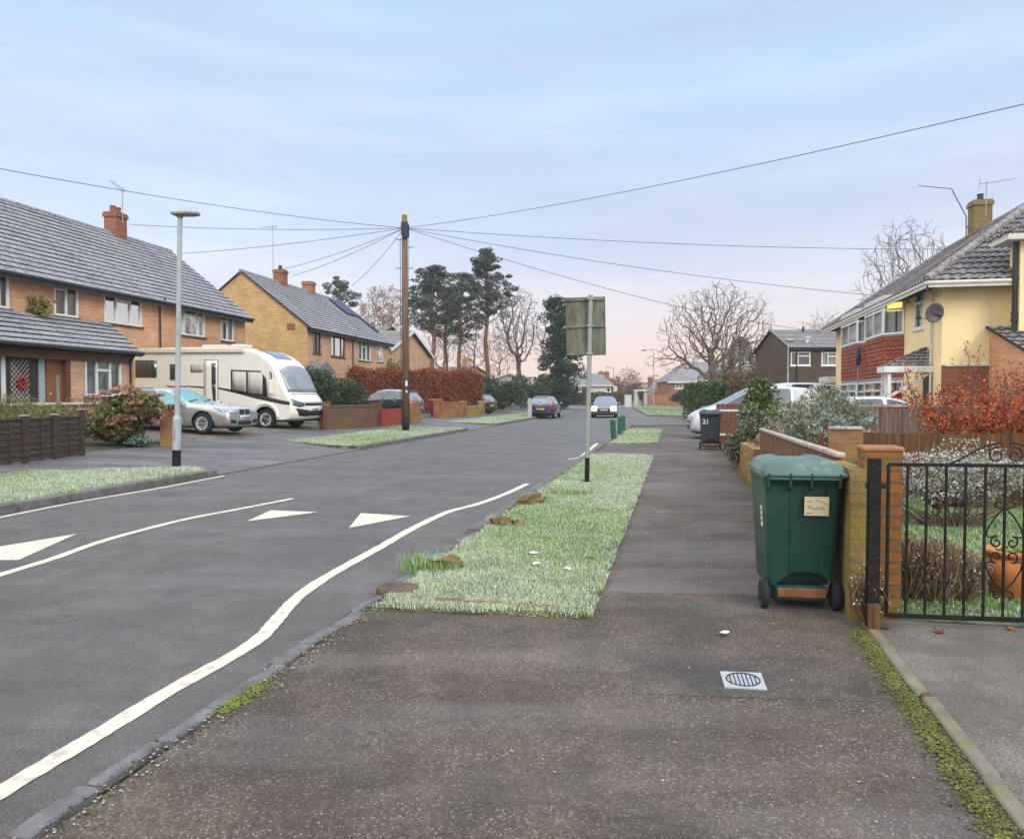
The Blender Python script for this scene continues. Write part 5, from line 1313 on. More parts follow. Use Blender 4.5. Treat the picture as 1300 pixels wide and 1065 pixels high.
def plate(t, sk, sgn, z, mat, w_=.5, h=.11):
    y = w_ / 2
    o = sk.patch('number_plate', mat, 'x', sgn, [(-y, z + h / 2), (y, z + h / 2)], [(-y, z - h / 2), (y, z - h / 2)], 2, 1, .012, .01)
    xs = [v.co.x for v in o.data.vertices]; digits(o, MT['ink'], (max(xs) if sgn > 0 else min(xs)) + sgn * .006, sgn, z, w_ * .85)
    return o
# ---- dark blue hatchback driving away
def rear_small(t, sk):
    for sg in (1, -1):
        sk.patch('tail_light', MT['redlens'], 'x', -1, [(sg * .46, .99), (sg * .78, .97)], [(sg * .50, .84), (sg * .80, .80)], 8, 4, .008, .012)
        sk.patch('reflector', MT['redlens'], 'x', -1, [(sg * .42, .50), (sg * .64, .51)], [(sg * .42, .45), (sg * .64, .45)], 4, 1, .006)
    plate(t, sk, -1, .60, MT['plate_y'])
    sk.patch('bumper_strip', MT['black'], 'x', -1, [(-.60, .38), (.60, .38)], [(-.55, .30), (.55, .30)], 10, 2, .004)
    MB().lathe([(0, -.012), (.055, -.008), (.055, 0)], (-2.06, 0, .90), 14, axis='x').build('badge', MT['alloy'], t)
    mb = MB(); mb.bar((-1.62, -.5, 1.43), (-1.62, .5, 1.43), .16, .03); mb.build('spoiler', blue, t, bevel=.01)
    mb = MB(); mb.bar((-1.96, .0, 1.05), (-1.78, .38, 1.14), .02, .02); mb.build('wiper', MT['black'], t)
def front_small(t, sk):
    for sg in (1, -1): sk.patch('headlight', MT['lens'], 'x', 1, [(sg * .42, .74), (sg * .72, .78)], [(sg * .46, .62), (sg * .76, .60)], 8, 4, .008)
    sk.patch('grille', MT['black'], 'x', 1, [(-.36, .60), (.36, .60)], [(-.42, .34), (.42, .34)], 8, 3, .004)
    plate(t, sk, 1, .46, MT['plate_w'])
blue = paint('dark_blue_paint', (.012, .022, .075), .22, .0, 1.0, .5)
pB = G(694, 531.5); hd = math.atan2(dL.y, dL.x)
GM_F = {'rear_window': MT['carglass_f'], 'windscreen': MT['carglass_f']}
build_car('hatchback_car', 'dark blue hatchback driving away along the road, red tail lights and yellow plate', (pB.x, pB.y + 1.9, 0), hd, HATCH, HG, blue, rear=rear_small, front=front_small, gm={'rear_window': MT['carglass_f']})
# ---- grey saloon coming towards us with its headlights on
def front_on(t, sk):
    le = emit('lit_headlight', (1.0, .82, .34), 1.9)
    for sg in (1, -1):
        sk.patch('headlight', le, 'x', 1, [(sg * .44, .74), (sg * .82, .76)], [(sg * .46, .46), (sg * .84, .44)], 8, 4, .012)
        sk.patch('headlight_lens', MT['lens'], 'x', 1, [(sg * .44, .78), (sg * .74, .84)], [(sg * .46, .69), (sg * .78, .70)], 8, 3, .008)
    sk.patch('grille', MT['black'], 'x', 1, [(-.38, .66), (.38, .66)], [(-.44, .40), (.44, .40)], 8, 3, .004)
    sk.patch('grille_bar', MT['alloy'], 'x', 1, [(-.40, .69), (.40, .69)], [(-.40, .665), (.40, .665)], 8, 1, .008)
    sk.patch('bumper_strip', MT['black'], 'x', 1, [(-.62, .34), (.62, .34)], [(-.58, .25), (.58, .25)], 8, 2, .004)
    plate(t, sk, 1, .52, MT['plate_w'])
grey = paint('grey_car_paint', (.13, .13, .14), .3, .35, .8, .12)
pS = G(772.5, 530.5)
build_car('saloon_car', 'grey saloon car driving towards the camera with glowing headlights', (pS.x, pS.y + 2.0, 0), math.atan2(-dR.y, -dR.x) + R(3), HATCH, HG, grey, front=front_on, rear=rear_small, dims=(1.03, 1.02, .97), gm={'windscreen': M('blue_tinted_screen', (.06, .12, .17), .1, .3, 3, coat=1)})
# ---- silver saloon on the near left drive
SAL = [(2.27, .30, .54, .66, .68, .56), (2.25, .22, .60, .76, .78, .64), (2.10, .19, .68, .83, .86, .74), (1.6, .18, .78, .90, .89, .77), (1.15, .18, .83, .94, .90, .78), (.78, .18, .86, .97, .90, .74), (-.02, .18, .90, 1.375, .90, .58), (-.44, .18, .91, 1.425, .90, .58), (-.49, .18, .91, 1.425, .90, .58), (-1.09, .18, .93, 1.40, .90, .57), (-1.13, .18, .93, 1.39, .90, .57), (-1.62, .19, .95, 1.28, .89, .53), (-2.02, .22, .93, 1.06, .86, .68), (-2.2, .27, .84, .98, .80, .70), (-2.27, .36, .62, .72, .72, .62)]
def front_sal(t, sk):
    for sg in (1, -1):
        sk.patch('headlight', MT['lens'], 'x', 1, [(sg * .36, .74), (sg * .60, .755), (sg * .80, .80)], [(sg * .37, .63), (sg * .60, .62), (sg * .82, .68)], 10, 4, .008)
        sk.patch('grille', MT['black'], 'x', 1, [(sg * .03, .745), (sg * .27, .745)], [(sg * .04, .60), (sg * .25, .60)], 6, 4, .012)

        sk.patch('air_intake', MT['black'], 'x', 1, [(sg * .42, .42), (sg * .72, .45)], [(sg * .42, .31), (sg * .68, .32)], 6, 3, .004)
        MB().lathe([(0, .03), (.05, .025), (.06, 0)], (2.17, sg * .58, .38), 12, axis='x').build('fog_light', MT['lens'], t, smooth=True)
    sk.patch('air_intake', MT['black'], 'x', 1, [(-.34, .40), (.34, .40)], [(-.36, .27), (.36, .27)], 8, 3, .004)
    plate(t, sk, 1, .50, MT['plate_w'])
    MB().lathe([(0, .012), (.04, .01), (.042, 0)], (2.215, 0, .765), 14, axis='x').build('badge', MT['alloy'], t)
    for s_ in (1, -1):
        b_ = MB(); b_.bar((.74, s_ * .35 - .28, 1.0), (.62, s_ * .35 + .25, 1.06), .02, .02); b_.build('wiper', MT['black'], t)
silver = paint('silver_paint', (.46, .45, .43), .28, .55, .8, .55, .15)
hp = R(-15)
pW = GL(259, 552); off = V((math.cos(hp), math.sin(hp), 0)); sd = V((-off.y, off.x, 0))
pc = pW - off * 1.36 + sd * .78
SZ = zl(luv(pc)[0] - .3) - .02
build_car('saloon_car', 'silver saloon car parked on the drive in front of the motorhome', (pc.x, pc.y, SZ), hp, SAL, HG, silver, front=front_sal, rear=rear_small, rims=9, twin=False, wr=.325, arches=((1.36, .385, .325), (-1.40, .385, .325)), track=.79,
          gm={'side_window': MT['carglass_t'], 'windscreen': MT['carglass_t'], 'rear_window': MT['carglass_t']}, mirrors=(.62, .95))
# ---- black hatchback behind the red gate wall, seen from its back quarter
blk = paint('dark_teal_paint', (.02, .028, .032), .25, .0, 1.0, .6)
pk = GL(548, 528); hk = math.atan2(dL.x * .2 + nL.y, dL.y * .0 + nL.x) 
hk = math.atan2(nL.y, nL.x) - R(30)
build_car('hatchback_car', 'dark estate-backed hatchback parked behind the brick walls by the red hedge', (-6.75, 40.6, zl(luv((-6.75, 40.6))[0]) - .02), R(161), HATCH, HG, blk, rear=rear_small, front=front_small, dims=(.98, .98, 1.03), gm=GM_F)
bpy.data.objects
pk2 = GL(622, 526)
blk2 = paint('black_paint', (.012, .013, .017), .25, .0, 1.0, .5)
build_car('hatchback_car', 'black hatchback parked on the drive past the telegraph pole, nose hidden by a low wall', (pk2.x - 1.6, pk2.y + 1.6, pk2.z), math.atan2(nL.y, nL.x) - R(22), HATCH, HG, blk2, rear=rear_small, front=front_small, gm=GM_F, rims=7)
# ---- white car and van on the neighbour's drive, white estate by the yellow house
white = paint('white_car_paint', (.50, .51, .53), .3, .0, .9, .4, .2)
MPV = [(2.20, .32, .52, .58, .66, .54), (2.16, .24, .60, .74, .78, .64), (2.0, .2, .72, .90, .86, .74), (1.7, .2, .84, 1.02, .89, .76), (1.45, .2, .92, 1.10, .90, .76), (1.25, .2, .98, 1.17, .90, .76), (.25, .2, 1.02, 1.70, .91, .66), (-.2, .2, 1.03, 1.77, .91, .66), (-.28, .2, 1.03, 1.77, .91, .66), (-1.1, .2, 1.04, 1.77, .91, .66), (-1.2, .2, 1.04, 1.77, .91, .66), (-1.95, .22, 1.05, 1.70, .90, .64), (-2.15, .26, 1.02, 1.20, .87, .70), (-2.2, .30, .9, .98, .84, .72), (-2.23, .38, .6, .7, .78, .68)]
pm = P(880, 520, 26.0); hm = math.atan2(.08, -1)
build_car('people_carrier', 'white people carrier nosing out behind the wheelie bins', (pm.x + 2.2, 26.6, .03), hm, MPV, HG, white, front=front_small, rear=rear_small, gm={'side_window': M('pale_car_glass', (.10, .12, .13), .15, .3, 2, coat=.3)}, mirrors=(1.1, 1.06), wr=.32)
VAN = [(x * 1.08, zb, zs * 1.10, zt * 1.12, w_ * 1.06, wt * 1.12) for x, zb, zs, zt, w_, wt in MPV]
pv = P(975, 500, 30.5)
build_car('van', 'white van with dark side windows behind the people carrier', (pv.x + .6, 31.2, .03), hm + R(4), VAN, HG, white, front=front_small, rear=rear_small, mirrors=(1.2, 1.15), wr=.33, arches=((1.42, .38, .33), (-1.40, .38, .33)), track=.8, cat='van')
pe = P(1137, 503, 19.8)
build_car('estate_car', 'white car parked in front of the yellow house, only its roof above the fence', (pe.x + .1, 20.3, .0), math.atan2(-.1, 1), [(x * 1.05, zb, zs, zt * (1.005), w_, wt) for x, zb, zs, zt, w_, wt in HATCH], HG, white, front=front_small, rear=rear_small, gm={'windscreen': MT['carglass_f'], 'rear_window': MT['carglass_f']})

# ---- the motorhome
cream = paint('cream_coachwork', (.80, .77, .69), .4, .0, .5, .12, .12)
HM = 3.02; ML = 7.1; MW = 1.14
prof = [(-3.5, .45), (-3.52, 1.2), (-3.5, 2.6), (-3.42, HM - .12), (-3.2, HM - .02), (-1.0, HM), (.9, HM - .02), (1.5, HM - .10), (2.0, HM - .26), (2.45, HM - .52), (2.7, 2.28), (3.0, 1.86), (3.24, 1.42), (3.30, 1.28), (3.44, 1.12), (3.54, .92), (3.56, .62), (3.50, .42), (3.3, .34), (0, .34), (-3.0, .36)]
pn = len(prof); bm = bmesh.new(); rings = []
ys = [-1.14, -1.13, -1.08, -.95, -.7, -.35, 0, .35, .7, .95, 1.08, 1.13, 1.14]
for y in ys:
    f = abs(y) / 1.14; k = max(0, (f - .1)) ** 3 * .42; edge = max(0, (f - .92) / .08) ** 2 * .05; rg = []
    for (x, z) in prof:
        xx = x - k * max(0, min(1, (x - 1.8) / 1.4)); zc = 1.7
        zz_ = z - (edge if z > zc else -edge * .4) - (0.03 * f * f if z > 2.5 else 0); xx = xx + (edge * .6 if x < -3 else (-edge * .6 if x > 2.2 else 0))
        rg.append(bm.verts.new((xx, y, zz_)))
    rings.append(rg)
for i in range(len(ys) - 1):
    for j in range(pn): bm.faces.new((rings[i][j], rings[i][(j + 1) % pn], rings[i + 1][(j + 1) % pn], rings[i + 1][j])).smooth = True
bm.faces.new(rings[0]); bm.faces.new(rings[-1])
bmesh.ops.recalc_face_normals(bm, faces=bm.faces)
me = bpy.data.meshes.new('body'); bm.to_mesh(me); bm.free(); me.materials.append(cream); o = link('body', me)
cut = MB()
for x in (2.18, -1.75):
    for sg in (1, -1): cut.lathe([(0, .5), (.47, .5), (.47, 1.4), (0, 1.4)] if sg > 0 else [(0, -1.4), (.47, -1.4), (.47, -.5), (0, -.5)], (x, 0, .37), 36, axis='y')
co = cut.build('cut', MT['black']); bo = o.modifiers.new('b', 'BOOLEAN'); bo.object = co; bo.solver = 'EXACT'
try: bo.material_mode = 'TRANSFER'
except Exception: pass
me2 = evald(o); bpy.data.objects.remove(o); bpy.data.objects.remove(co)
pw_ = GL(340, 543.5); pcm = pw_ - off * 2.18 + sd * .95
MZ = zl(luv(pw_)[0]) - .01
t = thing('motorhome', 'cream motorhome with black side stripe parked on the drive by the terrace', 'motorhome', (pcm.x, pcm.y, MZ), hp)
t.rotation_euler = (0, R(.6), hp)
b = link('body', me2, t); b.name = 'body'; sk = Skin(me2, t); s = -1
for x in (2.18, -1.75):
    for sg in (1, -1): wheel(t, x, sg * .98, .36, .24, 5, None, sg, .075)
SP = sk.patch
SP('side_window', MT['black'], 'y', s, [(.78, 2.16), (2.0, 2.12), (2.24, 1.84)], [(.78, 1.36), (1.7, 1.26), (2.30, 1.18)], 14, 4, .012, .02)
for a, b_, c, d_ in ((.85, 1.42, 2.10, 1.41), (1.49, 2.10, 2.08, 1.32)): SP('window_blind', M('cream_blind', (.50, .49, .42), .6, .08, 2), 'y', s, [(a, c), (b_, c - .02)], [(a, d_), (b_, d_ - .06)], 4, 2, .026, .01)
SP('side_window', MT['carglass'], 'y', s, [(-3.4, 2.52), (-2.45, 2.50)], [(-3.4, 1.86), (-2.45, 1.86)], 4, 2, .014, .024)
SP('side_window', MT['carglass'], 'y', s, [(-1.85, 2.36), (-1.42, 2.36)], [(-1.85, 1.78), (-1.42, 1.78)], 4, 2, .014, .024)
SP('vent_grille', M('cream_vent', (.42, .38, .27), .6, .1, 5), 'y', s, [(-.95, 2.34), (-.42, 2.34)], [(-.95, 2.06), (-.42, 2.06)], 4, 2, .01, .012)
dr = SP('door', cream, 'y', s, [(-.34, 2.50), (.22, 2.50)], [(-.34, .62), (.22, .62)], 4, 8, .016, .03)
for (a, b_, z0_, z1_) in ((-.36, -.335, .62, 2.51), (.215, .24, .62, 2.51), (-.36, .24, 2.50, 2.525)): SP('door_seal', M('grey_seal', (.30, .28, .23), .6, .1), 'y', s, [(a, z1_), (b_, z1_)], [(a, z0_), (b_, z0_)], 2, 4, .022, .03, dr)
SP('door_window', MT['carglass'], 'y', s, [(-.02, 2.40), (.15, 2.40)], [(-.02, 1.62), (.15, 1.62)], 3, 4, .038, .02, dr)
SP('door_window', MT['carglass'], 'y', s, [(-.02, 1.62), (.15, 1.62)], [(.06, .75), (.15, .75)], 3, 6, .038, .02, dr)
SP('handle', MT['black'], 'y', s, [(-.29, 1.10), (-.22, 1.10)], [(-.29, .92), (-.22, .92)], 2, 2, .03, .03, dr)
stp = M('charcoal_stripe', (.045, .04, .04), .5, .1)
SP('stripe', stp, 'y', s, [(-1.15, 1.56), (-.36, 1.53)], [(-1.15, 1.53), (-.36, 1.47)], 6, 1, .008)
SP('stripe', stp, 'y', s, [(.24, 1.51), (1.0, 1.41), (1.75, 1.28), (2.35, 1.17), (2.85, 1.07), (3.2, 1.02)], [(.24, 1.455), (1.0, 1.30), (1.75, 1.13), (2.35, 1.02), (2.85, .93), (3.2, .90)], 26, 2, .008)
SP('stripe', M('red_stripe', (.40, .03, .02), .5, .1), 'y', s, [(-2.05, 1.56), (-1.5, 1.545)], [(-1.95, 1.51), (-1.5, 1.50)], 4, 1, .008)
for k in range(4): SP('stripe', stp, 'y', s, [(-1.42 + .07 * k, 1.555), (-1.38 + .07 * k, 1.555)], [(-1.39 + .07 * k, 1.50), (-1.35 + .07 * k, 1.50)], 1, 1, .008)
SP('locker_hatch', M('cream_hatch', (.56, .51, .40), .5, .1), 'y', s, [(-3.35, 1.45), (-2.95, 1.45)], [(-3.35, 1.1), (-2.95, 1.1)], 2, 2, .008)
SP('skirt_panel', M('dark_skirt', (.10, .09, .08), .5, .2), 'y', s, [(.6, .78), (1.62, .80)], [(.6, .36), (1.66, .36)], 6, 3, .006)
SP('arch_trim', cream, 'y', s, [(1.58, .38), (1.64, .70), (1.85, .92), (2.18, .99), (2.5, .92), (2.70, .72), (2.78, .42)], [(1.72, .38), (1.76, .65), (1.93, .83), (2.18, .90), (2.42, .83), (2.6, .66), (2.66, .42)], 24, 2, .014, .03)
mb = MB(); mb.box(-3.3, 1.35, -MW - .10, -MW - .002, HM - .24, HM - .06); mb.build('awning', M('cream_awning', (.68, .63, .50), .4, .06), t, bevel=.035, seg=2)
SP('windscreen', MT['carglass_f'], 'x', 1, [(-.98, 2.16), (-.5, 2.30), (0, 2.33), (.5, 2.30), (.98, 2.16)], [(-1.02, 1.36), (-.5, 1.36), (0, 1.36), (.5, 1.36), (1.02, 1.36)], 16, 6, .012, .02)
for sg in (1, -1):
    b_ = MB(); b_.bar((3.16, sg * .45 - .35, 1.43), (3.20, sg * .45 + .35, 1.38), .025, .03); b_.build('wiper', MT['black'], t)
    SP('headlight', MT['dklens'], 'x', 1, [(sg * .64, .97), (sg * .88, 1.03), (sg * 1.08, 1.12)], [(sg * .64, .86), (sg * .88, .82), (sg * 1.09, .90)], 10, 4, .012, .02)
    SP('air_intake', MT['black'], 'x', 1, [(sg * .40, .70), (sg * 1.0, .78)], [(sg * .40, .48), (sg * .86, .50)], 8, 3, .010)
SP('grille', MT['black'], 'x', 1, [(-.60, 1.0), (.60, 1.0)], [(-.60, .87), (.60, .87)], 10, 2, .010)
SP('grille_bar', MT['alloy'], 'x', 1, [(-.6, .985), (.6, .985)], [(-.6, .955), (.6, .955)], 10, 1, .016)
SP('air_intake', MT['black'], 'x', 1, [(-.42, .68), (.42, .68)], [(-.42, .50), (.42, .50)], 8, 2, .010)
plate(t, sk, 1, .74, MT['plate_w'], .52, .12)
SP('bonnet_line', MT['dklens'], 'x', 1, [(-.95, 1.30), (.95, 1.30)], [(-.95, 1.28), (.95, 1.28)], 12, 1, .006)
mb = MB(); mb.box(-.9, .1, -.6, .3, HM - .01, HM + .09); mb.box(.3, .8, -.5, .2, HM - .01, HM + .12); mb.build('roof_light', MT['offwhite'], t, bevel=.03)
def roofpatch():
    vs = [(1.45, -.5, 0), (2.15, -.45, 0), (2.15, .45, 0), (1.45, .5, 0)]; out_ = []
    n = 6; P_ = []
    for i in range(n + 1):
        for j in range(n + 1):
            x = 1.35 + .95 * i / n; y = -.55 + 1.1 * j / n; loc, no, _, _ = sk.bvh.ray_cast(V((x, y, 9)), V((0, 0, -1))); P_.append(tuple(loc + no * .02))
    return MB().add(P_, [(i * (n + 1) + j, (i + 1) * (n + 1) + j, (i + 1) * (n + 1) + j + 1, i * (n + 1) + j + 1) for i in range(n) for j in range(n)])
roofpatch().build('skylight', M('blue_skylight', (.10, .13, .22), .15, .2, coat=1), t, smooth=True)
mb = MB(); mb.tube([(2.35, -1.10, 2.10), (2.52, -1.26, 2.0), (2.52, -1.28, 1.75)], .022, 6); mb.build('mirror_arm', MT['black'], t)
mb = MB(); mb.box(2.47, 2.58, -1.38, -1.18, 1.28, 1.80); mb.build('wing_mirror', cream, t, bevel=.04, seg=2)
MB().box(-3.0, 3.2, -.9, .9, .28, .42).build('underbody', MT['black'], t)
# ================================================================== STREET FURNITURE AND GARDENS
# lamp post on the left verge
pL = GL(224, 590)
t = thing('street_lamp', 'pale grey street lamp with flat head on the left verge', 'street lamp', pL, R(-6))
zt = P(229, 274, pL.y).z - pL.z; lean = V((P(229, 274, pL.y).x - pL.x, 0, 0)); ln = lambda z: V((lean.x * z / zt, 0, z))
mb = MB(); mb.tube([ln(-.05), ln(.30)], .082, 14, 1); mb.tube([ln(.30), ln(.92), ln(1.0)], [.083, .083, .052], 14, 0); mb.tube([ln(1.0), ln(zt - .05)], [.052, .045], 12, 0)
po = mb.build('post', [MT['galvb'], MT['iron']], t, smooth=False); MB().box(-.03, .03, -.088, -.08, .5, .75).build('access_door', MT['galv'], po)
mb = MB(); mb.tube([ln(zt - .05), ln(zt + .02)], .06, 12); h = ln(zt)
mb.prism([(h.x - .14, -.13), (h.x + .22, -.16), (h.x + .38, -.10), (h.x + .40, 0), (h.x + .38, .10), (h.x + .22, .16), (h.x - .14, .13)], zt + .0, zt + .06, 'z')
hd_ = mb.build('lamp_head', MT['galv'], t, bevel=.02); MB().lathe([(.05, zt + .06), (.05, zt + .13), (0, zt + .14)], (h.x + .05, 0, 0), 12).build('photocell', MT['offwhite'], hd_)
# telegraph pole
pT = GL(515, 547.5)
zt = P(513.5, 273, pT.y).z - pT.z; dx = P(513.5, 273, pT.y).x - pT.x
t = thing('telegraph_pole', 'brown wooden telegraph pole standing in the verge with wires at its top', 'telegraph pole', pT)
mb = MB(); mb.tube([(0, 0, -.1), (0, 0, .6)], [.145, .14], 14, 2); mb.tube([(0, 0, .6), (dx * .5, 0, zt * .5), (dx, 0, zt - .7)], [.14, .125, .112], 14, 0); mb.tube([(dx, 0, zt - .7), (dx, 0, zt - .02), (dx, 0, zt)], [.112, .108, .09], 14, 1)
mb.build('pole', [MT['polewood'], MT['poletop'], MT['iron']], t, smooth=True)
mb = MB(); mb.tube([(dx, 0, zt - .75), (dx, 0, zt - .28)], .142, 14); mb.box(dx - .06, dx + .2, -.2, -.1, zt - .9, zt - .4); mb.build('cable_box', MT['blueblack'], t)
for k, (z, s_) in enumerate([(zt - .95, -1), (zt - 1.25, 1), (zt - 2.05, -1), (zt - 2.05, 1), (zt - 2.5, 1), (zt - 2.9, -1), (zt - 3.3, 1)]):
    xx = dx * z / zt; MB().tube([(xx + s_ * .12, 0, z), (xx + s_ * .33, 0, z + .02), (xx + s_ * .34, 0, z + .06)], .014, 6).build('step_bolt', MT['iron'], t)
mb = MB(); mb.tube([(dx - .17, -.02, zt - .9), (-.16, -.1, zt * .5), (-.165, -.08, .3)], .012, 5); mb.tube([(dx + .14, -.02, zt - .9), (.15, -.08, zt * .5), (.165, -.06, .3)], .01, 5); mb.build('down_cable', MT['cable'], t)
MB().box(.02, .10, -.172, -.155, 1.75, 1.95).build('pole_tag', MT['white'], t); MB().box(.03, .10, -.172, -.155, 1.5, 1.58).build('pole_tag', MT['white'], t)
# overhead wires
top = pT + V((dx, 0, zt - .5)); WIRES = [
    ((1300, 107), 13.0, .55, 'overhead wire climbing to the top right over the gardens', 1.4), ((0, 206), 17.0, .5, 'overhead wire running out over the left terrace from the pole', 1.25),
    ((1201, 316.5), 35.0, .35, 'level overhead wire from the pole to the yellow house', 1.0), ((1119, 376), (FR.o + FR.d * FR.hit(1119, 376)[0]).y, .5, 'overhead wire from the pole to the bay of the yellow house', 1.0),
    ((1046, 421), 60.0, .6, 'overhead wire passing the spreading oak to the dark brown house', 1.0), ((165, 285), F1.hit(150, 285, 4)[0] * 0 + 36.5, .35, 'overhead wire from the pole to the terrace chimney', 1.0),
    ((231, 322), 38.0, .3, 'overhead wire from the pole to the terrace gable end', 1.0), ((356, 342.5), 46.6, .3, 'overhead wire from the pole to the taller red chimney', 1.0),
    ((372, 350), 48.5, .3, 'overhead wire from the pole to the ridge between two chimneys', 1.0), ((447, 362), 57.0, .3, 'steep overhead wire from the pole to the solar panel roof', 1.0)]
for (q, Y, sag, lab, ext) in WIRES:
    e = P(q[0], q[1], Y); e = top + (e - top) * ext; L = (e - top).length; pts = []
    for i in range(25):
        f = i / 24; p = top.lerp(e, f); p.z -= 4 * sag * f * (1 - f) * (L / 40); pts.append(p)
    o = MB().tube(pts, [max(.008, .00032 * p.y) for p in pts], 5).build('overhead_wire', MT['cable'], None, smooth=True)
    tag(o, lab, 'wire', 'wires from the telegraph pole')
# sign post seen from its back
pG = G(745, 613, .048); zt = P(750, 376, pG.y).z - pG.z; dx = P(750, 376, pG.y).x - pG.x
t = thing('road_sign', 'back of a square road sign on a tall grey post in the near verge', 'road sign', pG)
mb = MB(); mb.tube([(0, 0, -.1), (dx * .12, 0, .42)], .040, 12, 1); mb.tube([(dx * .12, 0, .42), (dx, 0, zt)], .038, 12, 0); mb.lathe([(.042, zt - .02), (.042, zt + .015), (0, zt + .02)], (dx, 0, 0), 12)
mb.build('post', [MT['galv'], MT['iron']], t)
xa, xb = P(723, 400, pG.y).x - pG.x, P(773, 400, pG.y).x - pG.x; za, zb_ = P(750, 451, pG.y).z - pG.z, P(750, 376.5, pG.y).z - pG.z
pn_ = MB(); pn_.box(xa, xb, .075, .082, za, zb_); pl = pn_.build('panel', MT['signback'], t, bevel=.002); pl.rotation_euler = (0, R(-1.2), R(-6)) ; pl.location = (0, .0, 0)
mb = MB()
for z in (za + .03, za + (zb_ - za) * .5, zb_ - .04): mb.box(xa, xb, .05, .074, z - .022, z + .022)
mb.box(xa, xa + .012, .06, .074, za, zb_); mb.box(xb - .012, xb, .06, .074, za, zb_)
st_ = mb.build('stiffener', MT['signback'], pl)
for z in (za + .03, za + (zb_ - za) * .5, zb_ - .04):
    zz_ = z; mb = MB(); mb.box(dx * z / zt - .055, dx * z / zt + .055, -.048, .05, z - .016, z + .016); mb.build('clamp', MT['galv'], t)
# green bollards
def bollard(p, h, lab, lean=0):
    t = thing('bollard', lab, 'bollard', p, .3, 'green bollards on the small verge'); t.rotation_euler = (0, R(lean), R(14)); mb = MB(); mb.box(-.07, .07, -.07, .07, -.1, h - .03); mb.lathe([(.095, h - .03), (.07, h), (0, h + .004)], (0, 0, 0), 4); mb.build('post', M('green_bollard_paint', (.018, .10, .062), .5, .25, 5, dirt=(.1, .14, .1), dscale=5, damt=.4) if 'gbp' not in MT else MT['gbp'], t, bevel=.008)
    MB().box(-.074, .074, -.074, .074, h - .16, h - .10).build('band', MT['dklens'], t); return t
bollard(G(779.5, 557.5, .05), .66, 'green square bollard nearest the road sign, leaning a little', -5); bollard(G(787, 551.5, .05), .66, 'green square bollard in the middle of the row of three', 1); bollard(G(791.5, 547.5, .05), .64, 'green square bollard farthest along the small verge', -2)
# old log stumps in the verge
MT['stump'] = M('rotten_stump', (.12, .075, .03), .95, .5, 7, .8, 30, col2=(.26, .18, .09), dirt=(.12, .16, .03), dscale=4, damt=.7)
def stump(p, L, r, yaw, tilt, lab, seed, second=None):
    rs = np.random.default_rng(seed); t = thing('log_stump', lab, 'stump', p, yaw, 'old log stumps in the verge')
    def one(c, L, r, tl, nm):
        mb = MB(); pts = [(c - L / 2, 0, r * .5 - tl), (c - L / 4, .01, r * .62 - tl * .4), (c, 0, r * .6), (c + L / 4, -.01, r * .68 + tl * .4), (c + L / 2, 0, r * .7 + tl)]
        mb.tube(pts, [r * .8, r * 1.02, r * .95, r * 1.05, r * .75], 11)
        mb.v = [(x + rs.normal() * .014, y + rs.normal() * .016, max(-.03, z - .018 + rs.normal() * .017)) for x, y, z in mb.v]
        return mb.build(nm, MT['stump'], t, smooth=False)
    one(0, L, r, tilt, 'log')
    if second: one(*second, 'log_piece')
stump(G(636, 667, .05), .19, .075, R(10), .0, 'split log stump in two pieces in the near verge', 1, (.19, .10, .055, .0)); stump(G(676, 640, .05), .30, .085, R(35), .02, 'mossy log stump beyond the split one in the near verge', 2); stump(G(560, 722, .05), .34, .06, R(15), .02, 'low log half hidden in a tuft near the verge corner', 3)
# scraps of litter on the grass
for k, (px, py) in enumerate(((680, 720), (677, 706), (720, 727))):
    p = G(px, py, .05); rs = np.random.default_rng(50 + k); mb = MB(); L = [V((p.x + .035 * math.cos(g) * rs.uniform(.6, 1.6), p.y + .03 * math.sin(g) * rs.uniform(.6, 1.4), .075 + rs.uniform(0, .02))) for g in [j * 1.05 for j in range(6)]]
    mb.add(L + [V((p.x, p.y, .10))], [(j, (j + 1) % 6, 6) for j in range(6)])
    tag(mb.build('litter_scrap', MT['white'], None, fixn=False), ('crumpled white scrap lying in the middle of the near verge', 'smaller pale scrap beyond the crumpled one in the verge', 'pale scrap nearest the pavement in the verge')[k], 'litter', 'scraps of litter on the verge')
# the white access cover in the pavement
c4_ = [G(x, y, .034) for x, y in ((914, 853), (966, 855), (974, 876), (920, 873))]; ctr = sum(c4_, V()) / 4
t = thing('access_cover', 'pale metal access cover with an oval grid set in the pavement', 'access cover', ctr); mb = MB(); L = [p - ctr for p in c4_]
mb.add([p + V((0, 0, -.02)) for p in L] + [p + V((0, 0, .006)) for p in L], [(0, 1, 2, 3), (4, 5, 6, 7), (0, 1, 5, 4), (1, 2, 6, 5), (2, 3, 7, 6), (3, 0, 4, 7)])
mb.build('plate', M('frosted_metal_cover', (.38, .41, .44), .55, .12, 20, dirt=(.3, .31, .32), dscale=15, damt=.5), t)
ex, ey = (L[1] - L[0] + L[2] - L[3]) * .5, (L[3] - L[0] + L[2] - L[1]) * .5; mb = MB(); N_ = 28
def ov(g): return ex * .40 * math.cos(g) + ey * .40 * math.sin(g) + V((0, 0, .008))
mb.tube([ov(2 * math.pi * i / N_) for i in range(N_ + 1)], .0035, 5)
for k in range(-3, 4):
    f = k / 4; y = math.sqrt(1 - f * f); a, b_ = ex * .40 * f - ey * .40 * y * .95, ex * .40 * f + ey * .40 * y * .95; mb.tube([a + V((0, 0, .008)), b_ + V((0, 0, .008))], .003, 5)
mb.build('grid_mark', MT['ink'], t, fixn=False)
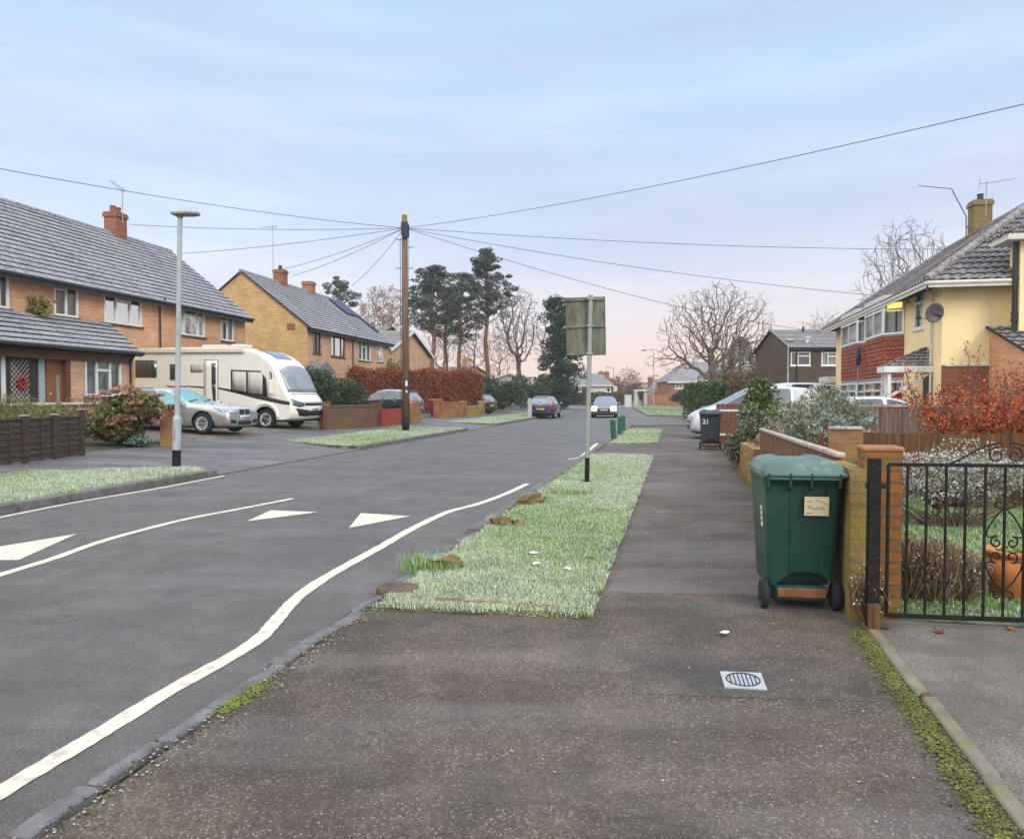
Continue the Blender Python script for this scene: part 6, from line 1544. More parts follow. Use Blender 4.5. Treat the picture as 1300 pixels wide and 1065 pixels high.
# ------------------------------------------------------------------ wheelie bins
def wheelie_bin(label, loc, rz, col, lidcol, faded=.5):
    t = thing('wheelie_bin', label, 'bin', loc, rz, 'wheelie bins by the pavement')
    bm_ = M('bin_plastic', col, .42, .15, 2, .15, 120, dirt=tuple(.6 * c + .10 for c in col), dscale=2.5, damt=.35, spec=.5); lm = M('bin_lid_plastic', lidcol, .45, .15, 3, .1, 80, dirt=tuple(.5 * c + .25 for c in lidcol), dscale=4, damt=faded)
    def ring(z):                              # rounded, ribbed section: x across, y deep (the wheel side faces -y)
        f = (z - .10) / .88; w_, d_ = .235 + .045 * f, .26 + .075 * f; yc = .0 - .015 * f; r = .05
        P_ = []
        for cx, cy, g0 in ((w_ - r, d_ - r, 0), (-w_ + r, d_ - r, 90), (-w_ + r, -d_ + r, 180), (w_ - r, -d_ + r, 270)):
            for k in range(5): g = R(g0 + 22.5 * k); P_.append((cx + r * math.cos(g), cy + r * math.sin(g) + yc))
        # recessed middle panel on the wheel side
        i0 = 15; ins = []
        xa = -w_ * .40; xb = w_ * .62
        P_ = P_[:15] + [(xa - .0, -d_ + yc), (xa + .012, -d_ + yc + .018), (xb - .012, -d_ + yc + .018), (xb, -d_ + yc)] + P_[15:]
        return [(x, y, z) for x, y in P_]
    zs = [.16, .19, .5, .80, .86, .90, .955, .98]; mb = MB(); n = len(ring(.2)); vs = []
    for k, z in enumerate(zs):
        rg = ring(z); s_ = 1.05 if z >= .955 else 1.0
        vs += [(x * s_, y * s_, z) for x, y, _ in rg]
    fs = [(k * n + j, k * n + (j + 1) % n, (k + 1) * n + (j + 1) % n, (k + 1) * n + j) for k in range(len(zs) - 1) for j in range(n)] + [tuple(range(n))[::-1], tuple((len(zs) - 1) * n + j for j in range(n))]
    mb.add(vs, fs); b0 = mb.build('body', bm_, None)
    cut = MB(); cut.lathe([(0, -.6), (.30, -.6), (.30, -.12), (0, -.12)], (.03, 0, -.02), 30, axis='y'); co = cut.build('cut', bm_); bo = b0.modifiers.new('b', 'BOOLEAN'); bo.object = co; bo.solver = 'EXACT'
    me = evald(b0); bpy.data.objects.remove(b0); bpy.data.objects.remove(co); b0 = link('body', me, t); b0.name = 'body'
    mb = MB(); mb.box(-.20, .20, -.24, .2, .05, .17); mb.build('base', bm_, t, bevel=.02)
    MB().box(-.17, .19, -.262, -.242, .085, .155).build('axle_panel', M('rusty_brown_panel', (.20, .085, .03), .7, .4, 4, dirt=(.3, .2, .12), dscale=5, damt=.5), t, bevel=.008)
    mb = MB(); mb.tube([(-.27, -.22, .10), (.27, -.22, .10)], .016, 8); mb.build('axle', MT['iron'], t)
    for sg in (1, -1):
        w_ = MB(); w_.lathe([(0, -.028), (.05, -.028), (.055, -.02), (.075, -.02), (.082, -.028), (.1, -.024), (.104, 0), (.1, .024), (.082, .028), (.075, .02), (.055, .02), (.05, .028), (0, .028)], (0, 0, 0), 24, axis='x'); wo = w_.build('wheel', MT['tyre'], t, smooth=True); wo.location = (sg * .262, -.225, .104)
    # lid: rim, domed middle, two raised corner pads, hinge bars
    lw, ld = .305, .375; nx, ny = 18, 14; vs = []
    for j in range(ny + 1):
        for i in range(nx + 1):
            u, v = -1 + 2 * i / nx, -1 + 2 * j / ny; z = 1.0 + .075 * (1 - abs(u) ** 6) * (1 - abs(v) ** 6) ** .8
            if v < .75 and .42 < abs(u) < .92: z += .016 * min(1, (1 - abs(v) ** 4) * 3)
            cr = 1 - .03 * (abs(u) ** 8) * (abs(v) ** 8) * 2
            vs.append((u * lw * cr, v * ld * cr - .02, z))
    m_ = len(vs); vs += [(x * 1.0, y, .965) for x, y, z in vs[:]]
    fs = [(j * (nx + 1) + i, j * (nx + 1) + i + 1, (j + 1) * (nx + 1) + i + 1, (j + 1) * (nx + 1) + i) for j in range(ny) for i in range(nx)]
    edge = [i for i in range(nx + 1)] + [j * (nx + 1) + nx for j in range(1, ny + 1)] + [ny * (nx + 1) + i for i in range(nx - 1, -1, -1)] + [j * (nx + 1) for j in range(ny - 1, 0, -1)]
    fs += [(edge[k], edge[(k + 1) % len(edge)], edge[(k + 1) % len(edge)] + m_, edge[k] + m_) for k in range(len(edge))]
    used = sorted({i for f in fs for i in f}); re = {o: k for k, o in enumerate(used)}
    lid = MB().add([vs[i] for i in used], [tuple(re[i] for i in f) for f in fs]).build('lid', lm, t, bevel=0)
    mb = MB()
    for x in (-.27, -.11, .04, .24): mb.tube([(x, -.36, 1.0), (x, -.405, .99), (x, -.395, .90), (x, -.345, .875)], .011, 6)
    mb.tube([(-.275, -.392, .955), (.255, -.392, .955)], .014, 8); mb.build('hinge_bar', bm_, t)
    mb = MB(); mb.box(-.30, .30, -.41, -.37, .965, 1.0); mb.build('lid_lip', lm, lid, bevel=.012)
    return t
pb = G(1022, 774, .03); rz = R(-8)
GB = V((pb.x, pb.y + .24, .03))
t = wheelie_bin('green wheelie bin with cream label close by the fence and gate post', GB, rz, (.007, .050, .036), (.075, .135, .118), .9); t.scale = (.90, .95, .955)
lb = MB().box(.0, .175, -.305, -.301, .70, .835).build('label', M('cream_label', (.62, .52, .33), .6, .12, 12, dirt=(.4, .3, .15), dscale=12, damt=.5), t)
lb.rotation_euler = (R(4.4), 0, 0); lb.location = (0, .012, .02) 
mb = MB(); rs = np.random.default_rng(4)
for z, xs_ in ((.80, (.015, .05)), (.765, (.012, .045)), (.715, (.012, .06))): mb.box(xs_[0], xs_[1], -.3065, -.305, z, z + .004)
pts = [(.03 + .008 * i, -.306, .752 + .008 * math.sin(i * 2.1) + .004 * rs.normal()) for i in range(15)]; mb.tube(pts, .0016, 4); mb.tube([(.075, -.306, .815), (.12, -.306, .80), (.172, -.306, .775)], .0013, 4)
mb.build('label_marks', MT['ink'], lb, fixn=False)
lx = lambda z: -(.235 + .045 * (z - .10) / .88) - .003
l2 = MB().poly([(lx(.58), -.16, .58), (lx(.58), -.085, .58), (lx(.73), -.085, .73), (lx(.73), -.16, .73)]).build('label', MT['white'], t)
mb = MB()
for z in (.61, .65, .69): mb.poly([(lx(z) - .002, -.145, z), (lx(z) - .002, -.105, z), (lx(z + .02) - .002, -.105, z + .02), (lx(z + .02) - .002, -.145, z + .02)])
mb.build('label_marks', M('red_print', (.5, .06, .05), .6, .1), l2)
def number(txt, par, size, m, loc, rot):
    cu = bpy.data.curves.new('number', 'FONT'); cu.body = txt; cu.size = size; cu.extrude = .002; cu.offset = .004; o = bpy.data.objects.new('number', cu); C.objects.link(o); bpy.context.view_layer.update(); me = evald(o); bpy.data.objects.remove(o); bpy.data.curves.remove(cu)
    me.materials.clear(); me.materials.append(m); o = link('number', me, par); o.location = loc; o.rotation_euler = rot; return o
pb2 = G(902, 570.5, .03); t2 = wheelie_bin('dark grey wheelie bin with a white number on it beside the low brick wall', V((pb2.x + .05, pb2.y + .25, .03)), R(-14), (.035, .045, .06), (.05, .06, .08), .3)
number('21', t2, .17, MT['white'], (-.205, -.330, .70), (R(95.8), 0, 0))
pb3 = G(892, 553.5, .03); wheelie_bin('dark green wheelie bin behind the grey numbered bin', V((pb3.x + .25, pb3.y + .1, .03)), R(-10), (.010, .07, .05), (.03, .12, .10), .4)
pb4 = GL(553, 529.5); wheelie_bin('dark red wheelie bin by the brick pier across the road', V((pb4.x, pb4.y, pb4.z)), R(60), (.17, .012, .014), (.22, .02, .02), .2)
# ------------------------------------------------------------------ near fence, walls, gate
def wall_run(name, label, cat, a, b, h0, h1, th, mat, cap=None, capm=None, base=0, group=None, pier=None, body='wall'):
    a, b = V(a), V(b); L = (b - a).length; d = b - a; t = thing(name, label, cat, (a.x, a.y, a.z), math.atan2(d.y, d.x), group); dz = b.z - a.z
    mb = MB(); mb.add([(0, -th / 2, -.25), (L, -th / 2, dz - .25), (L, th / 2, dz - .25), (0, th / 2, -.25), (0, -th / 2, h0), (L, -th / 2, dz + h1), (L, th / 2, dz + h1), (0, th / 2, h0)], [(3, 2, 1, 0), (4, 5, 6, 7), (0, 1, 5, 4), (1, 2, 6, 5), (2, 3, 7, 6), (3, 0, 4, 7)])
    mb.build(body, mat, t)
    if cap:
        mb = MB(); n = max(2, int(L / .45))
        for i in range(n):
            f0, f1 = i / n, (i + .985) / n; mb.bar((L * f0, 0, (h0 + (dz + h1 - h0) * f0) + cap / 2), (L * f1, 0, (h0 + (dz + h1 - h0) * f1) + cap / 2 + rnd.uniform(-.004, .004)), th + .05, cap)
        mb.build('coping', capm or mat, t, bevel=.008)
    for (f, w_, hh) in (pier or []):
        x = L * f; z = dz * f; MB().box(x - w_ / 2, x + w_ / 2, -w_ / 2 - .03, w_ / 2 + .03, -.25 + z, z + hh).build('pier', mat, t); MB().box(x - w_ / 2 - .03, x + w_ / 2 + .03, -w_ / 2 - .06, w_ / 2 + .06, z + hh, z + hh + .06).build('pier_cap', capm or mat, t, bevel=.015)
    return t
fa, fb = WP(.02, .80), WP(.02, 7.25); Lf = (fb - fa).length
t = thing('board_fence', 'low fence of brown vertical boards with a frosted top rail beside the green bin', 'fence', fa, math.atan2(dW.y, dW.x)); h0, h1 = 1.0, .92
x = 0.0; k = 0; mb = MB()
while x < Lf - .05:
    w_ = rnd.uniform(.13, .16); h = h0 + (h1 - h0) * x / Lf + rnd.uniform(-.006, .006); mb.box(x + .004, min(x + w_, Lf), -.018 + rnd.uniform(-.003, .003), .006, .02, h); x += w_
mb.build('boards', MT['fence_br'], t)
for z in (.25, .78): MB().box(0, Lf, -.062, -.022, z, z + .07).build('rail', MT['fence_br'], t)
for i in range(5): xx = .1 + (Lf - .2) * i / 4; MB().box(xx - .04, xx + .04, -.14, -.064, -.1, .9).build('post', MT['fence_br'], t)
mb = MB(); mb.bar((0, -.01, h0 + .022), (Lf, -.01, h1 + .022), .075, .035); mb.build('top_rail', MT['frostcap'], t, bevel=.006)
MT['fence_y'] = brickmat('yellow_mossed_brick', (.30, .20, .06), (.24, .17, .05), (.22, .18, .08), stain=(.33, .27, .02))
wall_run('garden_wall', 'short yellowed brick wall end between the board fence and the gate post', 'wall', WP(.005, .03), WP(.005, .78), .985, .985, .10, MT['fence_y'])
# brick gate pier with rounded timber post
px0, px1 = G(1093, 797), G(1138, 797); pcen = P(1116, 700, 5.12)
t = thing('gate_pier', 'orange brick gate pier beside the black gate post', 'gate pier', (2.45, 5.12, .03), math.atan2(dW.y, dW.x) - R(90))
MB().box(-.115, .115, -.115, .115, -.1, 1.10).build('pier', brickmat('orange_pier_brick', (.34, .125, .035), (.26, .10, .03), (.16, .11, .06), stain=(.16, .15, .03)), t); MB().box(-.125, .125, -.125, .125, 1.10, 1.135).build('pier_cap', M('pier_cap', (.30, .135, .06), .9, .3, 5, .4, 40), t, bevel=.01)
gp = G(1105, 797, .03); gd = V((1, -.13, 0)).normalized()
t = thing('iron_gate', 'black wrought iron garden gate with scrolls in the middle', 'gate', (gp.x, gp.y - .02, .03), math.atan2(gd.y, gd.x))
H = P(1110, 583, gp.y).z - .03; W_ = 1.36; mb = MB(); mb.box(-.035, .035, -.03, .03, -.05, H + .01); mb.build('gate_post', MT['iron'], t, bevel=.004)
MB().box(-.04, .03, -.062, -.032, -.05, .17).build('timber_block', MT['fence_or'], t)
x0g = .085; hgl = H - .03; mb = MB(); mb.bar((x0g, 0, hgl), (x0g + W_, 0, hgl), .012, .022); mb.bar((x0g, 0, .09), (x0g + W_, 0, .09), .012, .03); mb.bar((x0g, 0, .08), (x0g, 0, hgl), .026, .014); mb.bar((x0g + W_, 0, .08), (x0g + W_, 0, hgl), .026, .014); mb.build('gate_frame', MT['iron'], t)
nb = 11
for i in range(1, nb + 1):
    x = x0g + W_ * i / (nb + 1); mb = MB(); mb.bar((x, 0, .105), (x, 0, hgl - .012), .013, .013); mb.build('bar', MT['iron'], t)
def spiral(c, r0, turns, a0, sg, k=26): return [(c[0] + (r0 * (1 - .78 * i / k)) * math.cos(a0 + sg * turns * 2 * math.pi * i / k), -.002, c[1] + (r0 * (1 - .78 * i / k)) * math.sin(a0 + sg * turns * 2 * math.pi * i / k)) for i in range(k + 1)]
xm = x0g + W_ * 6 / (nb + 1); zc = P(1243, 690, 4.9).z - .03
for s_ in (1, -1):
    mb = MB()
    # two facing heart scrolls about the centre bar
    for u in (1, -1):
        pts = spiral((xm + s_ * .045, zc + u * .045), .038, 1.15, R(90 if u > 0 else -90) if s_ > 0 else R(90 if u > 0 else -90), -s_ * u)[::-1]
        pts += [(xm + s_ * .085, -.002, zc + u * .075), (xm + s_ * .105, -.002, zc + u * .085), (xm + s_ * .095, -.002, zc + u * .13), (xm + s_ * .055, -.002, zc + u * .20), (xm + s_ * .012, -.002, zc + u * .25)]
        pts += spiral((xm + s_ * .035, zc + u * .285), .03, .8, R(-120 if u > 0 else 120) if s_ > 0 else R(-60 if u > 0 else 60), s_ * u)
        mb.tube(pts, .0055, 6)
    mb.build('scroll', MT['iron'], t, fixn=False)
    mb = MB(); k = 14; arch = [(xm + s_ * (.02 + .34 * (1 - i / k)), 0, hgl + .14 * math.sin(math.pi / 2 * i / k) ** 1.6) for i in range(k + 1)]; mb.tube(arch, .006, 6); mb.tube(spiral((xm + s_ * .052, hgl + .065), .05, 1.3, R(100 if s_ > 0 else 80), -s_), .005, 6); mb.build('arch_scroll', MT['iron'], t, fixn=False)
MB().box(-.05, x0g, -.012, .012, H - .18, H - .15).build('hinge', MT['iron'], t); MB().box(-.05, x0g, -.012, .012, .22, .25).build('hinge', MT['iron'], t)
# low brick wall further along, planted behind
wall_run('brick_wall', 'low orange brick garden wall along the pavement before the grey bin', 'wall', WP(.02, 7.3), WP(.02, 16.6), .62, .44, .20, brickmat('course_brick', (.33, .15, .07), (.25, .11, .055), (.26, .17, .09), w=.4, h=.15, ms=.016, stain=(.34, .27, .03)))
wall_run('brick_pier', 'stub of brick pier topped with frost behind the board fence', 'wall', WP(.9, 6.55), WP(1.35, 6.5), .98, .98, .22, MT['brick_wall'], .04, MT['frostcap'])
da, db = WP(1.4, 6.75), WP(7.8, 6.4)
t = thing('board_fence', 'orange brown board fence dividing the two front gardens', 'fence', da, math.atan2((db - da).y, (db - da).x)); mb = MB(); x = 0; Lf = (db - da).length
while x < Lf: w_ = rnd.uniform(.11, .14); mb.box(x + .004, x + w_, -.012, .006, .0, .93 + rnd.uniform(-.012, .012)); x += w_
mb.build('boards', MT['fence_or'], t); [MB().box(0, Lf, .008, .04, z, z + .07).build('rail', MT['fence_or'], t) for z in (.25, .75)]
for xx in (3.15,): q = MB().box(xx - .07, xx + .07, -.12, .02, -.1, 1.06).build('post', M('mossy_post', (.20, .13, .04), .9, .4, 6, .5, 40, dirt=(.16, .18, .03), dscale=4, damt=.8), t, bevel=.01)
ea, eb = P(1086, 514, 17.6), P(1199, 515, 17.0)
t = thing('board_fence', 'dark timber fence in front of the white car roof', 'fence', (ea.x, ea.y, 0), math.atan2(eb.y - ea.y, eb.x - ea.x)); Lf = (eb - ea).length + 1.6; mb = MB(); x = -.03
while x < Lf: w_ = rnd.uniform(.13, .16); mb.box(x + .003, x + w_, -.012, .006, .0, 1.24); x += w_
mb.build('boards', M('weathered_boards', (.12, .075, .05), .85, .4, 2, .5, 30, col2=(.22, .155, .11), dirt=(.3, .26, .2), dscale=2, damt=.6, stretch=(9, 9, .5)), t); MB().box(-.05, Lf, -.03, .04, 1.243, 1.285).build('top_rail', MT['frostcap'], t)
# gate panel and little wall by the people carrier
q = P(905, 512, 22.6)
t = thing('timber_gate', 'small brown timber gate panel behind the grey bin', 'gate', (q.x + .1, q.y, .03), R(-8)); mb = MB(); [mb.box(i * .12, i * .12 + .114, -.012, .012, .05, 1.22) for i in range(9)]; mb.build('boards', MT['redwood'], t); [MB().box(0, 1.08, -.03, -.013, z, z + .06).build('rail', MT['offwhite'], t) for z in (.3, 1.0)]
# terracotta pot
pp_ = G(1296, 762, .04)
t = thing('terracotta_pot', 'round terracotta pot standing on the lawn behind the gate', 'plant pot', (pp_.x + .02, pp_.y + .12, .035)); MB().lathe([(0, .0), (.12, .0), (.135, .02), (.19, .14), (.205, .20), (.19, .27), (.165, .305), (.19, .315), (.195, .345), (.17, .35), (.15, .31), (.14, .29)], (0, 0, 0), 36).build('pot', MT['terracotta'], t, smooth=True); MB().lathe([(.15, .30), (0, .305)], (0, 0, 0), 20).build('soil', MT['soil'], t)
rs = np.random.default_rng(9); n = 160; g = rs.uniform(0, 6.28, n); rr = rs.uniform(0, .13, n); Vt, F = leaf_quads(np.stack([rr * np.cos(g), rr * np.sin(g), rs.uniform(.31, .37, n)], 1), .05, rs, .4, .8); np_mesh('foliage', Vt, F, [MT['g_green']], t)
MT['slate_bits'] = M('slate_edging', (.10, .095, .09), .8, .4, 6); mb = MB(); [mb.box(.2 + .0, .32, -.3 + .1 * i, -.22 + .1 * i, 0, .03) for i in range(4)]
# ------------------------------------------------------------------ left side fences and walls
fl0, fl1 = GL(-60, 600), GL(104, 578)
t = thing('panel_fence', 'dark brown overlap panel fence along the left pavement', 'fence', fl0, math.atan2((fl1 - fl0).y, (fl1 - fl0).x)); Lf = (fl1 - fl0).length; npn = 4; hF = P(52, 530, GL(52, 583).y).z - GL(52, 583).z
for i in range(npn):
    a, b_ = Lf * i / npn, Lf * (i + 1) / npn; mb = MB(); nb_ = 7
    for j in range(nb_):
        z0_ = .04 + (hF - .06) * j / nb_; z1_ = .04 + (hF - .06) * (j + 1.12) / nb_; w = lambda s_: .012 * math.sin(s_ * 9 + j * 2.3 + i); q = 10; vs = []
        for k in range(q + 1):
            s_ = k / q; x = a + .06 + (b_ - a - .12) * s_; vs += [(x, -.028 - .01 * (j % 1), z0_ + w(s_)), (x, -.006, z1_), (x, .004, z1_), (x, -.012, z0_ + w(s_))]
        mb.add(vs, [(4 * k + m_, 4 * k + 4 + m_, 4 * k + 4 + (m_ + 1) % 4, 4 * k + (m_ + 1) % 4) for k in range(q) for m_ in range(4)])
    mb.box(a + .055, a + .10, -.045, -.03, .03, hF); mb.box(b_ - .10, b_ - .055, -.045, -.03, .03, hF); mb.box(a + .055, b_ - .055, -.04, .02, hF, hF + .03); mb.box(a + (b_ - a) / 2 - .02, a + (b_ - a) / 2 + .02, -.045, -.03, .03, hF)
    mb.build('panel', MT['fence_dk'], t)
for i in range(npn + 1):
    x = Lf * i / npn; h = hF + (.16 if i == npn else .07); q = MB().box(x - .05, x + .05, -.055, .045, -.2, h).build('post', MT['fence_dk'], t, bevel=.006); MB().box(x - .065, x + .065, -.07, .06, h, h + .03).build('post_cap', MT['frostcap'], q)
# low white-capped garden wall below the porch
wa, wb = GL(-30, 530), GL(165, 521); wa = F1.o + F1.d * F1.hit(-40, 508, -4.2)[0] - F1.n * 4.2; wb = F1.o + F1.d * F1.hit(120, 504, -4.2)[0] - F1.n * 4.2; wa.z = wb.z = .45
wall_run('garden_wall', 'low red brown wall with pale coping in front of the porch', 'wall', wa, wb, .80, .80, .2, MT['redwood'], .06, MT['offwhite'])
q = GL(206, 566)
wall_run('brick_pier', 'square brick pier at the drive entrance behind the lamp post', 'wall', (q.x, q.y, q.z), (q.x + .34, q.y + .06, q.z), 1.0, 1.0, .36, MT['brick_wall'], .05, MT['brick_wall'])
a, b = GL(413, 546), GL(482, 543)
bw_ = wall_run('brick_wall', 'brown brick garden wall with darker coping beside the motorhome', 'wall', a, GL(478, 541), .86, .86, .22, MT['brick_brown'], .07, MT['brick_brown'], pier=[(1.0, .30, .93)])
wall_run('brick_pier', 'yellowish stone pier at the near end of the brown brick wall', 'wall', GL(408, 544.5), GL(415, 544), .98, .98, .3, M('yellow_stone', (.30, .20, .07), .9, .3, 4, .4, 30), .07, MT['brick_brown'])
a, b = GL(484, 541.5), GL(522, 537.5)
t = wall_run('red_board_wall', 'bright red brown panel wall between brick piers beside the telegraph pole', 'wall', a, b, .75, .75, .08, M('red_boards', (.27, .05, .022), .8, .3, 3, .4, 30, stretch=(8, 8, .6)), None, None)
wall_run('brick_pier', 'mossy brick pier just past the telegraph pole', 'wall', GL(522, 538), GL(530, 536.5), .95, .95, .34, MT['brick_wall'], .05, MT['brick_wall'])
wall_run('brick_wall', 'red and yellow brick wall beside the dark red bin', 'wall', GL(556, 531), GL(588, 529), .88, .88, .22, brickmat('red_yellow_brick', (.34, .09, .05), (.26, .08, .04), (.24, .15, .08), stain=(.36, .25, .05)), .06, MT['brick_wall'], pier=[(0, .36, .92), (1, .34, .92)])
wall_run('garden_wall', 'yellowed low wall past the red and yellow brick wall', 'wall', GL(590, 529), GL(611, 527.5), .62, .60, .2, MT['fence_y'], .05, MT['frostcap'], pier=[(1, .3, .9)])
# ------------------------------------------------------------------ far things on the green
pk_ = G(812, 515.8, .06)
t = thing('phone_kiosk', 'white open-fronted telephone kiosk standing on the far green', 'kiosk', pk_, R(8)); h = P(812, 495, pk_.y).z - .06; w_ = .62
mb = MB(); mb.box(-w_, w_, .5, .6, 0, h - .15); mb.box(-w_, -w_ + .12, -.5, .5, 0, h - .15); mb.box(w_ - .1, w_, -.5, .5, 0, h - .15); mb.build('shell', MT['offwhite'], t); MB().box(-w_ - .04, w_ + .04, -.55, .65, h - .146, h).build('roof', MT['white'], t); MB().box(.12, .38, .3, .498, .85, 1.6).build('telephone', MT['black'], t); MB().box(-w_ + .13, -.0, .44, .498, .3, 1.9).build('notice_panel', M('pale_notice', (.45, .44, .40), .6, .2, 3), t)
pc_ = G(797, 517, .06); h = P(797, 501.5, pc_.y).z; t = thing('utility_cabinet', 'pale grey utility cabinet beside the telephone kiosk', 'cabinet', pc_, R(5)); mb = MB(); mb.box(-.38, .38, -.3, .3, 0, h - .06); mb.build('body', MT['offwhite'], t, bevel=.02); MB().box(-.41, .41, -.33, .33, h - .058, h).build('roof', MT['galvb'], t); MB().box(-.005, .005, -.306, -.301, .1, h - .1).build('door_gap', MT['ink'], t)
def far_lamp(label, px, pyb, pyt, arm, Y=None, r=.07, grp=None):
    p = G(px, pyb, .03) if Y is None else V((P(px, pyb, Y).x, Y, P(px, pyb, Y).z)); h = P(px, pyt, p.y).z - p.z; ax = P(px + arm, pyt, p.y).x - p.x; t = thing('street_lamp', label, 'street lamp', p); k = p.y / 95
    mb = MB(); mb.tube([(0, 0, -.2), (0, 0, 1.2)], r * 1.4 * k, 8); mb.tube([(0, 0, 1.2), (0, 0, h - .3), (ax * .15, 0, h - .02), (ax * .9, 0, h)], [r * k, r * .8 * k, r * .7 * k, r * .6 * k], 8); mb.build('post', MT['galvb'], t, fixn=False); q = MB(); q.lathe([(0, -.35), (.1, -.3), (.13, 0), (.1, .3), (0, .35)], (ax, 0, h), 8, axis='x'); q.build('lamp_head', MT['galv'], t, smooth=True)
far_lamp('tall grey street lamp on the green in front of the spreading oak', 829.5, 516, 444.5, -12); far_lamp('street lamp with curved arm far down the road above the grey car', 779, 506, 466, -8, 150, .09); far_lamp('slim street lamp by the low grey-roofed house', 838, 513.5, 477, -5, 125, .06); far_lamp('street lamp standing before the dark brown house', 1000, 497, 432, 3, 50, .08)
t = thing('gate_board', 'white board sign fixed beside the blue hatchback on the verge', 'sign post', G(672.5, 529.5, .12)); MB().box(-.13, .13, -.02, .02, 0, 1.2).build('board', MT['galvb'], t, bevel=.01); t['label'] = 'pale square marker post on the verge beside the dark blue hatchback'; t.name = 'marker_post'
t = thing('road_sign', 'small pale road sign on a post far down the road', 'road sign', G(735.5, 515, .05)); MB().tube([(0, 0, 0), (0, 0, 2.4)], .06, 6).build('post', MT['galv'], t); MB().box(-.35, .35, -.09, -.062, 1.7, 2.6).build('panel', M('yellow_board', (.62, .50, .22), .5, .1), t)
for k, (px, yb, yt, c, lab) in enumerate([(773, 505, 489, 'offwhite', 'white sign on a far post above the grey car'), (781, 505, 490, 'offwhite', 'second far white sign just past the curved street lamp')]):
    Y = 135; p = P(px, yb, Y); t = thing('road_sign', lab, 'road sign', (p.x, Y, 0)); h = P(px, yt, Y).z; MB().tube([(0, 0, 0), (0, 0, h)], .07, 6).build('post', MT['brick_far'], t); MB().box(-.32, .32, -.1, -.072, h - 1.5, h).build('panel', MT[c], t)
# ================================================================== TREES, HEDGES AND SHRUBS
LM = {k: leafmat(k + '_leaf', c, ro, va, sp, fr) for k, c, ro, va, sp, fr in [
    ('yew', (.035, .065, .028), .6, .4, .3, 0), ('yew2', (.055, .095, .035), .6, .4, .3, 0), ('fir', (.022, .05, .035), .6, .4, .3, 0), ('fir2', (.04, .075, .05), .6, .4, .3, 0), ('pine', (.045, .07, .055), .6, .4, .3, 0), ('pine2', (.075, .10, .075), .6, .4, .3, 0), ('pine3', (.085, .105, .06), .6, .3, .3, 0),
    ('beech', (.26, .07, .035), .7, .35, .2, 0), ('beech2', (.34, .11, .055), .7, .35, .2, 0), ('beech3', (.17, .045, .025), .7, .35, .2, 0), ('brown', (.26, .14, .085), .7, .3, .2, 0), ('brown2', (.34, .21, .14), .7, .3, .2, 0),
    ('olive', (.13, .145, .05), .6, .35, .3, 0), ('olive2', (.20, .19, .07), .6, .35, .3, 0), ('sage', (.20, .235, .13), .7, .3, .25, .35), ('sage2', (.13, .16, .075), .7, .3, .25, .3), ('bright', (.11, .20, .03), .55, .35, .35, 0), ('lime', (.24, .30, .05), .6, .3, .35, 0), ('glauc', (.22, .32, .28), .7, .25, .25, .3),
    ('frostleaf', (.40, .40, .36), .8, .25, .2, .6), ('frost2', (.55, .55, .52), .85, .2, .2, .5), ('straw', (.33, .24, .13), .85, .3, .2, .15), ('straw2', (.22, .14, .075), .85, .3, .2, 0), ('dead', (.12, .075, .04), .9, .3, .2, 0), ('hyd', (.30, .14, .085), .8, .35, .2, .15), ('hyd2', (.40, .235, .155), .8, .3, .2, .2), ('hyd3', (.22, .075, .055), .8, .3, .2, 0),
    ('red', (.40, .06, .02), .6, .35, .3, 0), ('orange', (.50, .14, .028), .6, .3, .3, 0), ('dkred', (.20, .035, .02), .6, .35, .3, 0)]}
def L_(*k): return [LM[i] for i in k]
# ---- left front gardens
def GLz(px, py, dz=0): p = GL(px, py); p.z += dz; return p
q = GLz(35, 560); q2 = V((-11.2, 17.0, zl(6.0)))
def at(px, Y): p = P(px, 500, Y); p.z = zl(luv(p)[0]); return p
bush('garden_shrub', 'wispy olive green shrub behind the dark panel fence', 'shrub', at(48, 17.6), (1.55, .95, .66), 7500, .10, L_('olive', 'olive2', 'straw', 'yew2'), [.4, .3, .15, .15], 21, asp=.16, up=.8, stem=30)
bush('garden_shrub', 'olive shrub at the photo edge behind the panel fence', 'shrub', at(-35, 15.8), (1.2, .9, .62), 3500, .10, L_('olive', 'olive2', 'yew2'), [.4, .3, .3], 22, asp=.16, up=.8)
# hydrangea: leafy dome with faded flower heads
def hydrangea(label, base, r, n, heads, seed):
    t = bush('hydrangea', label, 'shrub', base, r, n, .13, L_('olive', 'bright', 'lime', 'dead', 'hyd3', 'yew2'), [.14, .2, .12, .24, .14, .16], seed, asp=.62, stem=26, shell=.75)
    rs = np.random.default_rng(seed + 1); d = rs.normal(size=(heads, 3)); d[:, 2] = np.abs(d[:, 2]) * 1.2 - .35; d /= np.linalg.norm(d, axis=1, keepdims=True); c = d * np.array(r) * rs.uniform(.88, 1.04, (heads, 1)) + (0, 0, r[2]); pts = []; mi = []
    for k in range(heads):
        m_ = 34; u = rs.normal(size=(m_, 3)); u /= np.linalg.norm(u, axis=1, keepdims=True); u[:, 2] = np.abs(u[:, 2]) * .7; pts.append(c[k] + u * rs.uniform(.07, .105)); mi += list(rs.choice(3, m_, p=[(.5, .45, .05), (.3, .2, .5)][int(d[k, 2] < .35)]))
    Vt, F = leaf_quads(np.concatenate(pts), .055, rs, .9); np_mesh('flower_heads', Vt, F, L_('hyd', 'hyd2', 'hyd3'), t, mi); return t
hydrangea('broad hydrangea with faded brown flower heads beside the brick pier', at(160, 19.6), (1.15, .95, .72), 5200, 120, 31)
bush('ground_cover', 'low blue green ground cover plant under the hydrangea', 'shrub', GLz(172, 566, -.02), (.62, .35, .16), 1300, .07, L_('glauc', 'yew2', 'fir2'), [.4, .3, .3], 33, asp=.6)
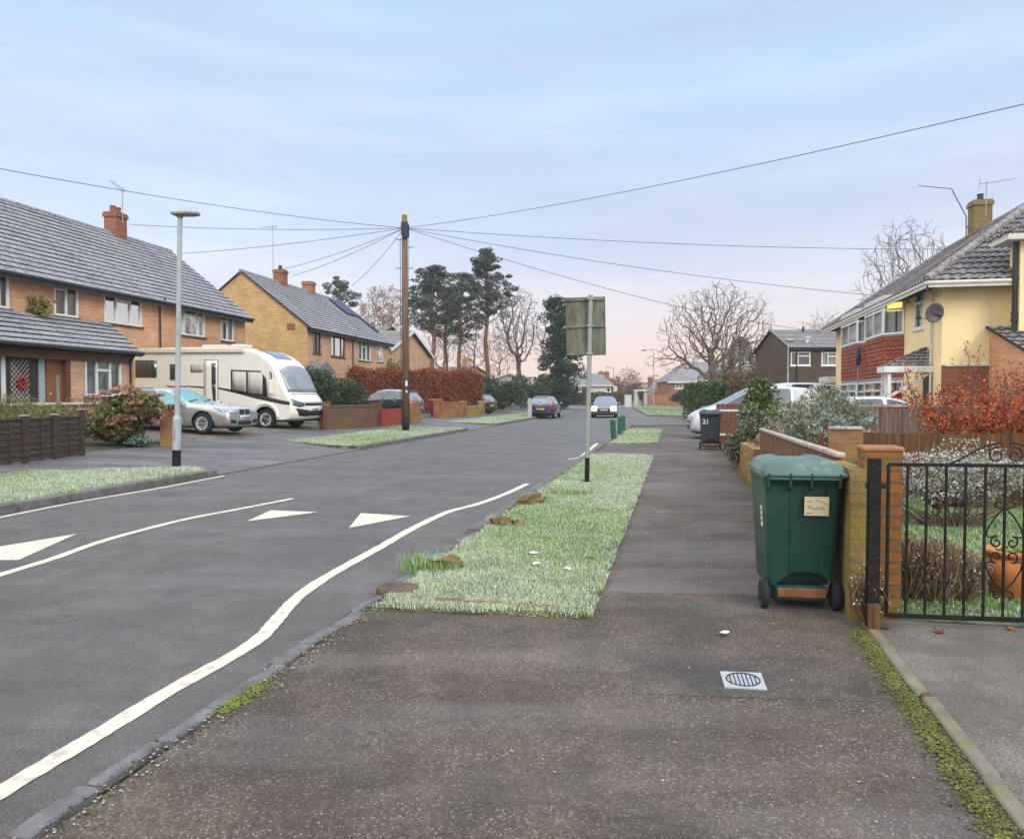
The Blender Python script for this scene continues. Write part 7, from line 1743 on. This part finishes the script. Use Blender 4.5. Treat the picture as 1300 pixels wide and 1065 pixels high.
bush('evergreen_shrub', 'dark green evergreen shrub beside the motorhome bonnet', 'shrub', at(398, 35.5), (1.35, 1.2, 1.25), 9500, .12, L_('yew', 'yew2', 'fir'), [.45, .35, .2], 34, asp=.5, lumps=22)
bush('evergreen_shrub', 'lower dark green shrub behind the brown brick wall', 'shrub', at(436, 37.5), (1.25, 1.1, 1.0), 7000, .12, L_('yew', 'yew2', 'olive'), [.45, .4, .15], 35, asp=.5, lumps=20)
ha, hb = at(447, 48), at(604, 54); 
hedge('beech_hedge', 'clipped copper brown beech hedge behind the parked dark hatchback', ha, hb, 1.3, 2.5, 30000, .13, L_('beech', 'beech2', 'beech3', 'dead'), [.42, .26, .24, .08], 41, core=LM['beech3'], jag=.2)
bush('evergreen_shrub', 'single green shrub against the far end of the solar panel house', 'shrub', at(501, 58), (.9, .8, 2.1), 2600, .16, L_('bright', 'yew2'), [.5, .5], 42)
bush('evergreen_shrub', 'yellow green shrub rising behind the beech hedge', 'shrub', at(586, 62), (1.6, 1.2, 1.95), 2800, .18, L_('lime', 'olive2', 'yew2'), [.4, .3, .3], 43)
# dark evergreens behind the parked cars
for k, (px, Y, r, n, lab) in enumerate([(640, 60, (2.3, 1.5, 1.35), 5200, 'dark green hedge shrub behind the black hatchback'), (668, 70, (2.6, 1.6, 1.6), 5200, 'dark evergreen mass left of the blue hatchback roof'), (694, 78, (2.4, 1.8, 1.6), 4600, 'dark evergreen clump behind the blue hatchback'), (612, 66, (2.0, 1.5, 1.5), 4200, 'dark green shrub at the end of the beech hedge')]):
    p = P(px, 500, Y); p.z = .3; bush('evergreen_shrub', lab, 'shrub', p, r, n, .2, L_('yew', 'yew2', 'fir'), [.45, .3, .25], 50 + k, asp=.5, group=None)
# ---- pines
def pine(label, px, Y, ytop, ybase_crown, halfw, seed, trunk=.34, clumps=46, bend=0.0, lean=0.0, side=None, under=0.0):
    p = P(px, 500, Y); p.z = .3; H = P(px, ytop, Y).z - p.z; zc = P(px, ybase_crown, Y).z - p.z; hw = halfw / FPX * Y; rs = np.random.default_rng(seed)
    t = thing('pine_tree', label, 'tree', p); mb = MB(); n = 9; sp_ = [V((lean * (i / n) ** 1.5 + .15 * math.sin(i * 1.7 + seed), .1 * math.sin(i * 2.1), H * .97 * i / n - (.3 if i == 0 else 0))) for i in range(n + 1)]
    mb.tube(sp_, [trunk * (1 - .78 * (i / n)) + .03 for i in range(n + 1)], 9, cap=False); pts, out_ = [], []; limbs = MB()
    for k in range(clumps):
        f = rs.uniform(0, 1) ** .85; z = zc + (H - zc) * f + rs.normal() * .25; prof = (1 - f) ** .55 * (.45 + .55 * min(1, f * 3.2)) + .14
        g = rs.uniform(0, 6.283); rr = hw * prof * rs.uniform(.2, 1.12); x, y = rr * math.cos(g), rr * math.sin(g)
        if side: x += side * hw * .35 * (1 - f)
        i = min(int(z / H * n * .97), n - 1); b0 = sp_[i]; c = V((b0.x + x, b0.y + y, z)); root = V((b0.x, b0.y, max(z - rr * .35 - .3, zc * .85)))
        limbs.tube([root, root.lerp(c, .55) + V((0, 0, .1)), c], [.06 * (1.3 - f) + .02, .045, .015], 5, cap=False)
        m_ = int(rs.uniform(70, 170)); u = rs.normal(size=(m_, 3)); u /= np.linalg.norm(u, axis=1, keepdims=True); s_ = rs.uniform(.32, .75) * (1 - .25 * f); q_ = u * (rs.uniform(.35, 1, (m_, 1)) ** .5) * np.array([s_ * 1.25, s_ * 1.25, s_ * .6]); pts.append(np.array(c) + q_); out_.append(u)
    mb.build('trunk', MT['bark_p'], t, smooth=True, fixn=False); limbs.build('limbs', MT['bark_p'], t, smooth=True, fixn=False); A = np.concatenate(pts); Vt, F = leaf_quads(A, .30, rs, .26, .5, np.concatenate(out_) * .5); np_mesh('crown', Vt, F, L_('pine', 'pine2', 'pine3'), t, rs.choice(3, len(A), p=[.5, .35, .15])); return t
pine('tallest scots pine with a high open crown on a bare red trunk', 618, 82, 318, 405, 36, 61, .27, 105)
pine('broad scots pine in the middle of the three by the hedge', 584, 80, 344, 428, 30, 62, .25, 90)
pine('scots pine nearest the telegraph pole with a flat spreading crown', 550, 76, 340, 415, 40, 63, .27, 105)
pine('small pine top showing over the roof with solar panels', 432, 95, 357, 392, 28, 64, .22, 42)
pine('slender lower pine standing between the broad pines', 566, 84, 365, 430, 24, 65, .17, 46)
# ivy-clad conifer by the road
p = P(712, 500, 80); p.z = .2; t = thing('conifer_tree', 'tall dark ivy-clad conifer with a ragged top behind the road sign', 'tree', p); rs = np.random.default_rng(71); H = P(708, 381, 80).z
MB().tube([(0, 0, -.2), (-.3, 0, H * .5), (-.6, 0, H * .95)], [.4, .28, .05], 8, cap=False).build('trunk', MT['bark'], t, smooth=True, fixn=False)
pts, out_ = [], []
for k in range(135):
    f = rs.uniform(0, 1); z = .3 + (H - .6) * f; hw = 2.6 * (1 - f) ** .8 * (1 - .35 * math.exp(-((f - .75) / .12) ** 2)) + (.95 if f > .8 else .35); g = rs.uniform(0, 6.283); rr = hw * rs.uniform(.1, 1.0); c = np.array([rr * math.cos(g) - .6 * f + (.55 * (1 - f)), rr * math.sin(g), z])
    m_ = 150; u = rs.normal(size=(m_, 3)); u /= np.linalg.norm(u, axis=1, keepdims=True); s_ = rs.uniform(.55, .95); pts.append(c + u * (rs.uniform(.3, 1, (m_, 1)) ** .5) * np.array([s_, s_, s_ * .7])); out_.append(u)
A = np.concatenate(pts); Vt, F = leaf_quads(A, .30, rs, .4, -.1, np.concatenate(out_) * .6); np_mesh('crown', Vt, F, L_('fir', 'fir2', 'pine'), t, rs.choice(3, len(A), p=[.5, .3, .2]))
# ---- bare trees
def bt(label, px, Y, ytop, yfork, halfw, seed, n=700, z=.2, fz=.35, **kw):
    """crown measured in the photo: top, lowest crown edge and half width"""
    p = P(px, 500, Y); p.z = z; H = P(px, ytop, Y).z - z; zc = P(px, yfork, Y).z - z; hw = halfw / FPX * Y; c = (zc + H) / 2
    return grown_tree(label, p, [((0, 0, c), (hw, hw * .9, (H - zc) / 2), zc)], (0, 0, max(1.2, zc * fz + .6)), seed, n, **kw)
bt('bare winter tree with a tall rounded crown right of the pines', 655, 84, 363, 462, 33, 81, 1700, tip=.016, trunk=.26, step=.45, twl=.7)
bt('slim bare tree beside the ivy-clad conifer', 692, 90, 392, 474, 17, 82, 700, tip=.015, trunk=.15, step=.45, twl=.7)
bt('bare tree low among the pine trunks', 600, 98, 398, 478, 26, 83, 1000, tip=.017, trunk=.18, step=.5, twl=.8)
bt('bare tree between the telegraph pole and the pines', 560, 102, 392, 474, 25, 84, 1000, tip=.017, trunk=.18, step=.5, twl=.8)
bt('russet-twigged bare tree behind the low dark shrubs', 634, 104, 420, 486, 24, 77, 900, tip=.02, trunk=.15, step=.5, twl=.8, mats=(MT['bark'], M('russet_twigs', (.24, .12, .085), .95, .3)))
bt('bare tree behind the chimney of the yellow house', 1150, 62, 282, 440, 58, 85, 2000, tip=.012, trunk=.24, step=.45, twl=.8)
bt('bare tree tops rising behind the dark brown house', 1046, 90, 398, 470, 32, 86, 1000, tip=.016, trunk=.18, step=.5, twl=.8)
bt('distant thin bare tree above the far red shrubs', 801, 150, 470, 500, 14, 87, 220, tip=.03, trunk=.16, step=.7, twl=1.0)
bt('brown-leaved tree behind the solar panel house', 486, 92, 366, 462, 34, 88, 1300, tip=.016, trunk=.22, step=.45, twl=.6, leaves=4200, lsize=.20, lmats=L_('brown', 'brown2'))
# the spreading oak on the green
p = P(907, 500, 70); p.z = .05
grown_tree('wide spreading bare oak with pale crooked limbs on the green', p, [((.2, 0, 7.3), (5.3, 4.8, 4.4), 4.6), ((-3.6, .2, 5.0), (2.8, 2.0, 1.7), 2.9), ((3.4, -.2, 6.0), (2.4, 2, 1.6), 3.8)], (0, 0, 2.9), 99, 2200, mats=(MT['bark_l'], MT['bark_l']), trunk=.44, step=.32, kill=.48, tip=.012, p=2.0, twigs=3, twl=.5, wob=.42, name='oak_tree')
# conifer and hedges round the oak
p = P(939, 500, 88); p.z = 0; t = thing('conifer_tree', 'rounded blue green conifer beside the dark brown house', 'tree', p); H = P(939, 428, 88).z; rs = np.random.default_rng(98); MB().tube([(0, 0, -.2), (0, 0, H * .9)], [.3, .05], 7, cap=False).build('trunk', MT['bark'], t, smooth=True, fixn=False); n = 7000; f = rs.uniform(0, 1, n); g = rs.uniform(0, 6.283, n); rr = 2.5 * np.sqrt(np.maximum(0, 1 - f ** 1.6)) * rs.uniform(.4, 1.05, n) ** .5 * (1 + .15 * np.sin(g * 5 + f * 9)); A = np.stack([rr * np.cos(g), rr * np.sin(g), f * H], 1); Vt, F = leaf_quads(A, .3, rs, .4, .2); np_mesh('crown', Vt, F, L_('fir2', 'glauc', 'pine2'), t, rs.choice(3, n, p=[.6, .1, .3]))
a = P(882, 500, 48); b = P(912, 500, 50); a.z = b.z = .03
hedge('clipped_hedge', 'dark green clipped hedge behind the white people carrier', a, b, 1.6, P(890, 490, 48).z + .1, 7000, .14, L_('yew', 'bright', 'yew2'), [.4, .3, .3], 101, core=LM['yew'], jag=.1)
for k, (px, Y, r, n, ks, lab) in enumerate([(868, 100, (2.2, 1.5, 1.15), 2400, ('fir2', 'yew2', 'dead'), 'small rounded garden tree in front of the red brick house'), (925, 82, (3.6, 2, 2.3), 4200, ('straw2', 'dead', 'hyd3'), 'brown leafless hedge mass below the oak trunk'), (960, 70, (3.4, 2, 2.2), 4200, ('straw2', 'dead', 'brown'), 'brown winter hedge beside the dark brown house'), (757, 140, (4.2, 2, 2.6), 2800, ('olive', 'yew2', 'lime'), 'green round shrub in front of the pale far house'), (790, 150, (5.6, 2.5, 3.4), 3600, ('hyd3', 'straw2', 'beech'), 'reddish brown far shrubs left of the telephone kiosk'), (815, 140, (5, 2, 2.0), 2600, ('fir', 'yew', 'dead'), 'dark far hedge behind the telephone kiosk'), (742, 120, (1.4, 1.2, 1.5), 1200, ('lime', 'orange', 'olive2'), 'small golden shrub far down the road beside the conifer'), (730, 118, (3.2, 2, 1.5), 1800, ('olive', 'dead', 'yew2'), 'low far hedge at the foot of the conifer')]):
    p = P(px, 500, Y); p.z = .05; bush('far_shrub', lab, 'shrub', p, r, n, .28, L_(*ks), [.4, .35, .25], 110 + k, asp=.55, stem=10)
fa_, fb_ = P(822, 507, 104), P(905, 507, 104)
t = thing('board_fence', 'orange red fence at the back of the far green', 'fence', (fa_.x, 104, 0), 0); mb = MB(); Lq = fb_.x - fa_.x; [mb.box(i * Lq / 40, (i + .96) * Lq / 40, -.02, .02, 0, 1.55 + .05 * (i % 3)) for i in range(40)]; mb.build('boards', M('far_red_boards', (.36, .15, .09), .85, .3, 3), t); [MB().box(0, Lq, .022, .06, z, z + .1).build('rail', MT['redwood'], t) for z in (.3, 1.2)]
for k, (x0_, Y, lab) in enumerate([(600, 112, 'long low far hedge behind the junction'), (700, 112, 'low far hedge right of the junction')]):
    a = P(x0_, 500, Y + 12); b = P(x0_ + 95, 500, Y + 12); a.z = b.z = 0; hedge('far_hedge', lab, a, b, 2, 1.9, 4000, .3, L_('yew2', 'olive', 'dead'), [.4, .3, .3], 130 + k, core=LM['dead'])
# distant wood closing the horizon: reads as one mass
rs = np.random.default_rng(140); n = 26000; x = rs.uniform(-260, 330, n); y = rs.uniform(230, 280, n); hgt = 4.2 + 2.2 * np.sin(x * .09) + 1.6 * np.sin(x * .23 + 1) + 1.2 * np.sin(x * .61); z = rs.uniform(0, 1, n) ** .8 * np.maximum(hgt, 1.5); Vt, F = leaf_quads(np.stack([x, y, z], 1), 1.5, rs, .6); o = np_mesh('distant_wood', Vt, F, L_('dead', 'straw2', 'olive', 'fir2'), None, rs.choice(4, n, p=[.35, .3, .2, .15])); o['kind'] = 'stuff'; o['label'] = 'hazy distant belt of trees along the horizon'
# ---- right front gardens
def WB(px, Y): p = P(px, 500, Y); p.z = .03; return p
bush('hebe_shrub', 'large grey green rounded shrub behind the low brick wall', 'shrub', WB(1035, 14.2), (1.02, .85, .84), 15000, .07, L_('sage', 'sage2', 'olive', 'straw'), [.4, .3, .2, .1], 151, asp=.34, up=.6, lumps=26, stem=24)
bush('hebe_shrub', 'darker green shrub at the near end of the low brick wall', 'shrub', WB(952, 15.5), (.55, .6, .60), 5000, .075, L_('sage2', 'yew2', 'sage', 'dead'), [.3, .3, .2, .2], 152, asp=.4, up=.4)
bush('bright_shrub', 'bright green leafy shrub below the large grey green one', 'shrub', WB(1018, 13.0), (.55, .4, .33), 2600, .07, L_('bright', 'yew2', 'lime'), [.5, .3, .2], 153, asp=.6)
bush('dry_shrub', 'straw coloured twiggy shrub spilling over the low brick wall', 'shrub', WB(976, 13.2), (.45, .5, .50), 2600, .07, L_('straw', 'straw2', 'frostleaf'), [.45, .35, .2], 154, asp=.14, up=.6, stem=60)
bush('dry_shrub', 'straw coloured dry stems between the grey bush and the yucca', 'shrub', WB(1135, 13.5), (.75, .5, .48), 3200, .08, L_('straw', 'straw2', 'frostleaf', 'dead'), [.35, .3, .15, .2], 155, asp=.14, up=.7, stem=50)
bush('ivy_shrub', 'ivy-like dark green shrub in front of the white van', 'shrub', WB(966, 20.0), (.62, .5, 1.02), 4200, .10, L_('bright', 'yew2', 'yew', 'olive'), [.3, .3, .2, .2], 156, asp=.6, stem=16)
bush('low_shrub', 'green plant growing along the fence behind the board fence', 'shrub', WB(1052, 10.2), (.55, .35, .30), 1800, .07, L_('bright', 'yew2', 'yew'), [.35, .35, .3], 157, asp=.6)
# euphorbia: whorled blue-grey heads on bare red stems
p = WB(1075, 12.4); t = thing('euphorbia', 'blue grey euphorbia heads on bare red stems behind the orange fence', 'plant', p); rs = np.random.default_rng(158); mb = MB(); pts, out_ = [], []
for k in range(16):
    x, y, z = rs.uniform(-.42, .42), rs.uniform(-.25, .25), rs.uniform(.80, 1.12); mb.tube([(x * .5, y * .5, 0), (x * .9, y, z * .6), (x, y, z)], [.014, .012, .01], 5, cap=False); m_ = 46; u = rs.normal(size=(m_, 3)); u[:, 2] = np.abs(u[:, 2]) - .2; u /= np.linalg.norm(u, axis=1, keepdims=True); pts.append(np.array([x, y, z]) + u * .075); out_.append(u * 2)
mb.build('stems', M('red_stem', (.22, .05, .03), .7, .3), t, smooth=True, fixn=False); A = np.concatenate(pts); Vt, F = leaf_quads(A, .11, rs, .25, 0, np.concatenate(out_)); np_mesh('foliage', Vt, F, L_('glauc', 'frostleaf', 'sage'), t, rs.choice(3, len(A), p=[.6, .15, .25]))
# frosted grey bush behind the gate
t = bush('frosted_shrub', 'low rounded bush white with frost behind the gate pier', 'shrub', WB(1212, 8.6), (1.02, .55, .36), 15000, .034, L_('frost2', 'frostleaf', 'straw2', 'olive'), [.30, .34, .22, .14], 160, asp=.45, up=.4, lumps=34, stem=60); t.location.z = .24
mb = stems_mb((0, 0, -.28), (.9, .45, .4), 70, np.random.default_rng(161), .010, .55); mb.build('bare_stems', MT['twig'], t, smooth=True, fixn=False)
bush('low_shrub', 'dark shrub filling the bed under the divider fence behind the frosted bush', 'shrub', WB(1255, 10.0), (1.6, .35, .36), 3800, .07, L_('dead', 'straw2', 'olive', 'yew2'), [.35, .25, .2, .2], 162, asp=.4)
# lavender-like clumps of thin dry stems just inside the gate
def stem_clump(name, label, base, r, h, n, seed, mats, wts, tipm=None):
    rs = np.random.default_rng(seed); t = thing(name, label, 'plant', base); g = rs.uniform(0, 6.283, n); q = rs.uniform(0, 1, n) ** .6; bx, by = r * .35 * q * np.cos(g), r * .35 * q * np.sin(g); lean = q * rs.uniform(.6, 1.1, n); L = h * rs.uniform(.55, 1.1, n); tx, ty, tz = bx + r * .75 * lean * np.cos(g), by + r * .75 * lean * np.sin(g), L * np.sqrt(np.maximum(.15, 1 - .45 * lean)); w_ = .0032; a = rs.uniform(0, 6.283, n); wx, wy = np.cos(a) * w_, np.sin(a) * w_
    jx, jy = rs.normal(size=n) * .03, rs.normal(size=n) * .03; mx, my, mz = bx + (tx - bx) * .4 + jx, by + (ty - by) * .4 + jy, tz * .55; z0_ = np.zeros(n)
    Vt = np.stack([np.stack([bx - wx, by - wy, z0_], 1), np.stack([bx + wx, by + wy, z0_], 1), np.stack([mx + wx, my + wy, mz], 1), np.stack([mx - wx, my - wy, mz], 1), np.stack([tx + wx * .5, ty + wy * .5, tz], 1), np.stack([tx - wx * .5, ty - wy * .5, tz], 1)], 1).reshape(-1, 3); i = np.arange(n)[:, None] * 6; mi = rs.choice(len(mats), n, p=wts); np_mesh('stems', Vt, np.concatenate([i + np.array([[0, 1, 2, 3]]), i + np.array([[3, 2, 4, 5]])]), mats, t, np.concatenate([mi, mi]))
    A = np.stack([tx, ty, tz], 1); k = rs.uniform(0, 1, n) < .5; A = np.concatenate([A[k], np.stack([mx, my, mz], 1)[k] + rs.normal(size=(k.sum(), 3)) * .02]); Vt, F = leaf_quads(A, .022, rs, .5, .5); np_mesh('seed_heads', Vt, F, tipm or mats, t, rs.choice(len(tipm or mats), len(A))); return t
for k, (px, Y, r, h, lab) in enumerate([(1152, 5.55, .24, .46, 'dry brown lavender clump nearest the gate pier'), (1192, 5.5, .24, .44, 'dry brown lavender clump in the middle behind the gate bars'), (1226, 5.5, .18, .36, 'smaller dry lavender clump nearest the gate scrolls')]): stem_clump('lavender', lab, WB(px, Y), r, h, 1500, 170 + k, L_('straw', 'straw2', 'dead'), [.55, .3, .15], L_('straw', 'straw', 'frostleaf', 'straw2'))
stem_clump('frosted_weed', 'small weed with white seed heads at the foot of the gate post', WB(1108, 4.9), .13, .40, 160, 175, L_('straw2', 'dead'), [.6, .4], L_('frost2', 'frost2', 'sage'))
# yucca-like spiky clump
p = WB(1213, 12.5); t = thing('spiky_plant', 'green sword-leaved plant in front of the red berry shrub', 'plant', p); rs = np.random.default_rng(180); mb = MB()
for k in range(70):
    g = rs.uniform(0, 6.283); el = rs.uniform(.15, 1.3); L = rs.uniform(.55, .95); d_ = V((math.cos(g) * math.cos(el), math.sin(g) * math.cos(el), math.sin(el))); b0 = V((0, 0, .35)); s_ = d_.cross(V((0, 0, 1))).normalized() * .022; m_ = b0 + d_ * L * .5; e = b0 + d_ * L + V((0, 0, -.18 * math.cos(el))); mb.add([b0 - s_, b0 + s_, m_ + s_, m_ - s_, e], [(0, 1, 2, 3), (3, 2, 4)], int(rs.integers(0, 3)))
mb.build('leaves', L_('olive', 'lime', 'yew2'), t, fixn=False); MB().tube([(0, 0, 0), (0, 0, .4)], .07, 8).build('stem', MT['bark'], t)
# berberis / cotoneaster with red and orange leaves
def red_shrub(label, base, H, r, seed, n, spread, leafy):
    q = dict(lev=4, seg=6, wob=.16, up=[.0, -.02, -.02, 0], taper=.6, ch=[4, 3, 3], **{'from': [.2, .25, .3]}, ang=(30, 70), len=.62, rr=.6, rmin=.004, split=2); rs = np.random.default_rng(seed); t = thing('berry_shrub', label, 'shrub', base); segs, tips = [], []
    for k in range(n): g = rs.uniform(0, 6.283); grow(segs, tips, (.1 * math.cos(g), .1 * math.sin(g), 0), (spread * math.cos(g), spread * math.sin(g), 1), H * rs.uniform(.6, 1.0), r, 0, rs, q)
    mb = MB(); [mb.tube(pts, rad, 5 if lev == 0 else 3, cap=False) for pts, rad, lev in segs]; mb.build('branches', MT['twig'], t, smooth=True, fixn=False); A = np.array([tuple(p_) for pts, rad, lev in segs if lev >= 1 for p_ in pts]); A = A[A[:, 2] < leafy[2]]; A = A[rs.integers(0, len(A), leafy[0])] + rs.normal(size=(leafy[0], 3)) * .05; Vt, F = leaf_quads(A, leafy[1], rs, .6); np_mesh('foliage', Vt, F, L_('red', 'orange', 'dkred', 'olive'), t, rs.choice(4, leafy[0], p=[.36, .3, .24, .1])); return t
red_shrub('tall arching shrub with sparse red leaves before the yellow gable wall', WB(1240, 13.2), 1.45, .020, 190, 14, .6, (7500, .05, 9))
red_shrub('dense orange red shrub below the brick lean-to', WB(1275, 12.0), 1.15, .018, 191, 18, .8, (30000, .05, 1.85))
red_shrub('dense orange red shrub at the photo edge', WB(1335, 12.6), 1.35, .018, 192, 16, .75, (22000, .05, 2.3))
bush('leafy_shrub', 'mixed green and red low shrub at the foot of the orange red shrub', 'shrub', WB(1270, 11.6), (1.0, .4, .35), 3600, .07, L_('olive', 'red', 'yew2', 'dkred', 'orange'), [.25, .2, .25, .15, .15], 193, asp=.5)
# fallen leaves by the gate and on the pavement
rs = np.random.default_rng(200)
for k, (px, py, c, lab) in enumerate([(1282, 798, 'orange', 'orange fallen leaf under the gate'), (1192, 802, 'dkred', 'dark red fallen leaf near the gate foot'), (1178, 885, 'dead', 'curled brown leaf on the concrete drive'), (1124, 796, 'dead', 'brown fallen leaf by the gate pier'), (918, 804, 'frost2', 'pale leaf lying on the pavement near the green bin')]):
    p = G(px, py, .042); mb = MB(); vs = [V((.035 * math.cos(g) * rs.uniform(.4, 1.3), .035 * math.sin(g) * rs.uniform(.4, 1.3), rs.uniform(0, .018))) for g in [j * .785 for j in range(8)]]; mb.add(vs + [V((0, 0, .004))], [(j, (j + 1) % 8, 8) for j in range(8)]); o = mb.build('fallen_leaf', LM[c], None, fixn=False); o.location = p; tag(o, lab, 'leaf', 'fallen leaves')

# thin winter air: far things pale a little
hz = M('haze_air', (.8, .8, .8)); tt_ = hz.node_tree; ou = tt_.nodes['Material Output']
for l in list(ou.inputs['Surface'].links): tt_.links.remove(l)
pv_ = node(tt_, 'ShaderNodeVolumePrincipled', {'Color': (.90, .92, .96, 1), 'Density': .0006, 'Anisotropy': .0}); tt_.links.new(pv_.outputs[0], ou.inputs['Volume'])
o = MB().box(-330, 380, -40, 330, -1.1, 24).build('haze', hz); o['kind'] = 'stuff'; o['label'] = 'thin pale winter haze in the air'
